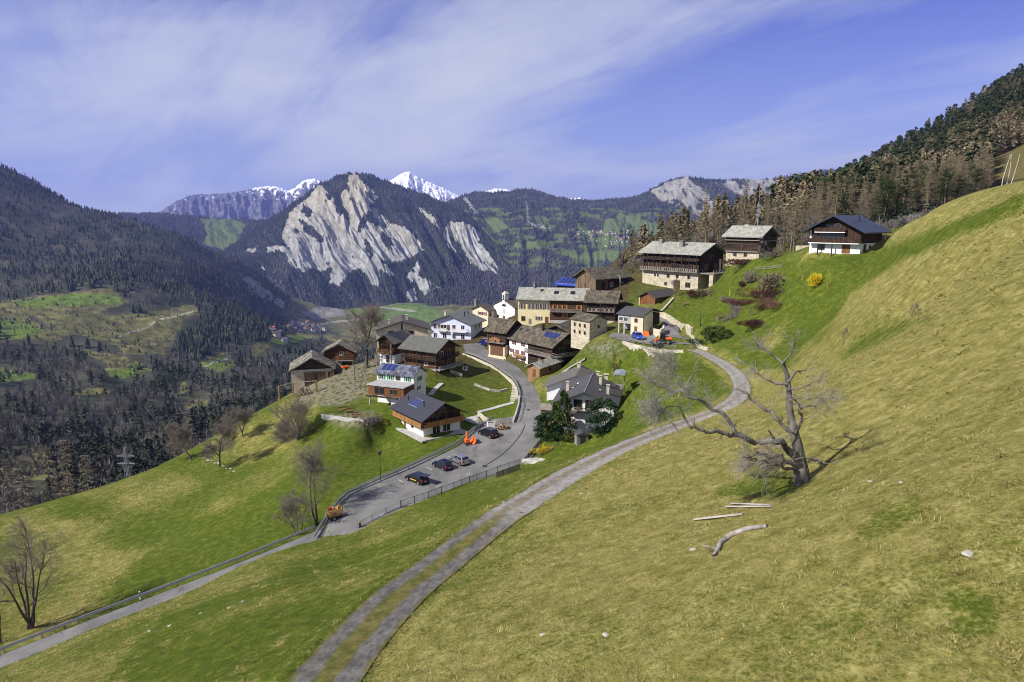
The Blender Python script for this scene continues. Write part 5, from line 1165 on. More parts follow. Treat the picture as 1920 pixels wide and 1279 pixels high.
# mossy barn with steel flue
h = House('barn', 'long grey-black barn with mossy brown roof and shiny steel flue', 'barn', (1117, 549), 172, B=(1079, 544.5), W=14, he=4.2, rise=2.6, ridge='X', eo=.9, go=1.)
h.wall('wall', STONEG, -3, .6); h.wall('timber_wall', TIMV, .6, 0, .04, gable=True, x1=5.); h.wall('dark_wall', TIMD, .6, 4.2, .0, x0=5.05); h.roof(SLATEM, .3); h.door('R', 3.2, .7, 1.6, 2.2, TIMD, .04)
MB().cyl((9.5, -1.0, -1.5), (9.5, -1.0, 4.3), .28, 10).cyl((9.5, -1., 4.3), (9.2, -.7, 4.9), .28, 10).build('flue', METAL, h.o); h.win('R', 6.8, 1.6, 1.2, 1., FRAMEW); h.win('R', 11.6, 1.6, 1., .8, FRAMEW)
# blue roof
h = House('house', 'low house whose whole roof is blue solar cells, behind the long pale roof', 'house', (1082, 550), 186, B=(1044, 547), W=8, he=2.4, rise=1.8, eo=.6, go=.6)
h.wall('wall', TIMD, -4, 0, gable=True); h.roof(plain('blue_cell_roof', (.03, .055, .32), .25, 0, .15, 1.)); h.panel(0, .2, h.L - .2, .05, .95, cells=5)
# garden shed
h = House('shed', 'little garage shed with rust-brown double doors and grey roof below the big stone house', 'shed', (1228, 574), 158, B=(1200, 571), C=(1258, 567), he=2.4, rise=1.3, ridge='X', eo=.6, go=.7)
h.wall('wall', TIMR, -2, 0, gable=True); h.roof(R_DGREY_X); h.door('L', h.L * .33, 0, 1.4, 1.9, TIMR, name='double_door'); h.door('L', h.L * .7, 0, 1.4, 1.9, TIMR, name='double_door'); h.posts('L', (h.L + .1,), -1, 2.3, .3, CREAM, .25)
# big house on stone base
h = House('village_house', 'large old house with cream stone base, black timber floors, galleries and two chimneys', 'house', (1308, 546), 165, rot=42, L=20, W=13, he=10.7, rise=2.7, eo=1.1, go=1.3)
h.wall('wall', STONEC, -3, 5.2); h.wall('timber_wall', TIMD, 5.2, 0, -.1, gable=True); h.roof(SLATEG, .25)
h.balcony('L', -.2, h.L, 5.4, 1.3, TIMG, 1., 0, gap=.7, deckmat=TIMG); h.balcony('L', 0, h.L, 8.7, 1.1, TIMD, .8, 0, gap=1.4, deckmat=TIMD)
for k in range(9): h.posts('L', (.1 + k * (h.L - .2) / 8,), 5.4, 10.2, 1.25, TIMD, .2)
for u, w_ in ((.13, 1.5), (.42, 2.2), (.72, 1.), (.86, 1.2)): h.win('L', h.L * u, 5.8, w_, 1.7, FRAMEO, off=-.1)
for u in (.16, .36, .52): h.win('L', h.L * u, 3.4, .8, .9, FRAMEB, panes=1)
for u in (.76, .70): h.win('L', h.L * u, 3.3, .9, 1., FRAMEW)
h.door('L', h.L * .36, 0., 2.2, 2.7, TIMB); h.win('L', h.L * .17, .9, 1.6, 1.3, FRAMEB); h.win('L', h.L * .56, 1., .8, .8, FRAMEB)
h.chimney(0, h.L * .42, .55, 1.2, 1.5, CHIMG); h.chimney(0, h.L * .86, .85, 1.1, 1.2, CHIMG)
dk = h.fb(MB(), 'R', 0., h.W + 5, 5.0, 5.3, 0, 5.).build('terrace', TIMG, h.o); m = MB()
for k in range(13): u = .1 + (h.W + 4.8) * k / 12; h.fb(m, 'R', u - .06, u + .06, 5.3, 6.3, 4.85, 5.)
for z in (5.6, 5.95, 6.22): h.fb(m, 'R', 0, h.W + 5, z, z + .08, 4.9, 4.98)
m.build('railing', TIMG, dk)
for u in (.8, 4.6, 10.): h.fb(MB(), 'R', u - .7, u + .7, -3, 4.95, 3.5, 4.8).build('pillar', STONEC, h.o)
h.posts('R', (1.5, 6.5, 11.5), 5.3, 10.2, .5, TIMD, .22); h.fb(MB(), 'R', 9.4, 9.8, 5.3, 9., .8, 1.2).build('parasol', FRAMEW, h.o); h.win('R', 4., 5.6, 2., 1.9, FRAMEB, off=-.1); h.win('R', 9., 5.6, 2., 1.9, FRAMEB, off=-.1); h.win('R', 6.5, 8.8, 2.4, 1.4, FRAMEB, off=-.1)
# raised granary
h = House('granary', 'black log granary on pale stone base with grey slab roof near the wood', 'barn', (1422.6, 483), 150, rot=45, L=9.3, W=9.6, he=5.5, rise=2.3, eo=.9, go=1.1)
h.wall('wall', STONEC, -2.5, 1.3); h.wall('timber_wall', TIMD, 1.45, 0, .15, gable=True); h.roof(R_GREY_X if False else SLATEG, .28); h.win('L', h.L * .4, .2, .8, .8, FRAMEB); h.win('L', h.L * .72, .2, .8, .8, FRAMEB); h.fb(MB(), 'L', 0, h.L, 1.3, 1.55, -.1, .5).build('beam', TIMG, h.o); h.fb(MB(), 'L', -.2, h.L + .2, 4.3, 4.5, 0, .7).build('gallery', TIMG, h.o); h.fb(MB(), 'R', 0, h.W + .4, 4.1, 4.3, 0, .8).build('gallery', TIMG, h.o); h.fb(MB(), 'L', h.L * .49, h.L * .53, 1.6, 4.2, .14, .25).build('corner_logs', TIMB, h.o)
p = h.rp(1, h.L * .65, .95); MB().box(p.x - .7, p.x + .7, p.y - .6, p.y + .6, p.z - .6, p.z + .45).build('chimney', GREYP, h.roofo)
# top chalet
h = House('chalet', 'large navy-roofed brown chalet with white ground floor, alone on the upper lawn', 'chalet', (1612, 476.5), 125, rot=41, L=11.3, W=11, he=5.1, rise=2.9, ridge='X', eo=1.5, go=1.6)
h.wall('wall', WHITE, -3, 2.25); h.wall('timber_wall', TIMX, 2.25, 0, .04, gable=True); h.roof(R_NAVY_X, .25)
h.balcony('L', -.1, h.L * .98, 2.3, 1.3, TIMX, .9, .04, True, deckmat=WHITE); h.balcony('L', h.L * .28, h.L * .88, 4.7, 1., TIMX, .95, .04, True, deckmat=FRAMEW); h.win('L', h.L * .58, 3., h.L * .5, 1.3, FRAMEB, off=.04, panes=5); h.win('L', h.L * .55, 4.9, 3., 1.5, FRAMEB, off=.04, panes=3)
h.win('L', h.L * .76, .7, 1.5, 1.1, FRAMEB); h.door('L', h.L * .27, .05, 1.8, 1.9, TIMR, name='garage_door'); h.posts('L', (h.L * .5, h.L * .78), -.5, 2.2, 1.3, TIMD, .2); h.win('R', 2.2, .2, 1., 1.8, FRAMEB); h.win('R', 5., .8, .7, .9, FRAMEB); h.win('R', 8., .8, .7, .9, FRAMEB); h.chimney(0, h.W * .55, .6, .4, 1.2, DMETAL); h.posts('R', (h.W - .1,), -1, 4.9, .9, FRAMEW, .15)
h.wall('corner_wall', WHITE, 2.25, 5.0, .06, x0=0, x1=.5, y0=h.L - .25)
# ------------------------------------------------------------------ walls, rails, fences
def hp(pl): return [Vector(p) for p in hit([a for a, b in pl], [b for a, b in pl])]
def wall_line(name, label, cat, ptsl, h, th, mat, down=1.5, group=None):
    m = MB()
    for a, b in zip(ptsl[:-1], ptsl[1:]):
        d = Vector((b.x - a.x, b.y - a.y, 0)); 
        if d.length < 1e-4: continue
        d.normalize(); n = Vector((-d.y, d.x, 0)) * th / 2; e = d * .0
        m.hexa([a - n - e + Vector((0, 0, -down)), a + n - e + Vector((0, 0, -down)), b + n + e + Vector((0, 0, -down)), b - n + e + Vector((0, 0, -down)), a - n - e + Vector((0, 0, h)), a + n - e + Vector((0, 0, h)), b + n + e + Vector((0, 0, h)), b - n + e + Vector((0, 0, h))])
    return tag(m.build(name, mat), label, cat, group)
def resample(ptsl, step):
    a = np.array([tuple(p) for p in ptsl]); L = np.r_[0, np.cumsum(np.linalg.norm(np.diff(a, axis=0), axis=1))]; n = max(2, int(L[-1] / step) + 1); q = np.linspace(0, L[-1], n)
    return [Vector((np.interp(t, L, a[:, 0]), np.interp(t, L, a[:, 1]), np.interp(t, L, a[:, 2]))) for t in q]
def rail(name, label, ptsl, step, post, beams, mat, cat='guard rail', pmat=None):
    """posts and long beams; beams: list of (height, width, thickness)"""
    P_ = resample(ptsl, step); t = thing(name, label, cat, P_[0]); o0 = P_[0]; me = None
    for p in P_:
        if me is None:
            o = MB().box(-post[0] / 2, post[0] / 2, -post[0] / 2, post[0] / 2, -.6, post[1]).build('post', pmat or mat, t); me = o.data
        else: o = link('post', me, None, t)
        o.location = p - o0
    for z, w, th in beams:
        m = MB()
        for a, b in zip(P_[:-1], P_[1:]): m.bar(a - o0 + Vector((0, 0, z)), b - o0 + Vector((0, 0, z)), th, w)
        m.build('beam', mat, t)
    return t
def edge_pts(E, i0, i1, off, other):
    out = []
    for i in range(i0, i1, 4):
        d = Vector(E[i] - other[i]); d.z = 0; d.normalize(); out.append(Vector(E[i]) + d * off)
    return out
rail('guard_rail', 'long steel guard rail beside the lower road running out of the picture', edge_pts(LL, 0, len(LL) - 2, .35, LR), 4., (.10, .72), [(.62, .40, .10)], METAL)
pk = [(590,1012),(604,990),(622,962),(648,931),(700,908),(760,882),(815,856),(856,836),(890,808),(926,786)]
pp = hp(pk)
rail('guard_rail', 'steel guard rail with handrail along the outer edge of the parking area', [p + Vector((0, 0, -.1)) for p in pp], 2.6, (.10, 1.05), [(.62, .36, .10), (1.08, .09, .09)], METAL)
rl = [(872,664),(893,671),(922,685),(946,701),(963,714),(971,727),(974,744)]
rail('guard_rail', 'dark blue-grey guard rail on top of the curved retaining wall', [p + Vector((0, 0, .05)) for p in hp(rl)], 2.2, (.1, .9), [(.55, .28, .09), (.88, .08, .08)], METAL)
rl2 = [(974,746),(972,764),(966,784),(962,794)]
wall_line('wall', 'low white concrete kerb wall with dark rail at the inside of the road bend', 'wall', hp(rl2), .7, .35, GREYP)
rail('railing', 'dark tubular railing on the white kerb wall at the road bend', [p + Vector((0, 0, .7)) for p in hp([(975,747),(977,764),(971,784),(967,793)])], 1.6, (.07, .55), [(.5, .08, .06), (.25, .06, .05)], DMETAL, 'railing')
wp = [p + Vector((-.3, -.25, .05)) for p in hp([(870,663),(892,671),(921,684),(945,701),(962,714),(970,727),(973,746)])]
wall_line('retaining_wall', 'curved cream stone retaining wall below the bend of the village road', 'wall', wp, .05, .5, STONEW, 3.2)
wall_line('retaining_wall', 'pale stone retaining wall carrying the village square with the blue car', 'wall', [p + Vector((0, -.3, 0)) for p in hp([(1168,640),(1192,647),(1212,651),(1240,656),(1262,657),(1282,657)])], .15, .5, STONEW, 2.6)
rail('railing', 'grey timber railing on the wall in front of the loader', [p + Vector((0, 0, .1)) for p in hp([(1176,639),(1195,646),(1215,649),(1240,654),(1268,656)])], 2.4, (.14, .95), [(.85, .1, .1), (.5, .1, .06)], TIMG, 'railing')
wall_line('retaining_wall', 'cream stone wall bordering the upper road below the heather lawn', 'wall', hp([(1236,592),(1252,600),(1266,610),(1276,617),(1288,620),(1297,627)]), 1.5, .5, STONEC, 2.5)
wall_line('wall', 'rounded cream rendered wall beside the orange machine and garage house', 'wall', hp([(1219,624),(1228,628),(1237,630),(1243,627),(1244,621)]), 1.5, .4, CREAM, 1.5)
wall_line('wall', 'weathered grey concrete garden wall under the lawn with wooden benches', 'wall', [p + Vector((0, -.3, 0)) for p in hp([(604,780),(640,785),(683,791)])], .5, .35, GREYP, 2.2)
wall_line('stone_wall', 'small dry-stone wall curving across the terraced lawn inside the bend', 'wall', hp([(890,722),(905,728),(920,733),(938,735),(951,731)]), .45, .5, STONEG, 1.2)
wall_line('stone_wall', 'short dry-stone wall block at the top of the terraced lawn', 'wall', hp([(844,698),(855,702),(867,706)]), .7, .6, STONEG, 1.2)
wall_line('stone_wall', 'pale stone wall behind the woodpile beside the garden path', 'wall', hp([(897,778),(905,786),(915,793)]), .9, .4, STONEW, 1.5)
wall_line('stone_wall', 'short pale stone wall between granary and navy-roofed chalet', 'wall', [Vector(P(1493, 475, 152 * S)), Vector(P(1518, 475, 146 * S))], 2.0, .5, STONEC, 1.5)
wall_line('stone_wall', 'rough stone edging where the gravel track leaves the square', 'wall', hp([(1298,633),(1305,645),(1316,654),(1328,657)]), .6, .5, STONEW, 1.2)
wall_line('wall', 'sloping stone coping wall beside the shed below the big stone house', 'wall', hp([(1238,588),(1250,576),(1262,562)]), .6, .4, STONEW, 1.5)
# dark fence along the near side of the parking
def bar_fence(name, label, ptsl, h, step, mat, mesh_step=.16, cat='fence'):
    P_ = resample(ptsl, step); o0 = P_[0]; t = thing(name, label, cat, o0)
    for p in P_: MB().box(p.x - o0.x - .05, p.x - o0.x + .05, p.y - o0.y - .05, p.y - o0.y + .05, p.z - o0.z - .5, p.z - o0.z + h + .05).build('post', mat, t)
    m = MB(); q = resample(ptsl, mesh_step)
    for z in (.12, h - .05):
        for a, b in zip(P_[:-1], P_[1:]): m.bar(a - o0 + Vector((0, 0, z)), b - o0 + Vector((0, 0, z)), .05)
    for p in q: m.bar(p - o0 + Vector((0, 0, .1)), p - o0 + Vector((0, 0, h)), .028)
    m.build('bars', mat, t); return t
bar_fence('fence', 'dark metal bar fence along the near side of the parking area', [p + Vector((.0, -.3, .1)) for p in hp([(752,951),(800,935),(850,917),(900,898),(940,884),(975,872)])], 1.15, 2.4, DMETAL)
bar_fence('fence', 'pale see-through mesh fence at the lower end of the parking area', hp([(671,991),(700,976),(730,960),(752,951)]), 1.05, 2.2, METAL, .22)
def slat_fence(name, label, ptsl, h, mat, step=2., n=3):
    P_ = resample(ptsl, step); o0 = P_[0]; t = thing(name, label, 'fence', o0)
    for p in P_: MB().box(p.x - o0.x - .06, p.x - o0.x + .06, p.y - o0.y - .06, p.y - o0.y + .06, p.z - o0.z - .5, p.z - o0.z + h + .1).build('post', mat, t)
    m = MB()
    for k in range(n):
        for a, b in zip(P_[:-1], P_[1:]): z = h * (k + .8) / n; m.bar(a - o0 + Vector((0, 0, z)), b - o0 + Vector((0, 0, z)), .04, .13)
    m.build('rails', mat, t)
slat_fence('fence', 'weathered wooden fence round the flower bed below the evergreens', hp([(985,868),(1000,850),(1016,830)]), 1.1, TIMD, 1.8, 5)
slat_fence('fence', 'leaning wooden rail fence on the meadow side of the yellow flower bed', hp([(1012,856),(1030,848),(1050,838)]), 1., TIMG, 2., 2)
slat_fence('fence', 'short lattice garden fence beside the dark bar fence', hp([(930,896),(950,889),(975,880)]), 1., TIMG, 1.3, 6)
slat_fence('fence', 'low grey lattice fence behind the woodpile', hp([(920,793),(940,795),(957,794)]), .9, TIMG, 1.8, 4)
slat_fence('fence', 'tall picket screen between the big bare tree and the orange-balcony chalet', hp([(696,672),(703,676),(711,680)]), 2., TIMG, 1.2, 6)
slat_fence('fence', 'grey wooden fence at the corner of the lawn below the granary', hp([(1416,508),(1440,506),(1466,503)]), .9, TIMG, 2.2, 2)
# wooden terrace with railing on the slope
zt = -25.3 * S
dk = [on_plane(px, py, zt) for px, py in ((1283,601),(1300,609),(1325,617),(1361,612),(1352,602),(1318,597))]
c0 = sum(dk) / len(dk); t = thing('terrace', 'timber terrace with pale vertical railing built out above the upper road', 'terrace', c0); m = MB(); b = [q - c0 for q in dk]
for z in (0., -.3): m.quad(*[(q[0], q[1], z) for q in (b if z == 0 else b[::-1])])
for i in range(6): a_, b2 = b[i], b[(i + 1) % 6]; m.quad((a_[0], a_[1], -.3), (b2[0], b2[1], -.3), (b2[0], b2[1], 0), (a_[0], a_[1], 0))
m.build('deck', TIMG, t); m = MB()
for i in range(4):
    A_ = Vector(b[i]); B_ = Vector(b[i + 1]); n = max(2, int((B_ - A_).length / .55))
    for k in range(n + 1): q = A_.lerp(B_, k / n); m.box(q.x - .07, q.x + .07, q.y - .05, q.y + .05, 0, 1.1)
    for z in (.3, .6, .95): m.bar(A_ + Vector((0, 0, z)), B_ + Vector((0, 0, z)), .05, .1)
m.build('railing', TIMG, t)
A_, B_ = Vector(b[0]), Vector(b[2]); d = (B_ - A_); 
wl = MB(); n_ = Vector((-d.y, d.x, 0)).normalized() * .6
p0, p1 = A_ + n_, B_ + n_; wl.hexa([p0 + Vector((0, 0, -4)), p0 + n_ * .5 + Vector((0, 0, -4)), p1 + n_ * .5 + Vector((0, 0, -4)), p1 + Vector((0, 0, -4)), p0 + Vector((0, 0, -.31)), p0 + n_ * .5 + Vector((0, 0, -.31)), p1 + n_ * .5 + Vector((0, 0, -.31)), p1 + Vector((0, 0, -.31))]); wl.build('wall', WHITE, t)
q0 = p0.lerp(p1, .38); q1 = p0.lerp(p1, .58); e = -n_ * .12
MB().hexa([q0 + e + Vector((0, 0, -4)), q0 + Vector((0, 0, -4)), q1 + Vector((0, 0, -4)), q1 + e + Vector((0, 0, -4)), q0 + e + Vector((0, 0, -.7)), q0 + Vector((0, 0, -.7)), q1 + Vector((0, 0, -.7)), q1 + e + Vector((0, 0, -.7))]).build('door', TIMR, t)
# garden paths and steps
def path_strip(name, pl, hw, mat, dz=.05):
    c = dens(np.array([tuple(p) for p in hp(pl)]), .6); t_ = np.gradient(c[:, :2], axis=0); t_ /= np.linalg.norm(t_, axis=1)[:, None]; n = np.c_[-t_[:, 1], t_[:, 0]]
    L = c.copy(); Rr = c.copy(); L[:, :2] += n * hw; Rr[:, :2] -= n * hw; C_ = c.copy()
    for E in (L, Rr, C_): E[:, 2] = G(E[:, 0], E[:, 1])
    z = np.maximum(np.maximum(L[:, 2], Rr[:, 2]), C_[:, 2]) + dz; L[:, 2] = z; Rr[:, 2] = z
    V = np.concatenate([np.c_[L[:, :2], z - .4], L, Rr, np.c_[Rr[:, :2], z - .4]]).reshape(4, -1, 3).transpose(1, 0, 2).reshape(-1, 3)
    tag(link(name, np_mesh(name, V, grid_faces(len(c), 4)[:, ::-1], False), mat), kind='structure')
path_strip('path', [(896,773),(915,768),(940,761),(964,755)], .7, GREYP); path_strip('path', [(806,741),(815,731),(828,720)], .6, GREYP); path_strip('path', [(868,788),(885,784),(900,780)], .7, GREYP)
path_strip('path', [(1048,706),(1062,694),(1080,684),(1098,674)], .6, GREYP, .02)
t = thing('steps', 'flight of pale stone steps beside the curved retaining wall', 'steps', h1(962, 752)); a0 = Vector(h1(962, 752)); a1 = Vector(h1(966, 728)); m = MB(); d = (a1 - a0)
for k in range(9):
    q = d * (k / 9); m.box(q.x - .7, q.x + .7, q.y - .3, q.y + .35, -1, .25 + (d.z + .3) * k / 9)
m.build('treads', STONEW, t)

# ------------------------------------------------------------------ vehicles
def paint(name, c, rough=.28, metal=.3):
    m, nt, b = new_mat(name); b.inputs['Base Color'].default_value = (*c, 1); b.inputs['Roughness'].default_value = rough; b.inputs['Metallic'].default_value = metal; b.inputs['Coat Weight'].default_value = .6; return m
TYRE = plain('tyre_rubber', (.02, .02, .02), .85, 0, .2); RIM = plain('alloy_rim', (.42, .43, .45), .35, .8, .05); RED = paint('red_lamp', (.45, .012, .012)); LAMP = paint('clear_lamp', (.75, .76, .78), .15, .1); PLATE = plain('number_plate', (.75, .75, .72), .5, 0, .02); CARGLASS, nt_, b_ = new_mat('car_glass'); b_.inputs['Base Color'].default_value = (.012, .014, .018, 1); b_.inputs['Roughness'].default_value = .06
def wheel(par, x, y, r=.33, w=.22):
    o = MB().cyl((x, y - w / 2, r), (x, y + w / 2, r), r, 18).build('wheel', TYRE, par)
    s = 1 if y > 0 else -1; m = MB().cyl((x, y + s * (w / 2 - .02), r), (x, y + s * (w / 2 + .015), r), r * .62, 14); m.build('rim', RIM, o)
    MB().cyl((x, y + s * (w / 2), r), (x, y + s * (w / 2 + .03), r), r * .15, 8).build('hub', DMETAL, o)
def car(name, label, front, rear, col, style='hatch', L=4.15, W=1.76, H=1.5, side=1, hatch_open=False, cat='car', dots=None):
    a = Vector(h1(*front)); b = Vector(h1(*rear)); d = (a - b); ang = math.atan2(d.y, d.x); c = (a + b) / 2; n = Vector((math.sin(ang), -math.cos(ang), 0)) * side; c = c + n * W * .45
    t = thing(name, label, cat, (c.x, c.y, c.z + .06), ang); t.scale = (1.09,) * 3; hw = W / 2; k = H / 1.5
    x0, x1 = -L / 2, L / 2
    prof = [(x0, .32), (x0 - .02, .62 * k), (x0 + .05, .95 * k), (x0 + .35, 1.0 * k), (x1 - 1.12, .98 * k), (x1 - .35, .86 * k), (x1 - .05, .70 * k), (x1, .45), (x1 - .08, .28), (x0 + .1, .26)]
    bd = MB().prism([(x, z) for x, z in prof], 'y', -hw, hw); bd.v = [(x, y * (1 - .10 * max(0, (abs(x) - L * .32) / (L * .18))) * (.96 if z > .8 * k else 1), z) for x, y, z in bd.v]; bd.build('body', col, t, .05)
    rx0, rx1 = x0 + (.55 if style != 'van' else .15), x1 - (1.75 if style != 'van' else 1.2); bx0, bx1 = x0 + .12, x1 - 1.0; zr = H - .02; zb = .93 * k; hb = hw * .93; ht = hw * .74
    cab = MB().hexa([(bx0, -hb, zb), (bx1, -hb, zb), (bx1, hb, zb), (bx0, hb, zb), (rx0, -ht, zr), (rx1, -ht, zr), (rx1, ht, zr), (rx0, ht, zr)]).build('cabin', col, t, .04)
    def pane(name, p4, off):
        n4 = [Vector(p) for p in p4]; nn = (n4[1] - n4[0]).cross(n4[3] - n4[0]).normalized() * off; MB().hexa([p - nn * .2 for p in n4] + [p + nn for p in n4]).build(name, CARGLASS, t)
    f = lambda u, v, s: Vector(((bx0 + (bx1 - bx0) * u) * (1 - v) + (rx0 + (rx1 - rx0) * u) * v, s * (hb * (1 - v) + ht * v), zb + (zr - zb) * v))
    for s in (-1, 1):
        q = [f(.08, .14, s), f(.48, .14, s), f(.48, .86, s), f(.08, .86, s)]; q2 = [f(.53, .14, s), f(.93, .14, s), f(.90, .86, s), f(.53, .86, s)]
        for w_ in (q, q2): pane('side_window', w_ if s < 0 else [w_[1], w_[0], w_[3], w_[2]], .02)
    g = lambda v, y, u: Vector(((bx1 if u else bx0) * (1 - v) + (rx1 if u else rx0) * v, y * (hb * (1 - v) + ht * v), zb + (zr - zb) * v))
    pane('windscreen', [g(.12, -.88, 1), g(.12, .88, 1), g(.9, .86, 1), g(.9, -.86, 1)], .02); pane('rear_window', [g(.2, .86, 0), g(.2, -.86, 0), g(.88, -.84, 0), g(.88, .84, 0)], .02)
    for x in (x1 - .78, x0 + .72):
        for s in (-1, 1): wheel(t, x, s * (hw - .1), .33 * k ** .5)
    for s in (-1, 1):
        MB().box(x1 - .16, x1 - .01, s * hw * .66 - .19, s * hw * .66 + .19, .60 * k, .74 * k).build('headlight', LAMP, t); MB().box(x0 - .035, x0 + .12, s * hw * .76 - .14, s * hw * .76 + .14, .68 * k, .96 * k).build('tail_light', RED, t); MB().box(x1 - 1.35, x1 - 1.2, s * (hw + .1) - .08, s * (hw + .1) + .08, .95 * k, 1.08 * k).build('wing_mirror', col, t)
    MB().box(x0 - .045, x0, -.26, .26, .52, .63).build('number_plate', PLATE, t); MB().box(x0 + .05, x1 - .05, -hw * .96, hw * .96, .2, .32).build('sill', TYRE, t)
    if hatch_open: MB().hexa([(x0 - .75, -ht, H + .12), (rx0, -ht, H + .02), (rx0, ht, H + .02), (x0 - .75, ht, H + .12), (x0 - .75, -ht, H + .18), (rx0, -ht, H + .08), (rx0, ht, H + .08), (x0 - .75, ht, H + .18)]).build('tailgate', col, t)
    if dots: MB().box(-.9, .55, hw - .001, hw + .012, .55, .72).build('stripe', dots, t)
    return t
PBLACK = paint('black_paint', (.008, .008, .012)); PNAVY = paint('dark_navy_paint', (.010, .013, .035)); PSILV = paint('silver_paint', (.40, .40, .41), .3, .7); PBLUE = paint('bright_blue_paint', (.02, .07, .52)); PDBLUE = paint('dark_blue_paint', (.012, .016, .12)); PORANGE = paint('orange_paint', (.85, .14, .012), .45, 0); PYEL = paint('yellow_paint', (.62, .36, .03), .5, 0)
car('parked_car', 'black car with yellow side stripe and raised tailgate, parked lowest in the row', (763,901.3), (787,911), PBLACK, W=1.8, H=1.52, hatch_open=True, dots=PYEL)
car('parked_car', 'dark navy small car parked directly beside the silver hatchback', (812.6,875.6), (834,884.5), PNAVY, L=3.9)
car('parked_car', 'silver hatchback with dark roof parked in the middle of the parking area', (845,865.5), (865,874.5), PSILV, L=4.1)
car('parked_car', 'large dark car parked nearest the woodpile and the orange plough', (900.3,816.3), (920,823.6), PBLACK, 'suv', 4.4, 1.85, 1.62)
car('parked_car', 'bright blue car parked on the village square wall', (1196,640), (1184,633), PBLUE, L=3.9, H=1.5, side=-1)
car('parked_van', 'dark blue van half hidden behind the barn with the garage door', (904,648), (914,650), PDBLUE, 'van', 4.5, 1.85, 1.95, cat='van')
# loader on the square
a = Vector(h1(1243, 645)); t = thing('loader', 'dark green and orange wheel loader standing on the village square', 'loader', (a.x, a.y, a.z + .05), R(172))
for x, y in ((-1.0, -.75), (-1.0, .75), (1.0, -.75), (1.0, .75)): wheel(t, x, y, .52, .4)
PGREEN = paint('dark_green_paint', (.01, .035, .025), .4)
MB().box(-1.8, 1.5, -.55, .55, .5, 1.05).build('chassis', PGREEN, t, .05); MB().box(-1.9, -.5, -.6, .6, 1.05, 1.5).build('bonnet', PORANGE, t, .08); MB().hexa([(-.5, -.6, 1.05), (.8, -.6, 1.05), (.8, .6, 1.05), (-.5, .6, 1.05), (-.35, -.55, 2.4), (.6, -.55, 2.4), (.6, .55, 2.4), (-.35, .55, 2.4)]).build('cab', CARGLASS, t, .04); MB().box(-.5, .75, -.65, .65, 2.4, 2.5).build('cab_roof', PGREEN, t, .03)
for s in (-1, 1): MB().bar((.7, s * .5, 1.3), (2.1, s * .5, .6), .14, .2).build('loader_arm', PORANGE, t)
MB().prism([(2.1, .15), (2.9, .12), (2.9, .2), (2.25, .35), (2.2, .95), (2.1, .95)], 'y', -1., 1.).build('bucket', DMETAL, t)
# orange plough and other small machines
a = Vector(h1(880, 832)); t = thing('snow_plough', 'bright orange snow plough unit parked against the guard rail', 'plough', a, R(20))
pr = [(1.0 * math.cos(x), .95 + .95 * math.sin(x)) for x in np.linspace(-2.0, .5, 9)]; pr += [(p_[0] + .12, p_[1]) for p_ in pr[::-1]]
m = MB(); n_ = len(pr)
for i in range(8): m.hexa([(pr[i][0], -1.2, pr[i][1]), (pr[n_ - 1 - i][0], -1.2, pr[n_ - 1 - i][1]), (pr[n_ - 1 - i][0], 1.2, pr[n_ - 1 - i][1]), (pr[i][0], 1.2, pr[i][1]), (pr[i + 1][0], -1.2, pr[i + 1][1]), (pr[n_ - 2 - i][0], -1.2, pr[n_ - 2 - i][1]), (pr[n_ - 2 - i][0], 1.2, pr[n_ - 2 - i][1]), (pr[i + 1][0], 1.2, pr[i + 1][1])])
m.build('blade', PORANGE, t); MB().box(-.9, .1, -.45, .45, .3, 1.1).build('housing', PORANGE, t, .1); MB().cyl((-.5, 0, 1.1), (-.5, .1, 2.6), .28, 10, .16).build('chute', PORANGE, t); MB().box(-.95, .9, -1.1, 1.1, .02, .12).build('skid', DMETAL, t)
a = Vector(h1(1210, 630)); t = thing('snow_plough', 'small orange plough blade standing at the corner of the garage house', 'plough', a, R(-30)); MB().prism([(-1.1, 0), (1.1, 0), (.8, 1.0), (-.3, 1.35), (-1., .8)], 'y', -.12, .12).build('blade', PORANGE, t); MB().bar((0, 0, .3), (.2, .9, .1), .12).bar((-.6, 0, .5), (.1, .9, .1), .1).build('frame', PORANGE, t)
a = Vector(h1(628, 972)); t = thing('trailer', 'small trailer stacked with orange timber frames at the end of the parking area', 'trailer', a, R(25))
for y in (-.8, .8): wheel(t, -.2, y, .3, .2)
MB().box(-1.3, 1.2, -.7, .7, .42, .55).build('bed', DMETAL, t); MB().box(-1.35, -1.25, -.7, .7, .3, .95).build('tailboard', METAL, t); MB().bar((1.2, 0, .45), (2.4, 0, .4), .1).build('drawbar', METAL, t)
a += Vector((0, 0, .55)); t = thing('timber_stack', 'stack of orange-yellow wooden frames lying on the small trailer', 'frame', a, R(35)); m = MB()
for k in range(4): z = .1 + k * .28; m.bar((-1.1, -.6, z), (1.2, -.6, z + .1), .12).bar((-1.1, .6, z), (1.2, .6, z + .1), .12).bar((-1.0 + .3 * k, -.7, z + .1), (-1.0 + .3 * k, .7, z + .1), .12).bar((1. - .2 * k, -.7, z + .12), (1. - .2 * k, .7, z + .12), .12)
m.bar((.2, -.6, .2), (.4, -.6, 1.7), .12).bar((1., -.6, .2), (1.1, -.6, 1.6), .12).bar((.4, -.6, 1.7), (1.1, -.6, 1.6), .12); m.build('rails', plain('yellow_timber', (.55, .30, .06), .7), t); MB().box(-1.0, -.5, -.4, .3, 1.2, 1.5).build('red_cover', RED, t, .05)
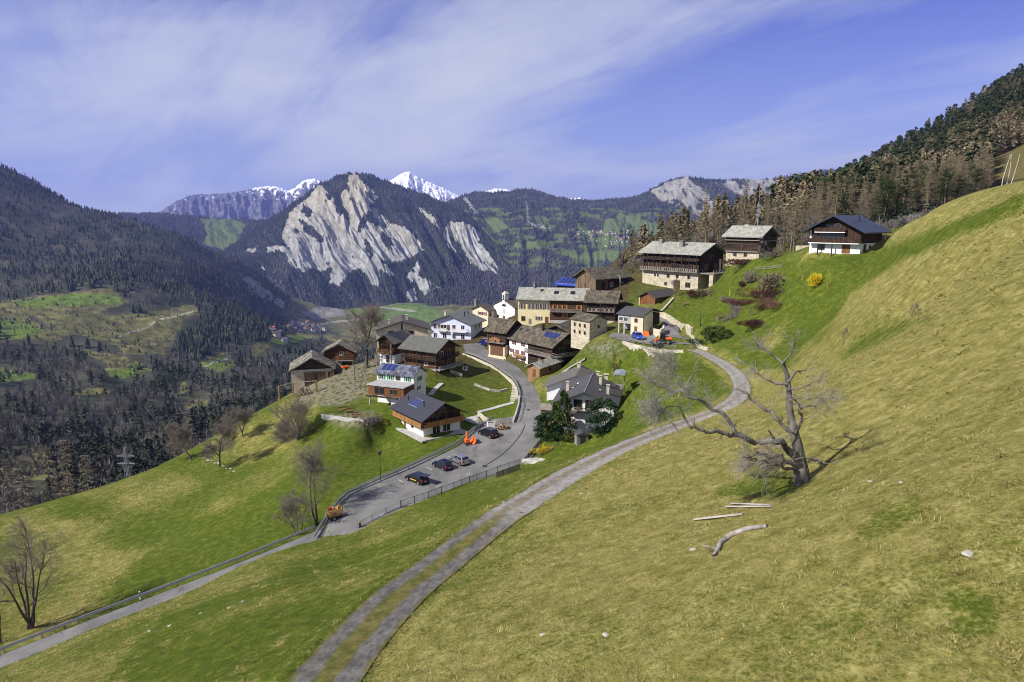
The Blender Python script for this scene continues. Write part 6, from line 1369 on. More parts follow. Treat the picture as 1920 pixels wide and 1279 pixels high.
a = Vector(h1(647, 693)); t = thing('barrow', 'small orange tipper barrow outside the low brown barn', 'barrow', a, R(40)); MB().prism([(-.9, .45), (.8, .45), (1.1, 1.05), (-1.0, 1.0)], 'y', -.5, .5).build('tub', PORANGE, t, .05); wheel(t, .5, -.5, .28, .16); wheel(t, .5, .5, .28, .16); MB().bar((-.9, -.4, .6), (-1.7, -.4, .8), .06).bar((-.9, .4, .6), (-1.7, .4, .8), .06).build('handle', DMETAL, t)

# woodpile, crates, benches, boards
a = Vector(h1(942, 806)); t = thing('woodpile', 'pile of split logs and rubble stones beside the road', 'woodpile', a, R(12)); m = MB(); rr = np.random.default_rng(8)
for k in range(70):
    x = rr.uniform(-1.5, 1.5); z = rr.uniform(.1, 1.3) * (1 - abs(x) / 2.4); y = rr.uniform(-.7, .7); d = rr.normal(0, .25, 2); m.cyl((x, y, z), (x + d[0], y + .7, z + d[1] * .4), rr.uniform(.09, .17), 6)
m.build('logs', plain('split_logs', (.26, .19, .12), .9, 0, .6, 3.), t)
a = Vector(h1(921, 801)); t = thing('crate', 'white plastic crate standing beside the woodpile', 'crate', a, R(10)); m = MB().box(-.8, .8, -.6, .6, .1, .18)
for q in ((-.8, .8, -.6, -.52), (-.8, .8, .52, .6), (-.8, -.72, -.6, .6), (.72, .8, -.6, .6)): m.box(*q, .18, 1.1)
m.build('sides', FRAMEW, t); MB().box(-.72, .72, -.52, .52, .8, 1.0).build('contents', DMETAL, t)
def bench(label, px, ang, sc=1.):
    a = Vector(h1(*px)); t = thing('bench', label, 'bench', a, R(ang)); t.scale = (sc,) * 3
    m = MB(); [m.box(-.9, .9, -.22 + .16 * k, -.09 + .16 * k, .42, .47) for k in range(3)]; m.build('seat', TIMK, t)
    for x in (-.7, .7): MB().box(x - .05, x + .05, -.2, .2, -.2, .42).build('leg', TIMG, t)
    m = MB(); [m.box(-.9, .9, .27, .31, .6 + .16 * k, .73 + .16 * k) for k in range(2)]; m.build('backrest', TIMK, t)
bench('wooden garden bench, left one of the pair on the lawn above the concrete wall', (643, 771), 30, 1.2); bench('wooden garden bench, right one of the pair on the lawn above the concrete wall', (655, 774), 32, 1.2)
bench('white slatted bench near the end of the curved lavender hedge', (1352, 597), 10, 1.1); bench('small pale bench by itself in the middle of the lawn under the stone house', (1285, 573), 0, 1.)
a = Vector(h1(673, 779)); t = thing('bed_frame', 'low pale timber raised-bed frame on the lawn above the concrete wall', 'raised bed', a, R(10)); m = MB().bar((-1.6, -.7, .12), (1.6, -.7, .12), .1, .3).bar((-1.6, .7, .12), (1.6, .7, .12), .1, .3).bar((-1.6, -.7, .12), (-1.6, .7, .12), .1, .3).bar((1.6, -.7, .12), (1.6, .7, .12), .1, .3); m.build('boards', TIMK, t); MB().box(-1.5, 1.5, -.62, .62, -.1, .1).build('soil', plain('soil', (.05, .035, .02), .95), t)
a = Vector(h1(1467, 505)); 
def board(label, p0, p1, w, th=.07):
    a = Vector(h1(*p0)); b = Vector(h1(*p1)); d = (b - a); L_ = d.length; c = (a + b) / 2
    pr_ = MB(); n_ = 9; rr = np.random.default_rng(int(p0[0]))
    for k in range(n_):
        q0, q1 = -L_ / 2 + L_ * k / n_, -L_ / 2 + L_ * (k + 1) / n_; j0 = .0; pr_.hexa([(q0, -w / 2, 0), (q1, -w / 2, 0), (q1, w / 2, 0), (q0, w / 2, 0), (q0, -w / 2, th), (q1, -w / 2, th), (q1, w / 2, th), (q0, w / 2, th)])
    o = pr_.build('plank', PLANK); o.location = c + Vector((0, 0, .06)); o.rotation_euler = (0, -math.asin(max(-1, min(1, d.z / L_))), math.atan2(d.y, d.x)); tag(o, label, 'plank', None); return o
PLANK = wood('bleached_planks', (.30, .27, .23), (.52, .48, .42), .3)
board('bleached plank lying alone in the grass above the fallen log', (1302,976), (1394,966), .30); board('long bleached plank, lower of the pair under the dead tree', (1362,952), (1447,952), .26); board('narrow bleached plank, upper of the pair under the dead tree', (1372,946), (1444,949), .18)
BLEACH = bark('bleached_wood', (.10, .085, .07), (.40, .37, .33), 2.2)
lg = hp([(1337,1046),(1346,1034),(1350,1022),(1372,1006),(1402,995),(1438,990)]); T_ = TM(); T_.tube([tuple(p + Vector((0, 0, .12))) for p in lg], [.07, .12, .15, .17, .15, .10], 9); T_.tube([tuple(lg[1] + Vector((0, 0, .1))), tuple(lg[1] + Vector((-.5, .1, .25))), tuple(lg[1] + Vector((-.8, .3, .2)))], [.08, .06, .03], 6)
tag(link('log', T_.mesh('log'), BLEACH), 'curved fallen log with peeling pale bark lying in the grass', 'log')
# stones in the grass
STN = plain('pale_field_stone', (.40, .38, .32), .9, 0, .25, 3., .5)
def rock_mesh(seed):
    bm = bmesh.new(); bmesh.ops.create_icosphere(bm, subdivisions=2, radius=.5); r = np.random.default_rng(seed); ph = r.uniform(0, 6, 6)
    for v in bm.verts: v.co *= 1 + .25 * math.sin(v.co.x * 7 + ph[0]) * math.sin(v.co.y * 6 + ph[1]) + .15 * math.sin(v.co.z * 11 + ph[2]); v.co.z *= .55
    me = bpy.data.meshes.new('stone'); bm.to_mesh(me); bm.free(); return me
RK = [rock_mesh(k) for k in range(3)]
for k, (px, py, s) in enumerate([(1300,1031,.35),(1815,1038,.4),(1136,1191,.3),(1090,926,.28),(1018,1190,.25),(1690,905,.22),(430,1140,.3),(455,1128,.25),(280,1184,.3),(318,1174,.3),(376,1150,.22),(270,912,.5),(1632,903,.22),(700,920,.3),(1000,870,.3),(1240,835,.25)] + [(376 + 7 * i, 853 + 3.1 * i + (i * 37 % 5), .5 + .1 * (i % 3)) for i in range(10)]):
    o = link('stone', RK[k % 3], STN if k < 3 else None); o.location = h1(px, py); o.scale = (s * 1.3, s, s); o.rotation_euler = (0, 0, k); tag(o, 'pale field stone lying in the meadow grass', 'stone', 'stones scattered in the meadow')
# posts, lamp, signs
a = Vector(h1(714, 906)); t = thing('street_lamp', 'slender dark street lamp at the outer edge of the parking area', 'street lamp', a); MB().cyl((0, 0, -.5), (0, 0, 5.2), .06, 8, .04).build('pole', DMETAL, t); hd = MB().hexa([(-.2, -.2, 5.3), (.2, -.2, 5.3), (.2, .2, 5.3), (-.2, .2, 5.3), (-.28, -.28, 5.85), (.28, -.28, 5.85), (.28, .28, 5.85), (-.28, .28, 5.85)]).build('lantern', DMETAL, t); MB().cyl((0, 0, 5.85), (0, 0, 6.15), .36, 8, .05).build('lantern_cap', DMETAL, hd); MB().bar((0, 0, 5.1), (0, 0, 5.35), .1).build('bracket', DMETAL, t)
a = Vector(h1(263, 1124)); t = thing('delineator_post', 'white road marker post with black band beside the lower guard rail', 'marker post', a); MB().box(-.09, .09, -.05, .05, -.4, 1.25).build('post_body', FRAMEW, t); MB().hexa([(-.095, -.055, .75), (.095, -.055, .85), (.095, .055, .85), (-.095, .055, .75), (-.095, -.055, 1.), (.095, -.055, 1.1), (.095, .055, 1.1), (-.095, .055, 1.)]).build('band', DMETAL, t)
a = Vector(h1(675, 989)); t = thing('hydrant', 'small dark post with yellow cap at the near edge of the parking area', 'hydrant', a); MB().cyl((0, 0, 0), (0, 0, .8), .15, 8).build('stem', DMETAL, t); MB().cyl((0, 0, .8), (0, 0, 1.), .2, 8, .1).build('cap', PYEL, t)
for lb, px, hh, mt in [('wooden utility pole between the stone barn and the house with green shutters', (666, 730), 7.5, BARK), ('thin yellow marker post on the lawn below the pillared terrace', (1368, 556), 1.8, PYEL), ('thin pale stake beside the yellow forsythia bush', (1552, 540), 1.4, TIMK), ('thin grey stake left of the yellow forsythia bush', (1505, 524), 1.6, TIMK), ('slim metal lamp pole on the timber terrace', (1313, 612), 3.4, DMETAL), ('pale wooden post in the garden of the chimneyed house', (1073, 823), 4., TIMK)]:
    a = Vector(h1(*px)); o = MB().cyl((0, 0, -.4), (0, 0, hh), .11 if hh > 3 else .07, 7, .07).build('pole', mt); o.location = a; tag(o, lb, 'pole')
a = Vector(h1(524, 752)); t = thing('wooden_gate_frame', 'tall bare post-and-beam frame standing before the stone barn', 'frame', a); b2 = Vector(h1(550, 742)) - a; b3 = Vector(h1(594, 735)) - a
for q, hh in ((Vector(), 4.), (b2, 3.6), (b3, 3.)): MB().box(q.x - .2, q.x + .2, q.y - .2, q.y + .2, q.z - .5, q.z + hh).build('post', TIMK, t)
MB().bar((0, 0, 4.), (b2.x, b2.y, b2.z + 3.6), .16).bar((b2.x, b2.y, b2.z + 3.6), (b3.x, b3.y, b3.z + 3.), .16).build('beam', TIMG, t)
a = Vector(h1(568, 742)); t = thing('plank_stack', 'heap of old planks leaning under the stone barn', 'planks', a); m = MB(); rr = np.random.default_rng(4)
for k in range(26): x = rr.uniform(-3, 3.5); m.bar((x, rr.uniform(-1, .5), -.1), (x * .35 + rr.normal(0, .3), rr.uniform(.6, 1.4), rr.uniform(1.2, 2.4)), .16, .05)
m.build('boards', TIMV, t)
a = Vector(h1(872, 694)); t = thing('shrine', 'tiny white roadside shrine with pitched roof below the road wall', 'shrine', a); MB().box(-.6, .6, -.5, .5, -.3, 1.3).build('body', WHITE, t); MB().prism([(-.8, 1.25), (.8, 1.25), (0, 1.95)], 'y', -.65, .65).build('roof', SLATEM, t); MB().box(-.25, .25, -.53, -.48, .3, 1.).build('opening', TIMR, t)
a = Vector(h1(890, 792)); t = thing('stone_heap', 'pale netted rubble heap on the bank next to the front chalet', 'rubble', a); o = link('rubble', RK[1], STONEW, t); o.scale = (3.4, 2.2, 4.4); o.rotation_euler = (0, .3, .4)
a = Vector(h1(1021, 770)); t = thing('tarpaulin', 'bright blue tarpaulin sheet by the lean-to at the roadside', 'tarpaulin', a); m = MB(); 
for k in range(4): m.hexa([(-.8 + .4 * k, -.5, 0), (-.4 + .4 * k, -.5, 0), (-.4 + .4 * k, .5, .1), (-.8 + .4 * k, .5, .1), (-.8 + .4 * k, -.5, .9 + .12 * (k % 2)), (-.4 + .4 * k, -.5, .9 + .12 * ((k + 1) % 2)), (-.4 + .4 * k, .5, 1.3), (-.8 + .4 * k, .5, 1.25)])
m.build('sheet', plain('blue_sheet', (.03, .20, .70), .5, 0, .1), t)
a = Vector(h1(1000, 866)); t = thing('tarpaulin', 'pale green tarpaulin over a heap at the end of the dark bar fence', 'tarpaulin', a); o = link('cover', RK[0], plain('green_sheet', (.16, .30, .22), .5, 0, .2), t); o.scale = (4., 2.2, 2.8); o = link('cover', RK[2], plain('bright_green_sheet', (.10, .42, .10), .5, 0, .2), t); o.location = (1.6, .2, .1); o.scale = (1.6, 1.4, 2.)
# manhole and drain
for px, lb in (((991, 769), 'round dark manhole cover in the road at the bend'), ((909, 875), 'square drain grate in the parking area surface')):
    a = Vector(h1(*px)); o = MB().cyl((0, 0, 0), (0, 0, .02), .42, 20).build('manhole_cover', DMETAL) if px[0] > 950 else MB().box(-.4, .4, -.4, .4, 0, .02).build('drain_cover', DMETAL); o.location = a + Vector((0, 0, .105)); tag(o, lb, 'cover')
a0, a1 = Vector(h1(942, 942)), Vector(h1(978, 963)); m = MB(); m.bar(a0 + Vector((0, 0, .10)), a1 + Vector((0, 0, .10)), .35, .06); tag(m.build('drain_channel', TIMG), 'timber drain channel laid across the gravel track', 'drain')

# ------------------------------------------------------------------ pylons and mast
def hpylon(label, px, py):
    a = hit0(px, py, GV, 340, 5200)[0]; t = thing('power_pylon', label, 'pylon', a, R(15))
    for x in (-3, 3): MB().cyl((x, 0, -2), (x, 0, 22), .32, 6, .22).build('pole', PYL, t)
    m = MB()
    for z in (14, 18, 21.5): m.bar((-5, 0, z), (5, 0, z), .35, .35)
    m.build('crossarm', PYL, t)
PYL = plain('pale_pylon_steel', (.27, .275, .28), .6, .2, .1)
hpylon('pale twin-pole power pylon on the leftmost green field in the valley', 49, 702); hpylon('pale twin-pole power pylon on the field edge in the middle of the valley', 278, 690); hpylon('pale twin-pole power pylon on the small green field at the lane', 430, 682); hpylon('distant twin-pole power pylon on the flat fields beyond the red village', 622, 615)
yq = 330.; kx = (228 - 960) / F * (yq * CT + 100 * ST); zb = max(float(GV(np.array([kx]), np.array([yq]))[0]), gz(kx, yq)); zt_ = P(228, 838, yq)[2]; hh = max(15., zt_ - zb); t = thing('steel_pylon', 'lattice steel pylon rising behind the brow of the left meadow', 'pylon', (kx, yq, zb)); m = MB()
for z0, z1 in zip(np.linspace(0, hh, 10)[:-1], np.linspace(0, hh, 10)[1:]):
    w0, w1 = 1.5 * (1 - .85 * z0 / hh), 2.2 * (1 - .85 * z1 / hh)
    for (x, y), (x2, y2) in zip(((-1, -1), (1, -1), (1, 1), (-1, 1)), ((1, -1), (1, 1), (-1, 1), (-1, -1))): m.bar((x * w0, y * w0, z0), (x * w1, y * w1, z1), .16); m.bar((x * w0, y * w0, z0), (x2 * w1, y2 * w1, z1), .1)
m.build('tower', PYL, t); m = MB()
for z in (hh * .78, hh * .88): m.bar((-4.5, 0, z), (4.5, 0, z), .3).bar((-4.5, 0, z), (0, 0, z + 1.2), .2).bar((4.5, 0, z), (0, 0, z + 1.2), .2)
m.build('crossarm', PYL, t)
ym = 225.; xm = (1414 - 960) / F * ym; t = thing('radio_mast', 'white radio mast rising behind the log granary', 'mast', (xm, ym, gz(xm, ym))); hm_ = P(1414, 352, ym)[2] - gz(xm, ym); MB().cyl((0, 0, -1), (0, 0, hm_ * .75), .22, 8, .16).build('pole', PYL, t); MB().cyl((0, 0, hm_ * .75), (0, 0, hm_), .08, 6, .05).build('whip', PYL, t); [MB().box(-.5, .5, -.25, .25, hm_ * q, hm_ * q + .9).build('antenna', PYL, t) for q in (.5, .58, .66)]

# ------------------------------------------------------------------ far villages
def dist_house(seed, w, l, h, wallc, roofc):
    wm_ = plain('far_wall_%s' % seed, tuple(.72 * x for x in wallc), .9, 0, .1); rm_ = plain('far_roof_%s' % seed, roofc, .8, 0, .2); m = MB().box(-w / 2, w / 2, -l / 2, l / 2, -6, h); nb = len(m.f); m.prism([(-w / 2 - .8, h - .3), (w / 2 + .8, h - .3), (0, h + w * .28)], 'y', -l / 2 - .8, l / 2 + .8); me = bpy.data.meshes.new('far_house'); me.from_pydata(m.v, [], m.f); me.materials.append(wm_); me.materials.append(rm_)
    for i, p in enumerate(me.polygons): p.material_index = 0 if i < nb else 1
    return me
FH = [dist_house(0, 10, 12, 7, (.7, .68, .64), (.10, .09, .09)), dist_house(1, 9, 11, 6, (.72, .70, .66), (.40, .15, .09)), dist_house(2, 11, 14, 7, (.55, .45, .33), (.14, .10, .08)), dist_house(3, 8, 10, 5, (.16, .10, .07), (.11, .10, .10))]
rr = np.random.default_rng(12)
def far_village(n, spots, place, label, group, sc):
    for k in range(n):
        px, py, sx, sy = spots[rr.choice(len(spots), p=np.array([s_[4] for s_ in spots]) / sum(s_[4] for s_ in spots))][:4]
        p = place(px + rr.normal(0, sx), py + rr.normal(0, sy))
        if p is None: continue
        o = link('far_house', FH[rr.choice(4, p=[.34, .3, .2, .16])]); o.location = p; o.rotation_euler = (0, 0, rr.uniform(0, 3)); q = sc * rr.uniform(.8, 1.35); o.scale = (q, q, q * rr.uniform(.9, 1.3)); tag(o, label, 'house', group)
far_village(62, [(555,617,22,5,1.), (580,612,14,3.5,.7), (505,626,12,4,.35), (590,620,10,3,.3), (535,637,6,2,.12)], lambda a, b: hit0(a, b, GV, 340, 5200)[0], 'tiny pale house of the red-roofed village on the valley floor', 'houses of the valley village', 1.25)
fr = VS.back < .5; kd = np.c_[VS.px, VS.py][fr]; kv = VS.V[fr]
def on_vs(a, b): i = np.argmin((kd[:, 0] - a) ** 2 + (kd[:, 1] - b) ** 2); return kv[i]
far_village(95, [(1145,441,36,5,1.), (1180,445,26,6,.7), (1105,438,20,3,.5), (1228,440,16,5,.3), (1160,455,34,4,.25)], on_vs, 'tiny white house of the far village on the green mountain terrace', 'houses of the terrace village', .95)
# ------------------------------------------------------------------ the dead tree and the other single trees
z6 = lambda pl: [(1160 + a / 2.557, 580 + b / 2.557) for a, b in pl]
DT = 37 * S
def limb3(pl, d0, d1, r0, r1, seed):
    """limb followed on the survey drawing, its distance running from d0 to d1 with a wander"""
    q = z6(pl); n = len(q); r = np.random.default_rng(seed); w = np.cumsum(r.normal(0, .22, n)); w -= w[0]
    a = np.array([P(x, y, d0 + (d1 - d0) * i / max(1, n - 1) + w[i] * .6) for i, (x, y) in enumerate(q)])
    c = dens(a, .22); ph = r.uniform(0, 6, 6); tt = np.arange(len(c)) * .22; am = .075 * np.minimum(1, tt / 1.5)[:, None]; c = c + am * np.stack([np.sin(tt * 3.1 + ph[0]) + .6 * np.sin(tt * 7.3 + ph[1]), np.sin(tt * 2.7 + ph[2]), np.sin(tt * 3.7 + ph[3]) + .6 * np.sin(tt * 8.1 + ph[4])], 1); c[1:-1] += r.normal(0, .02, (len(c) - 2, 3)); return c, (1.15 if seed == 1 else 1.22) * np.linspace(r0, r1, len(c)) * (1 + .12 * r.normal(0, 1, len(c)).clip(-1.5, 1.5))
LIMBS = [
 ([(885,840),(876,780),(868,720),(856,650),(843,590),(828,520),(815,450),(806,390),(803,330),(797,285),(790,262)], 0, .6, .40, .10),
 ([(866,735),(820,680),(785,640),(740,632),(690,640),(640,634),(590,612),(530,598),(470,590),(410,580),(352,570)], 0, -2.2, .20, .07),
 ([(625,632),(570,590),(535,560),(508,510),(480,490),(430,460),(385,440),(345,418),(310,385),(268,398),(225,375),(180,362),(130,340)], -.9, 1.8, .13, .02),
 ([(345,418),(325,385),(335,340),(365,300),(388,262),(380,235)], .9, 1.6, .07, .015), ([(310,385),(300,340),(270,310),(235,270),(205,240)], .9, 2.4, .05, .012), ([(352,570),(325,540),(300,480),(296,440),(282,410)], -2.2, -1.4, .07, .02), ([(300,470),(250,465),(210,480),(170,490)], -1.6, -2.6, .04, .01),
 ([(838,600),(790,560),(750,515),(710,490),(675,455),(640,425),(600,402),(560,382),(520,366)], .3, 3., .13, .03),
 ([(868,760),(820,735),(770,705),(730,705),(690,695),(650,690),(615,715),(590,740)], 0, -2.6, .13, .03), ([(872,780),(830,765),(790,755),(740,745),(700,735),(660,760),(640,800)], 0, -3.2, .11, .02), ([(770,705),(720,720),(680,720),(640,720),(600,700)], -1., -3., .07, .015),
 ([(790,262),(770,248),(740,222),(715,195),(690,185),(660,175),(640,155)], .6, 1.2, .08, .02), ([(790,262),(805,238),(830,215),(843,190),(836,165),(828,128)], .6, .2, .08, .02), ([(843,190),(850,160),(848,130)], .4, .0, .03, .01),
 ([(806,360),(770,358),(735,352),(705,330),(680,310),(655,290),(648,265),(665,245)], .5, 1.8, .08, .02), ([(655,290),(620,265),(590,262),(570,262)], 1.6, 2.4, .03, .01),
 ([(846,600),(872,560),(882,530),(866,490),(848,450),(835,430)], .1, -.6, .10, .03), ([(866,480),(900,465),(935,460),(975,438),(1000,460),(1015,475)], -.4, -1.4, .06, .012), ([(880,530),(915,515),(945,495)], -.5, -1.2, .03, .01),
 ([(808,350),(830,325),(850,302),(880,296),(910,285)], .5, .0, .09, .02), ([(808,390),(840,382),(880,372),(920,365),(950,345),(975,365),(990,395)], .4, -1., .05, .012), ([(812,440),(850,432),(870,430)], .3, -.4, .05, .02), ([(880,440),(920,430),(960,430),(1000,425),(1040,418)], -.4, -1.6, .03, .008),
 ([(765,640),(735,610),(722,585)], -.2, -.6, .09, .04), ([(905,735),(930,715),(950,720),(970,735)], 0, -.4, .06, .03), ([(845,600),(815,600),(800,625)], .2, .1, .06, .03)]
DEADW = bark('dead_wood', (.016, .013, .011), (.26, .235, .20), 1.9); A_ = TM(); B_ = TM(); C_T = TM(); rr = np.random.default_rng(77)
base = Vector(h1(1505, 905)); DB = float(base.y)
for k, (pl, d0, d1, r0, r1) in enumerate(LIMBS):
    c, rad = limb3(pl, DB + d0, DB + d1, r0, r1, k + 1)
    if k == 0:
        c = np.vstack([c[0] - [.0, 0, .9], c]); rad = np.r_[.62, rad]; rad[1:5] *= [1.35, 1.25, 1.15, 1.07]
    (A_ if k == 0 else B_).tube(c, np.abs(rad), 10 if r0 > .15 else 7)
    if k:
        dense = 15 if k in (8, 9, 10) else (24 if k in (2, 3, 4, 6) else 11)
        for q in range(int(len(c) * .16)):
            i_ = rr.integers(3, len(c) - 1); d_ = perp(rr, c[i_] - c[i_ - 1], rr.uniform(.5, 1.2)); pp_, rd_ = limb(rr, c[i_], d_, rr.uniform(.25, .9), abs(rad[i_]) * .5 + .012, 3, .25, 0); B_.tube(pp_, rd_, 5)
        twigs(rr, C_T, c, dense if len(c) > 8 else 4, 1.5 if k in (2, 3, 4, 6, 8, 9, 10) else 1.05, .017, 1, (.5, 1.2), .24, .0 if k in (8, 9, 10) else .05, .35)
t = thing('dead_tree', 'gnarled bleached dead tree standing alone on the right-hand slope', 'tree', base)
for tm_, nm, mt_ in ((A_, 'trunk', DEADW), (B_, 'limbs', DEADW), (C_T, 'twigs', BLEACH)):
    o = link(nm, tm_.mesh(nm), mt_, t); o.location = -base
# roots flare is part of the trunk; single leafless trees of the hamlet and the left meadow
def put(name, label, cat, meshes, mats, px, rot=0., scale=1., group=None, at=None):
    return tree_thing(name, label, cat, meshes, mats, at if at is not None else h1(*px), rot, group, scale)
put('bare_tree', 'tall spreading leafless tree beside the low brown barn at the brow', 'tree', bare_tree(11, 17, .5, 1.45, 1, (0, 0), 1.35), (BARK, TWIG), (688, 690))
put('bare_tree', 'leafless grey tree with broad crown below the trailer on the left meadow', 'tree', bare_tree(12, 13.5, .3, 1.2, 2, (0, 0), 1.25), (BARK, TWIG), (594, 985))
put('bare_tree', 'small bushy leafless tree in front of the broad grey tree by the guard rail', 'tree', bare_tree(13, 8, .16, 1.2, 4, (0, 0), 1.0), (BARK, TWIG), (560, 1003))
put('bare_tree', 'tall many-stemmed leafless tree at the left edge by the lower road', 'tree', bare_tree(14, 17, .3, 1.05, 5, (.05, 0), .85), (BARK, TWIG), (58, 1178))
put('bare_tree', 'thin leafless tree partly cut by the left edge of the picture', 'tree', bare_tree(15, 13, .2, .9, 2, (0, 0), .8), (BARK, TWIG), (2, 1205))
put('bare_tree', 'leafless fruit tree right of the row of bank stones', 'tree', bare_tree(16, 11.5, .24, 1.1, 1, (.02, 0), 1.6), (BARK, TWIG), (411, 875))
put('bare_tree', 'leaning leafless fruit tree left of the row of bank stones', 'tree', bare_tree(17, 10, .24, 1.2, 1, (-.3, 0), 1.5), (BARK, TWIG), (361, 862))
put('bare_tree', 'low spreading leafless fruit tree near the brow above the row of stones', 'tree', bare_tree(18, 8.5, .24, 1.4, 2, (0, 0), 1.4), (BARK, TWIG), (455, 818))
put('bare_tree', 'leafless fruit tree trained in front of the big stone house', 'tree', bare_tree(19, 5.5, .13, 1.1, 1, (0, 0), .9), (BARK, TWIG), (1268, 556))
put('bare_tree', 'slim young leafless tree before the log granary', 'tree', bare_tree(20, 7.5, .10, .8, 1, (0, 0), .8), (BARK, TWIG), (1431, 494))
put('bare_tree', 'small leafless tree with russet twigs behind the chimneyed house', 'tree', bare_tree(21, 5., .09, .8, 1, (0, 0), .8), (BARK, TWIGR), (1153, 702))
put('bare_tree', 'slender leafless tree next to the utility pole by the green-shuttered house', 'tree', bare_tree(22, 7, .11, .8, 1, (0, 0), .7), (BARK, TWIG), (676, 728))
bt = bare_tree(23, 2.6, .05, .9, 1, (0, 0), .6)
r0_ = None
for k, (px, py) in enumerate([(1707,596),(1580,640),(1466,553),(1410,594),(1395,560),(1432,618)]):
    if r0_ is None: r0_ = put('sapling', 'tiny leafless sapling planted on the upper meadow', 'sapling', bt, (BARK, TWIG), (px, py), 0., 1., 'saplings on the upper meadow')
    else: dup(r0_, h1(px, py), k * 1.1, random.uniform(.8, 1.2))
# big thicket in front of the stone barn
put('bush', 'big tangled leafless brown thicket below the stone barn', 'bush', bare_tree(31, 10, .2, 1.25, 9, (0, 0), .95, True), (BARK, TWIG), (561, 823))
put('bush', 'leafless thicket at the left foot of the big brown thicket', 'bush', bare_tree(32, 6, .14, 1.3, 6, (0, 0), 1., True), (BARK, TWIG), (535, 826))
put('bush', 'low dark scrub bush on the brow left of the two fruit trees', 'bush', bare_tree(33, 5.5, .12, 1.4, 7, (0, 0), 1.1, True), (BARK, TWIG), (222, 893))
put('bush', 'dark scrub bush at the brow edge beside the dry rubble patch', 'bush', bare_tree(34, 4., .10, 1.4, 6, (0, 0), 1., True), (BARK, TWIGR), (252, 888))
# larches below the brow of the left meadow
lm = [larch_mesh(501, 26, False, .08), larch_mesh(502, 22, False, .35)]
def below(px, y, pyt, kind, label, scale_to):
    x = (px - 960) / F * (y * CT + 75 * ST); z = gz(x, y); hgt = P(px, pyt, y)[2] - z
    return tree_thing('larch_tree', label, 'larch', lm[kind], (LARCHT, LARCHC if kind == 0 else TWIG), (x, y, z), random.uniform(0, 6), None, hgt / scale_to)
below(132, 172., 822, 0, 'broad tan larch standing highest below the brow of the left meadow', 26); below(108, 178., 832, 0, 'tan larch close behind the broad larch below the brow', 26); below(28, 170., 855, 1, 'thin bare larch nearest the left edge below the brow', 22); below(57, 176., 852, 1, 'second thin bare larch from the left edge below the brow', 22); below(165, 186., 850, 0, 'smaller tan larch right of the broad larch below the brow', 26)
sp = larch_mesh(503, 12, True, .04)
x = (92 - 960) / F * (168 * CT + 75 * ST); tree_thing('spruce_tree', 'little dark spruce beside the broad larch below the brow', 'spruce', sp, (LARCHT, PINEC), (x, 168., gz(x, 168.)), 0., None, .7)
# thin larches standing free around the big stone house
for k, (px, y, pyt, kd, lb) in enumerate([(1322, 225., 352, 2, 'tall thin bare larch rising behind the roof of the big stone house'), (1390, 232., 330, 1, 'tall thin bare larch just left of the radio mast'), (1268, 240., 402, 0, 'wide bare larch behind the chimneys of the big stone house'), (1482, 205., 352, 2, 'tall bare larch between the log granary and the navy-roofed chalet'), (1488, 207., 360, 1, 'second tall bare larch right of the log granary')]):
    x = (px - 960) / F * (y * CT + 10 * ST); z = gz(x, y); hgt = P(px, pyt, y)[2] - z
    nm, _, ct, ms, mt, gp = KINDS[kd]; tree_thing('larch_tree', lb, 'larch', ms, mt, (x, y, z), k * 1.3, None, max(8, hgt) / 20)
# white birch stems at the forest edge
x, y = (1862 - 960) / F * 236, 236.; t = thing('birch_tree', 'clump of three thin white birch stems at the edge of the wood', 'birch', (x, y, gz(x, y))); A_ = TM(); B_ = TM(); rr = np.random.default_rng(3)
for dx, l in ((-1.4, -.06), (.4, .02), (1.4, .10)):
    p, r = limb(rr, (dx, 0, -1), (l, 0, 1), 13, .16, 8, .05, 0, .05); A_.tube(p, r, 6); twigs(rr, B_, p, 9, 2., .03, 1)
link('trunk', A_.mesh('trunk'), bark('birch_bark', (.45, .42, .38), (.75, .73, .68)), t); link('crown', B_.mesh('crown'), TWIG, t)
# clumps of dense growth: leaves or twigs as many small faces
def clump(seed, n, sx, sz, size, needle=False, lobes=5):
    r = np.random.default_rng(seed); V = []; Fc = []
    cs = [(r.normal(0, sx * .42), r.normal(0, sx * .42), sz * r.uniform(.3, .75), r.uniform(.4, .65)) for _ in range(lobes)]
    for k in range(n):
        c = cs[r.integers(0, lobes)]; d = r.normal(0, 1, 3); d /= np.linalg.norm(d); q = c[3] * r.uniform(.55, 1.) ** .5
        p = np.array([c[0] + d[0] * sx * q, c[1] + d[1] * sx * q, max(.02, c[2] + d[2] * sz * q * .8)]); dd = d + r.normal(0, .6, 3) + [0, 0, .4]; dd /= np.linalg.norm(dd); w = np.cross(dd, r.normal(0, 1, 3)); w /= np.linalg.norm(w) + 1e-9; s = size * r.uniform(.6, 1.4); k3 = .12 if needle else .4
        b = len(V); V += [p - w * s * k3, p + w * s * k3, p + dd * s]; Fc.append((b, b + 1, b + 2))
    return np_mesh('foliage', np.array(V), np.array(Fc), False)
FORS = bark('forsythia_flowers', (.42, .30, .01), (.72, .56, .03), 3.); HEATH = bark('brown_heather', (.045, .022, .016), (.13, .065, .045), 2.); LAVH = bark('grey_lavender', (.10, .085, .08), (.22, .19, .18), 2.); JUNI = bark('juniper_needles', (.012, .032, .014), (.035, .072, .026), 1.5); PINKH = bark('pink_brown_heather', (.10, .05, .04), (.22, .12, .10), 2.)
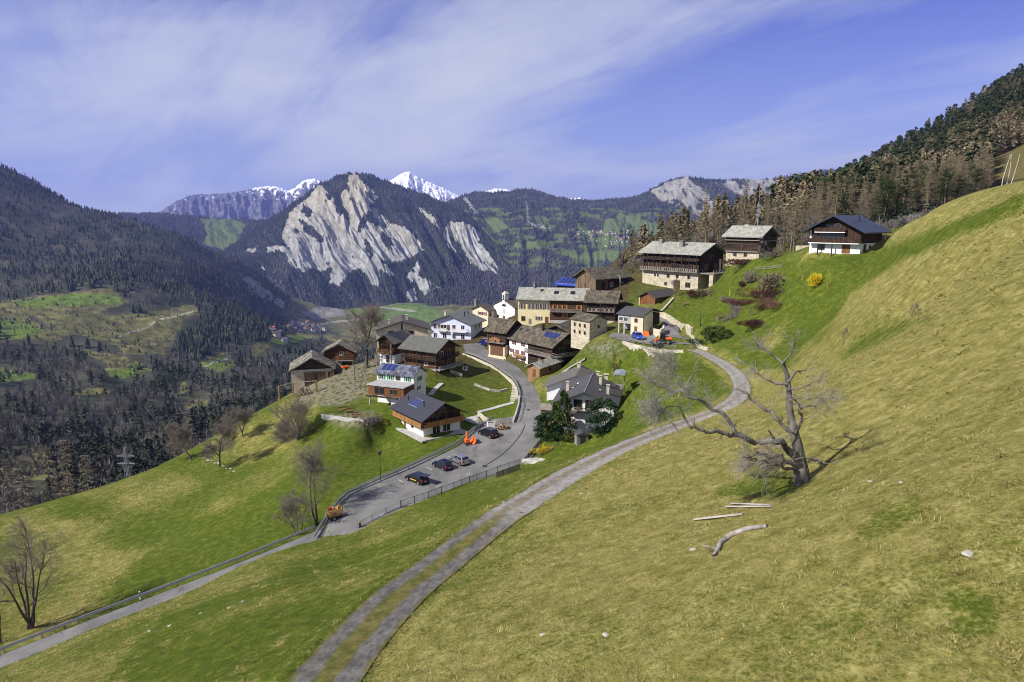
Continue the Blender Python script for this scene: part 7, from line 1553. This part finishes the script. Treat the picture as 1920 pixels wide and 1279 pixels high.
def shrub(label, px, sx, sz, mat, n=900, size=.35, needle=True, seed=1, lob=5, name='shrub', stretch=1., rot=0., cat='shrub'):
    a = h1(*px); t = thing(name, label, cat, a, rot); o = link('foliage', clump(seed, n, sx, sz, size, needle, lob), mat, t); o.scale = (stretch, 1, 1)
    T2 = TM(); r = np.random.default_rng(seed)
    for _ in range(5): p, rd = limb(r, (r.normal(0, .1), r.normal(0, .1), -.3), (r.normal(0, .5), r.normal(0, .5), 1), sz * .9, .05, 4, .15); T2.tube(p, rd, 5)
    link('stems', T2.mesh('stems'), BARK, t); return t
shrub('bright yellow flowering forsythia bush on the upper lawn', (1524, 537), 1.9, 2.2, FORS, 1500, .45, True, 2, 6)
shrub('large brown heather mound under the tan shrub on the upper lawn', (1440, 563), 4.6, 2.2, HEATH, 2600, .45, True, 3, 8, stretch=1.3)
shrub('tan feathery shrub rising from the large heather mound', (1455, 553), 2.6, 4., LARCHC, 1300, .8, True, 4, 5)
shrub('pinkish brown heather mound below the large heather mound', (1450, 578), 2.6, 1.7, PINKH, 1300, .4, True, 5, 6)
shrub('small dark heather tuft left of the pinkish mound', (1428, 582), 1.5, 1.2, HEATH, 700, .35, True, 6, 4)
shrub('long brown heather bed lowest on the upper lawn', (1417, 610), 2.0, 1.1, HEATH, 1600, .35, True, 7, 8, stretch=2., rot=.35)
shrub('oblong brown heather bed beside the grey lavender hedge', (1397, 572), 1.7, 1.0, HEATH, 1600, .35, True, 8, 8, stretch=2.4, rot=-.9)
shrub('round brown shrub above the lavender hedge', (1408, 530), 1.6, 2.3, TWIG, 1100, .5, True, 9, 5)
shrub('small brown shrub left of the round brown shrub', (1392, 538), 1.1, 1.1, HEATH, 600, .35, True, 10, 4)
shrub('dark red-brown shrub at the left corner of the pillared terrace', (1298, 556), 2.2, 1.9, HEATH, 1300, .45, True, 11, 6); shrub('tan shrub against the pillars of the terrace', (1322, 555), 1.9, 2.0, LARCHC, 1000, .5, True, 12, 5)
shrub('dark evergreen shrub under the timber terrace by the road', (1335, 634), 2.6, 2.2, SPRUCEC, 2200, .4, False, 13, 6); shrub('low juniper mat spreading at the edge of the upper road', (1312, 646), 2.2, .9, JUNI, 1600, .35, True, 14, 6, stretch=1.6)
shrub('brown hedge below the granary', (1395, 497), 2.0, 1.3, HEATH, 1500, .4, True, 15, 7, stretch=2.6); shrub('ochre bush beside the young tree at the granary', (1452, 484), 1.4, 2.2, LARCHC, 800, .4, True, 16, 5)
shrub('round leafless grey-pink bush alone on the high clearing', (1866, 290), 5.6, 6.5, bark('grey_pink_twigs', (.12, .085, .07), (.22, .17, .14)), 2600, 1.1, True, 17, 7)
lv = resample(hp([(1358,561),(1370,565),(1378,573),(1382,583),(1378,593),(1366,600),(1356,603)]), .55); V = []; Fc = []; rr = np.random.default_rng(6); n_ = 0
t = thing('hedge', 'grey lavender hedge curving across the upper lawn', 'hedge', lv[0]); VV = []
for p in lv:
    for k in range(90):
        q = np.array(p) - np.array(lv[0]) + np.array([rr.normal(0, .6), rr.normal(0, .6), rr.uniform(0, .7)]); d = rr.normal(0, .5, 3) + [0, 0, .8]; d /= np.linalg.norm(d); w = np.cross(d, rr.normal(0, 1, 3)); w /= np.linalg.norm(w); s = .3; VV += [q - w * .05, q + w * .05, q + d * s]
VV = np.array(VV); link('foliage', np_mesh('foliage', VV, np.arange(len(VV)).reshape(-1, 3), False), LAVH, t)
# evergreens at the chimneyed house
def evergreen(label, px, h, wd, seed, mat, n, dens_=1., cone=True, cat='evergreen tree'):
    a = h1(*px); t = thing('evergreen_tree', label, cat, a); r = np.random.default_rng(seed); T2 = TM(); p, rd = limb(r, (0, 0, -.5), (0, 0, 1), h * .95, .16, 8, .03, 0, .03); T2.tube(p, rd, 7); V = []
    br = [(r.uniform(.06, .97), r.uniform(0, 6.28)) for _ in range(60)]
    for k in range(n):
        z, a0 = br[r.integers(0, 60)]; z = np.clip(z + r.normal(0, .025), .03, 1.); a0 += r.normal(0, .22)
        rm = wd * ((1.03 - z) ** .75 if cone else np.sqrt(max(.05, 1 - ((z - .5) / .54) ** 2))) * (.7 + .45 * math.sin(a0 * 3 + z * 9 + seed) ** 2)
        q = rm * math.sqrt(r.uniform(.12, 1.)); c = np.array([math.cos(a0) * q, math.sin(a0) * q, z * h - q * .18]); d = np.array([math.cos(a0), math.sin(a0), .15]) + r.normal(0, .5, 3); d /= np.linalg.norm(d); w = np.cross(d, r.normal(0, 1, 3)); w /= np.linalg.norm(w); s = r.uniform(.22, .5); V += [c - w * s * .28, c + w * s * .28, c + d * s]
    for z, a0 in br: pp, rd2 = limb(r, (0, 0, z * h), (math.cos(a0), math.sin(a0), .1), wd * (1.02 - z) * .8, .04, 3, .1, 0, .01); T2.tube(pp, rd2, 4)
    V = np.array(V); link('trunk', T2.mesh('trunk'), BARK, t); link('crown', np_mesh('crown', V, np.arange(len(V)).reshape(-1, 3), False), mat, t)
evergreen('tallest yellow-green spruce in front of the chimneyed house', (1056, 821), 9.5, 3.0, 61, SPRUCEC, 6500); evergreen('dark bushy juniper at the roadside left of the tallest spruce', (1027, 824), 5.6, 2.6, 62, JUNI, 4200, cone=False); evergreen('dark round pine right of the white gable balcony', (1130, 812), 6.6, 2.9, 63, JUNI, 5200, cone=False); evergreen('spruce just behind the juniper at the roadside', (1042, 818), 7., 2.2, 64, SPRUCEC, 4000)
shrub('yellow-flowering ground cover in the fenced bed below the evergreens', (1022, 846), 1.3, .6, FORS, 1600, .25, True, 18, 8, stretch=2.8, rot=.5, name='flower_bed', cat='flower bed'); shrub('mauve heather at the lower corner of the fenced flower bed', (1002, 853), 1.2, .6, LAVH, 700, .25, True, 19, 5)
shrub('leafless brown shrub at the right end of the concrete garden wall', (695, 797), 1.8, 1.6, TWIG, 1000, .5, True, 21, 6)
shrub('dark leafless shrub beside the garden wreckage of the chimneyed house', (1093, 824), 1.5, 1.8, TWIG, 800, .5, True, 20, 4)
a = Vector(h1(1090, 829)); t = thing('garden_shed', 'little grey garden tool shed with open door below the white gable balcony', 'shed', a, R(10)); MB().box(-1.1, 1.1, -.8, .8, -.6, 1.7).build('body', TIMG, t); MB().prism([(-1.3, 1.65), (1.3, 1.65), (0, 2.2)], 'y', -1., 1.).build('roof', R_DGREY_X, t); MB().box(-.45, .45, -.86, -.8, -.3, 1.5).build('door', DMETAL, t)

# ------------------------------------------------------------------ grass
def strip_in(x, y):
    ins = np.zeros(len(x), bool); mid = np.zeros(len(x), bool)
    for si, (L, Rr) in enumerate(STRIPS):
        for k in range(0, len(x), 8000):
            sl_ = slice(k, k + 8000); c = (L + Rr) / 2; d2 = (x[sl_][:, None] - c[:, 0]) ** 2 + (y[sl_][:, None] - c[:, 1]) ** 2; j = np.argmin(d2, 1)
            ab = (Rr - L)[j, :2]; hw = np.linalg.norm(ab, axis=1) / 2; off = np.abs(((x[sl_] - c[j, 0]) * ab[:, 0] + (y[sl_] - c[j, 1]) * ab[:, 1]) / (hw * 2)); near = d2[np.arange(len(j)), j] < (hw + .6) ** 2
            i_ = near & (off < hw + .0); ins[sl_] |= i_
            if si == 0: mid[sl_] |= i_ & (((off < .32) & (j * .5 < jd)) | (off > hw - .28 - .2 * np.sin(j * .7)))
    return ins, mid
NG = 230000
gy = 13 * (100 / 13.) ** RNG.random(NG); gx = RNG.uniform(-.86, .86, NG) * gy; gz_ = G(gx, gy); ins, mid = strip_in(gx, gy); kp = ~ins | mid
a, b = proj(gx, gy, gz_); kp &= (a > -60) & (a < 1980) & (b < 1340); gx, gy, gz_, mid = gx[kp], gy[kp], gz_[kp], mid[kp]
ui = np.clip(((gx / gy + 1.05) / 2.1 * (NU - 1)).round().astype(int), 0, NU - 1); yi = np.clip((np.log(gy / 6.) / np.log(1250 / 6.) * (NYR - 1)).round().astype(int), 0, NYR - 1); dv = dry.reshape(NYR, NU)[yi, ui]; wv_ = inwood.reshape(NYR, NU)[yi, ui]
dv = np.clip(dv + .55 * fbm(gx / 1.3, gy / 1.3, 4) + .2 * fbm(gx / 6, gy / 6, 3), 0, 1); f = sstep(.32, .68, dv)
cg = lerp3((.055, .090, .011), (.140, .165, .024), RNG.random(len(gx))); cd_ = lerp3((.17, .155, .034), (.43, .375, .15), RNG.random(len(gx)) ** 1.2); gc = cg * (1 - f[:, None]) + cd_ * f[:, None]
GT = []
for k in range(6):
    r = np.random.default_rng(900 + k); V = []; sh = []
    for j in range(6):
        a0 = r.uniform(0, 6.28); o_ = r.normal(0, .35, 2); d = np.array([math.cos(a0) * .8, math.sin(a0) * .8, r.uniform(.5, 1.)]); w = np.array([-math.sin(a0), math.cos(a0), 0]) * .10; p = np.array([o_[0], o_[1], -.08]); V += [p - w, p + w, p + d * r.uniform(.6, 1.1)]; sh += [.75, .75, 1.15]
    GT.append((np.array(V), np.arange(18).reshape(-1, 3), np.array(sh)))
clp = np.clip(.55 + 1.1 * fbm(gx / 1.1, gy / 1.1, 3), .12, 1.5); hgt = (.05 + .10 * RNG.random(len(gx)) ** 1.5) * clp * (.75 + .5 * f) * np.where(mid, .6, 1.) * (1 + sstep(25, 90, gy) * 1.0)
v, fc, c = merge(GT, np.c_[gx, gy, gz_], np.c_[hgt * 1.5, hgt], RNG.uniform(0, 6.28, len(gx)), gc)
GRASSM = attrmat('grass_blades', .9, .8, .25)
tag(link('grass', np_mesh('grass', v, fc, False, c), GRASSM), 'short dry and green meadow grass tufts', 'grass', kind='stuff')
SKR, SKO = 42, (4.86, 2.28, 0)
# ------------------------------------------------------------------ light, sky, air, camera
SUN_AZ = math.atan2(-.90, -.43)      # towards the sun, seen from above (x, y)
SUN_EL = R(40)
sd = Vector((-.90, -.43, 0)).normalized() * math.cos(SUN_EL) + Vector((0, 0, math.sin(SUN_EL)))
sl = bpy.data.lights.new('sun', 'SUN'); sl.energy = 5.0; sl.angle = R(.5); sl.color = (1., .955, .88)
so = bpy.data.objects.new('sun', sl); COL.objects.link(so); so.rotation_euler = sd.to_track_quat('Z', 'Y').to_euler()
w = bpy.data.worlds.new('World'); SC.world = w; w.use_nodes = True; nt = w.node_tree
bg = nt.nodes['Background']; bg.inputs['Strength'].default_value = .09
sky = nt.nodes.new('ShaderNodeTexSky'); sky.sky_type = 'NISHITA'; sky.sun_disc = False
sky.sun_elevation = SUN_EL; sky.sun_rotation = math.atan2(sd.x, sd.y); sky.altitude = 1200; sky.air_density = 1.; sky.dust_density = .6; sky.ozone_density = 2.5
tc = nt.nodes.new('ShaderNodeTexCoord'); sp = nt.nodes.new('ShaderNodeSeparateXYZ'); nt.links.new(tc.outputs['Generated'], sp.inputs[0])
def wm(op, a, b=None):
    n = nt.nodes.new('ShaderNodeMath'); n.operation = op
    for i, q in enumerate((a, b)):
        if q is None: continue
        if isinstance(q, bpy.types.NodeSocket): nt.links.new(q, n.inputs[i])
        else: n.inputs[i].default_value = q
    return n.outputs[0]
den = wm('ADD', wm('MAXIMUM', sp.outputs['Z'], 0.), .20)
cx = wm('DIVIDE', sp.outputs['X'], den); cy = wm('DIVIDE', sp.outputs['Y'], den)
cb = nt.nodes.new('ShaderNodeCombineXYZ'); nt.links.new(cx, cb.inputs[0]); nt.links.new(cy, cb.inputs[1])
def wnoise(scale, rot, st, off, detail=8, rough=.55, dist=.4):
    m1 = nt.nodes.new('ShaderNodeMapping'); m1.inputs['Rotation'].default_value = (0, 0, R(rot)); nt.links.new(cb.outputs[0], m1.inputs['Vector'])
    mp = nt.nodes.new('ShaderNodeMapping'); mp.inputs['Scale'].default_value = (st[0], st[1], 1); mp.inputs['Location'].default_value = off
    nt.links.new(m1.outputs[0], mp.inputs['Vector'])
    n = N(nt, 'ShaderNodeTexNoise', Scale=scale, Detail=detail, Roughness=rough, Distortion=dist); nt.links.new(mp.outputs[0], n.inputs['Vector']); return n.outputs['Fac']
n1 = wnoise(.60, SKR, (1, 1.5), SKO, 5, .5, .6); n2 = wnoise(1.1, SKR + 8, (.8, 2.7), (3.1, .4, 0), 11, .62, .9)
cl = wm('ADD', wm('MULTIPLY', n1, .72), wm('MULTIPLY', n2, .30))
cf = ramp(nt, cl, [(.40, (.04, .04, .04)), (.47, (.26,) * 3), (.55, (.60,) * 3), (.66, (.92,) * 3)])
tint = mixc(nt, 1., sky.outputs[0], (.30, .36, .98), 'MULTIPLY')
hz = ramp(nt, wm('MULTIPLY', sp.outputs['Z'], 1.), [(.0, (.75,) * 3), (.30, (.0,) * 3)])
tint = mixc(nt, hz, tint, (4.1, 4.6, 5.9))
nt.links.new(mixc(nt, cf, tint, (5.3, 5.6, 6.4)), bg.inputs['Color'])

# air: one closed box of thin haze round the whole scene
bm = bmesh.new(); bmesh.ops.create_cube(bm, size=1.)
bmesh.ops.scale(bm, vec=(27000, 21500, 1), verts=bm.verts); bmesh.ops.translate(bm, vec=(0, 7800, 0), verts=bm.verts)
for v in bm.verts: v.co.z = 1080 if v.co.z > 0 else -722
me = bpy.data.meshes.new('haze'); bm.to_mesh(me); bm.free()
hm = bpy.data.materials.new('haze'); hm.use_nodes = True; hn = hm.node_tree; hn.nodes.clear()
ho = hn.nodes.new('ShaderNodeOutputMaterial'); hv = hn.nodes.new('ShaderNodeVolumePrincipled')
hv.inputs['Color'].default_value = (.30, .38, .98, 1); hv.inputs['Density'].default_value = HAZE; hv.inputs['Density Attribute'].default_value = ''
hv.inputs['Anisotropy'].default_value = .1
hn.links.new(hv.outputs[0], ho.inputs['Volume'])
if HAZE > 0: tag(link('haze', me, hm), 'thin blue haze filling the valley air', kind='stuff')

cd = bpy.data.cameras.new('camera'); cd.lens = 24; cd.sensor_width = 36; cd.clip_start = .5; cd.clip_end = 60000
co = bpy.data.objects.new('camera', cd); COL.objects.link(co); co.location = (0, 0, 0); co.rotation_euler = (R(90) - TH, 0, 0)
SC.camera = co
SC.view_settings.view_transform = 'Standard'; SC.view_settings.look = 'None'; SC.view_settings.exposure = .5; SC.view_settings.gamma = 1
SC.cycles.use_denoising = True; SC.cycles.max_bounces = 6; SC.cycles.diffuse_bounces = 2; SC.cycles.glossy_bounces = 2; SC.cycles.transmission_bounces = 3; SC.cycles.transparent_max_bounces = 8; SC.cycles.volume_bounces = 0
SC.cycles.filter_width = 1.0; SC.render.resolution_x = 1024; SC.render.resolution_y = 682
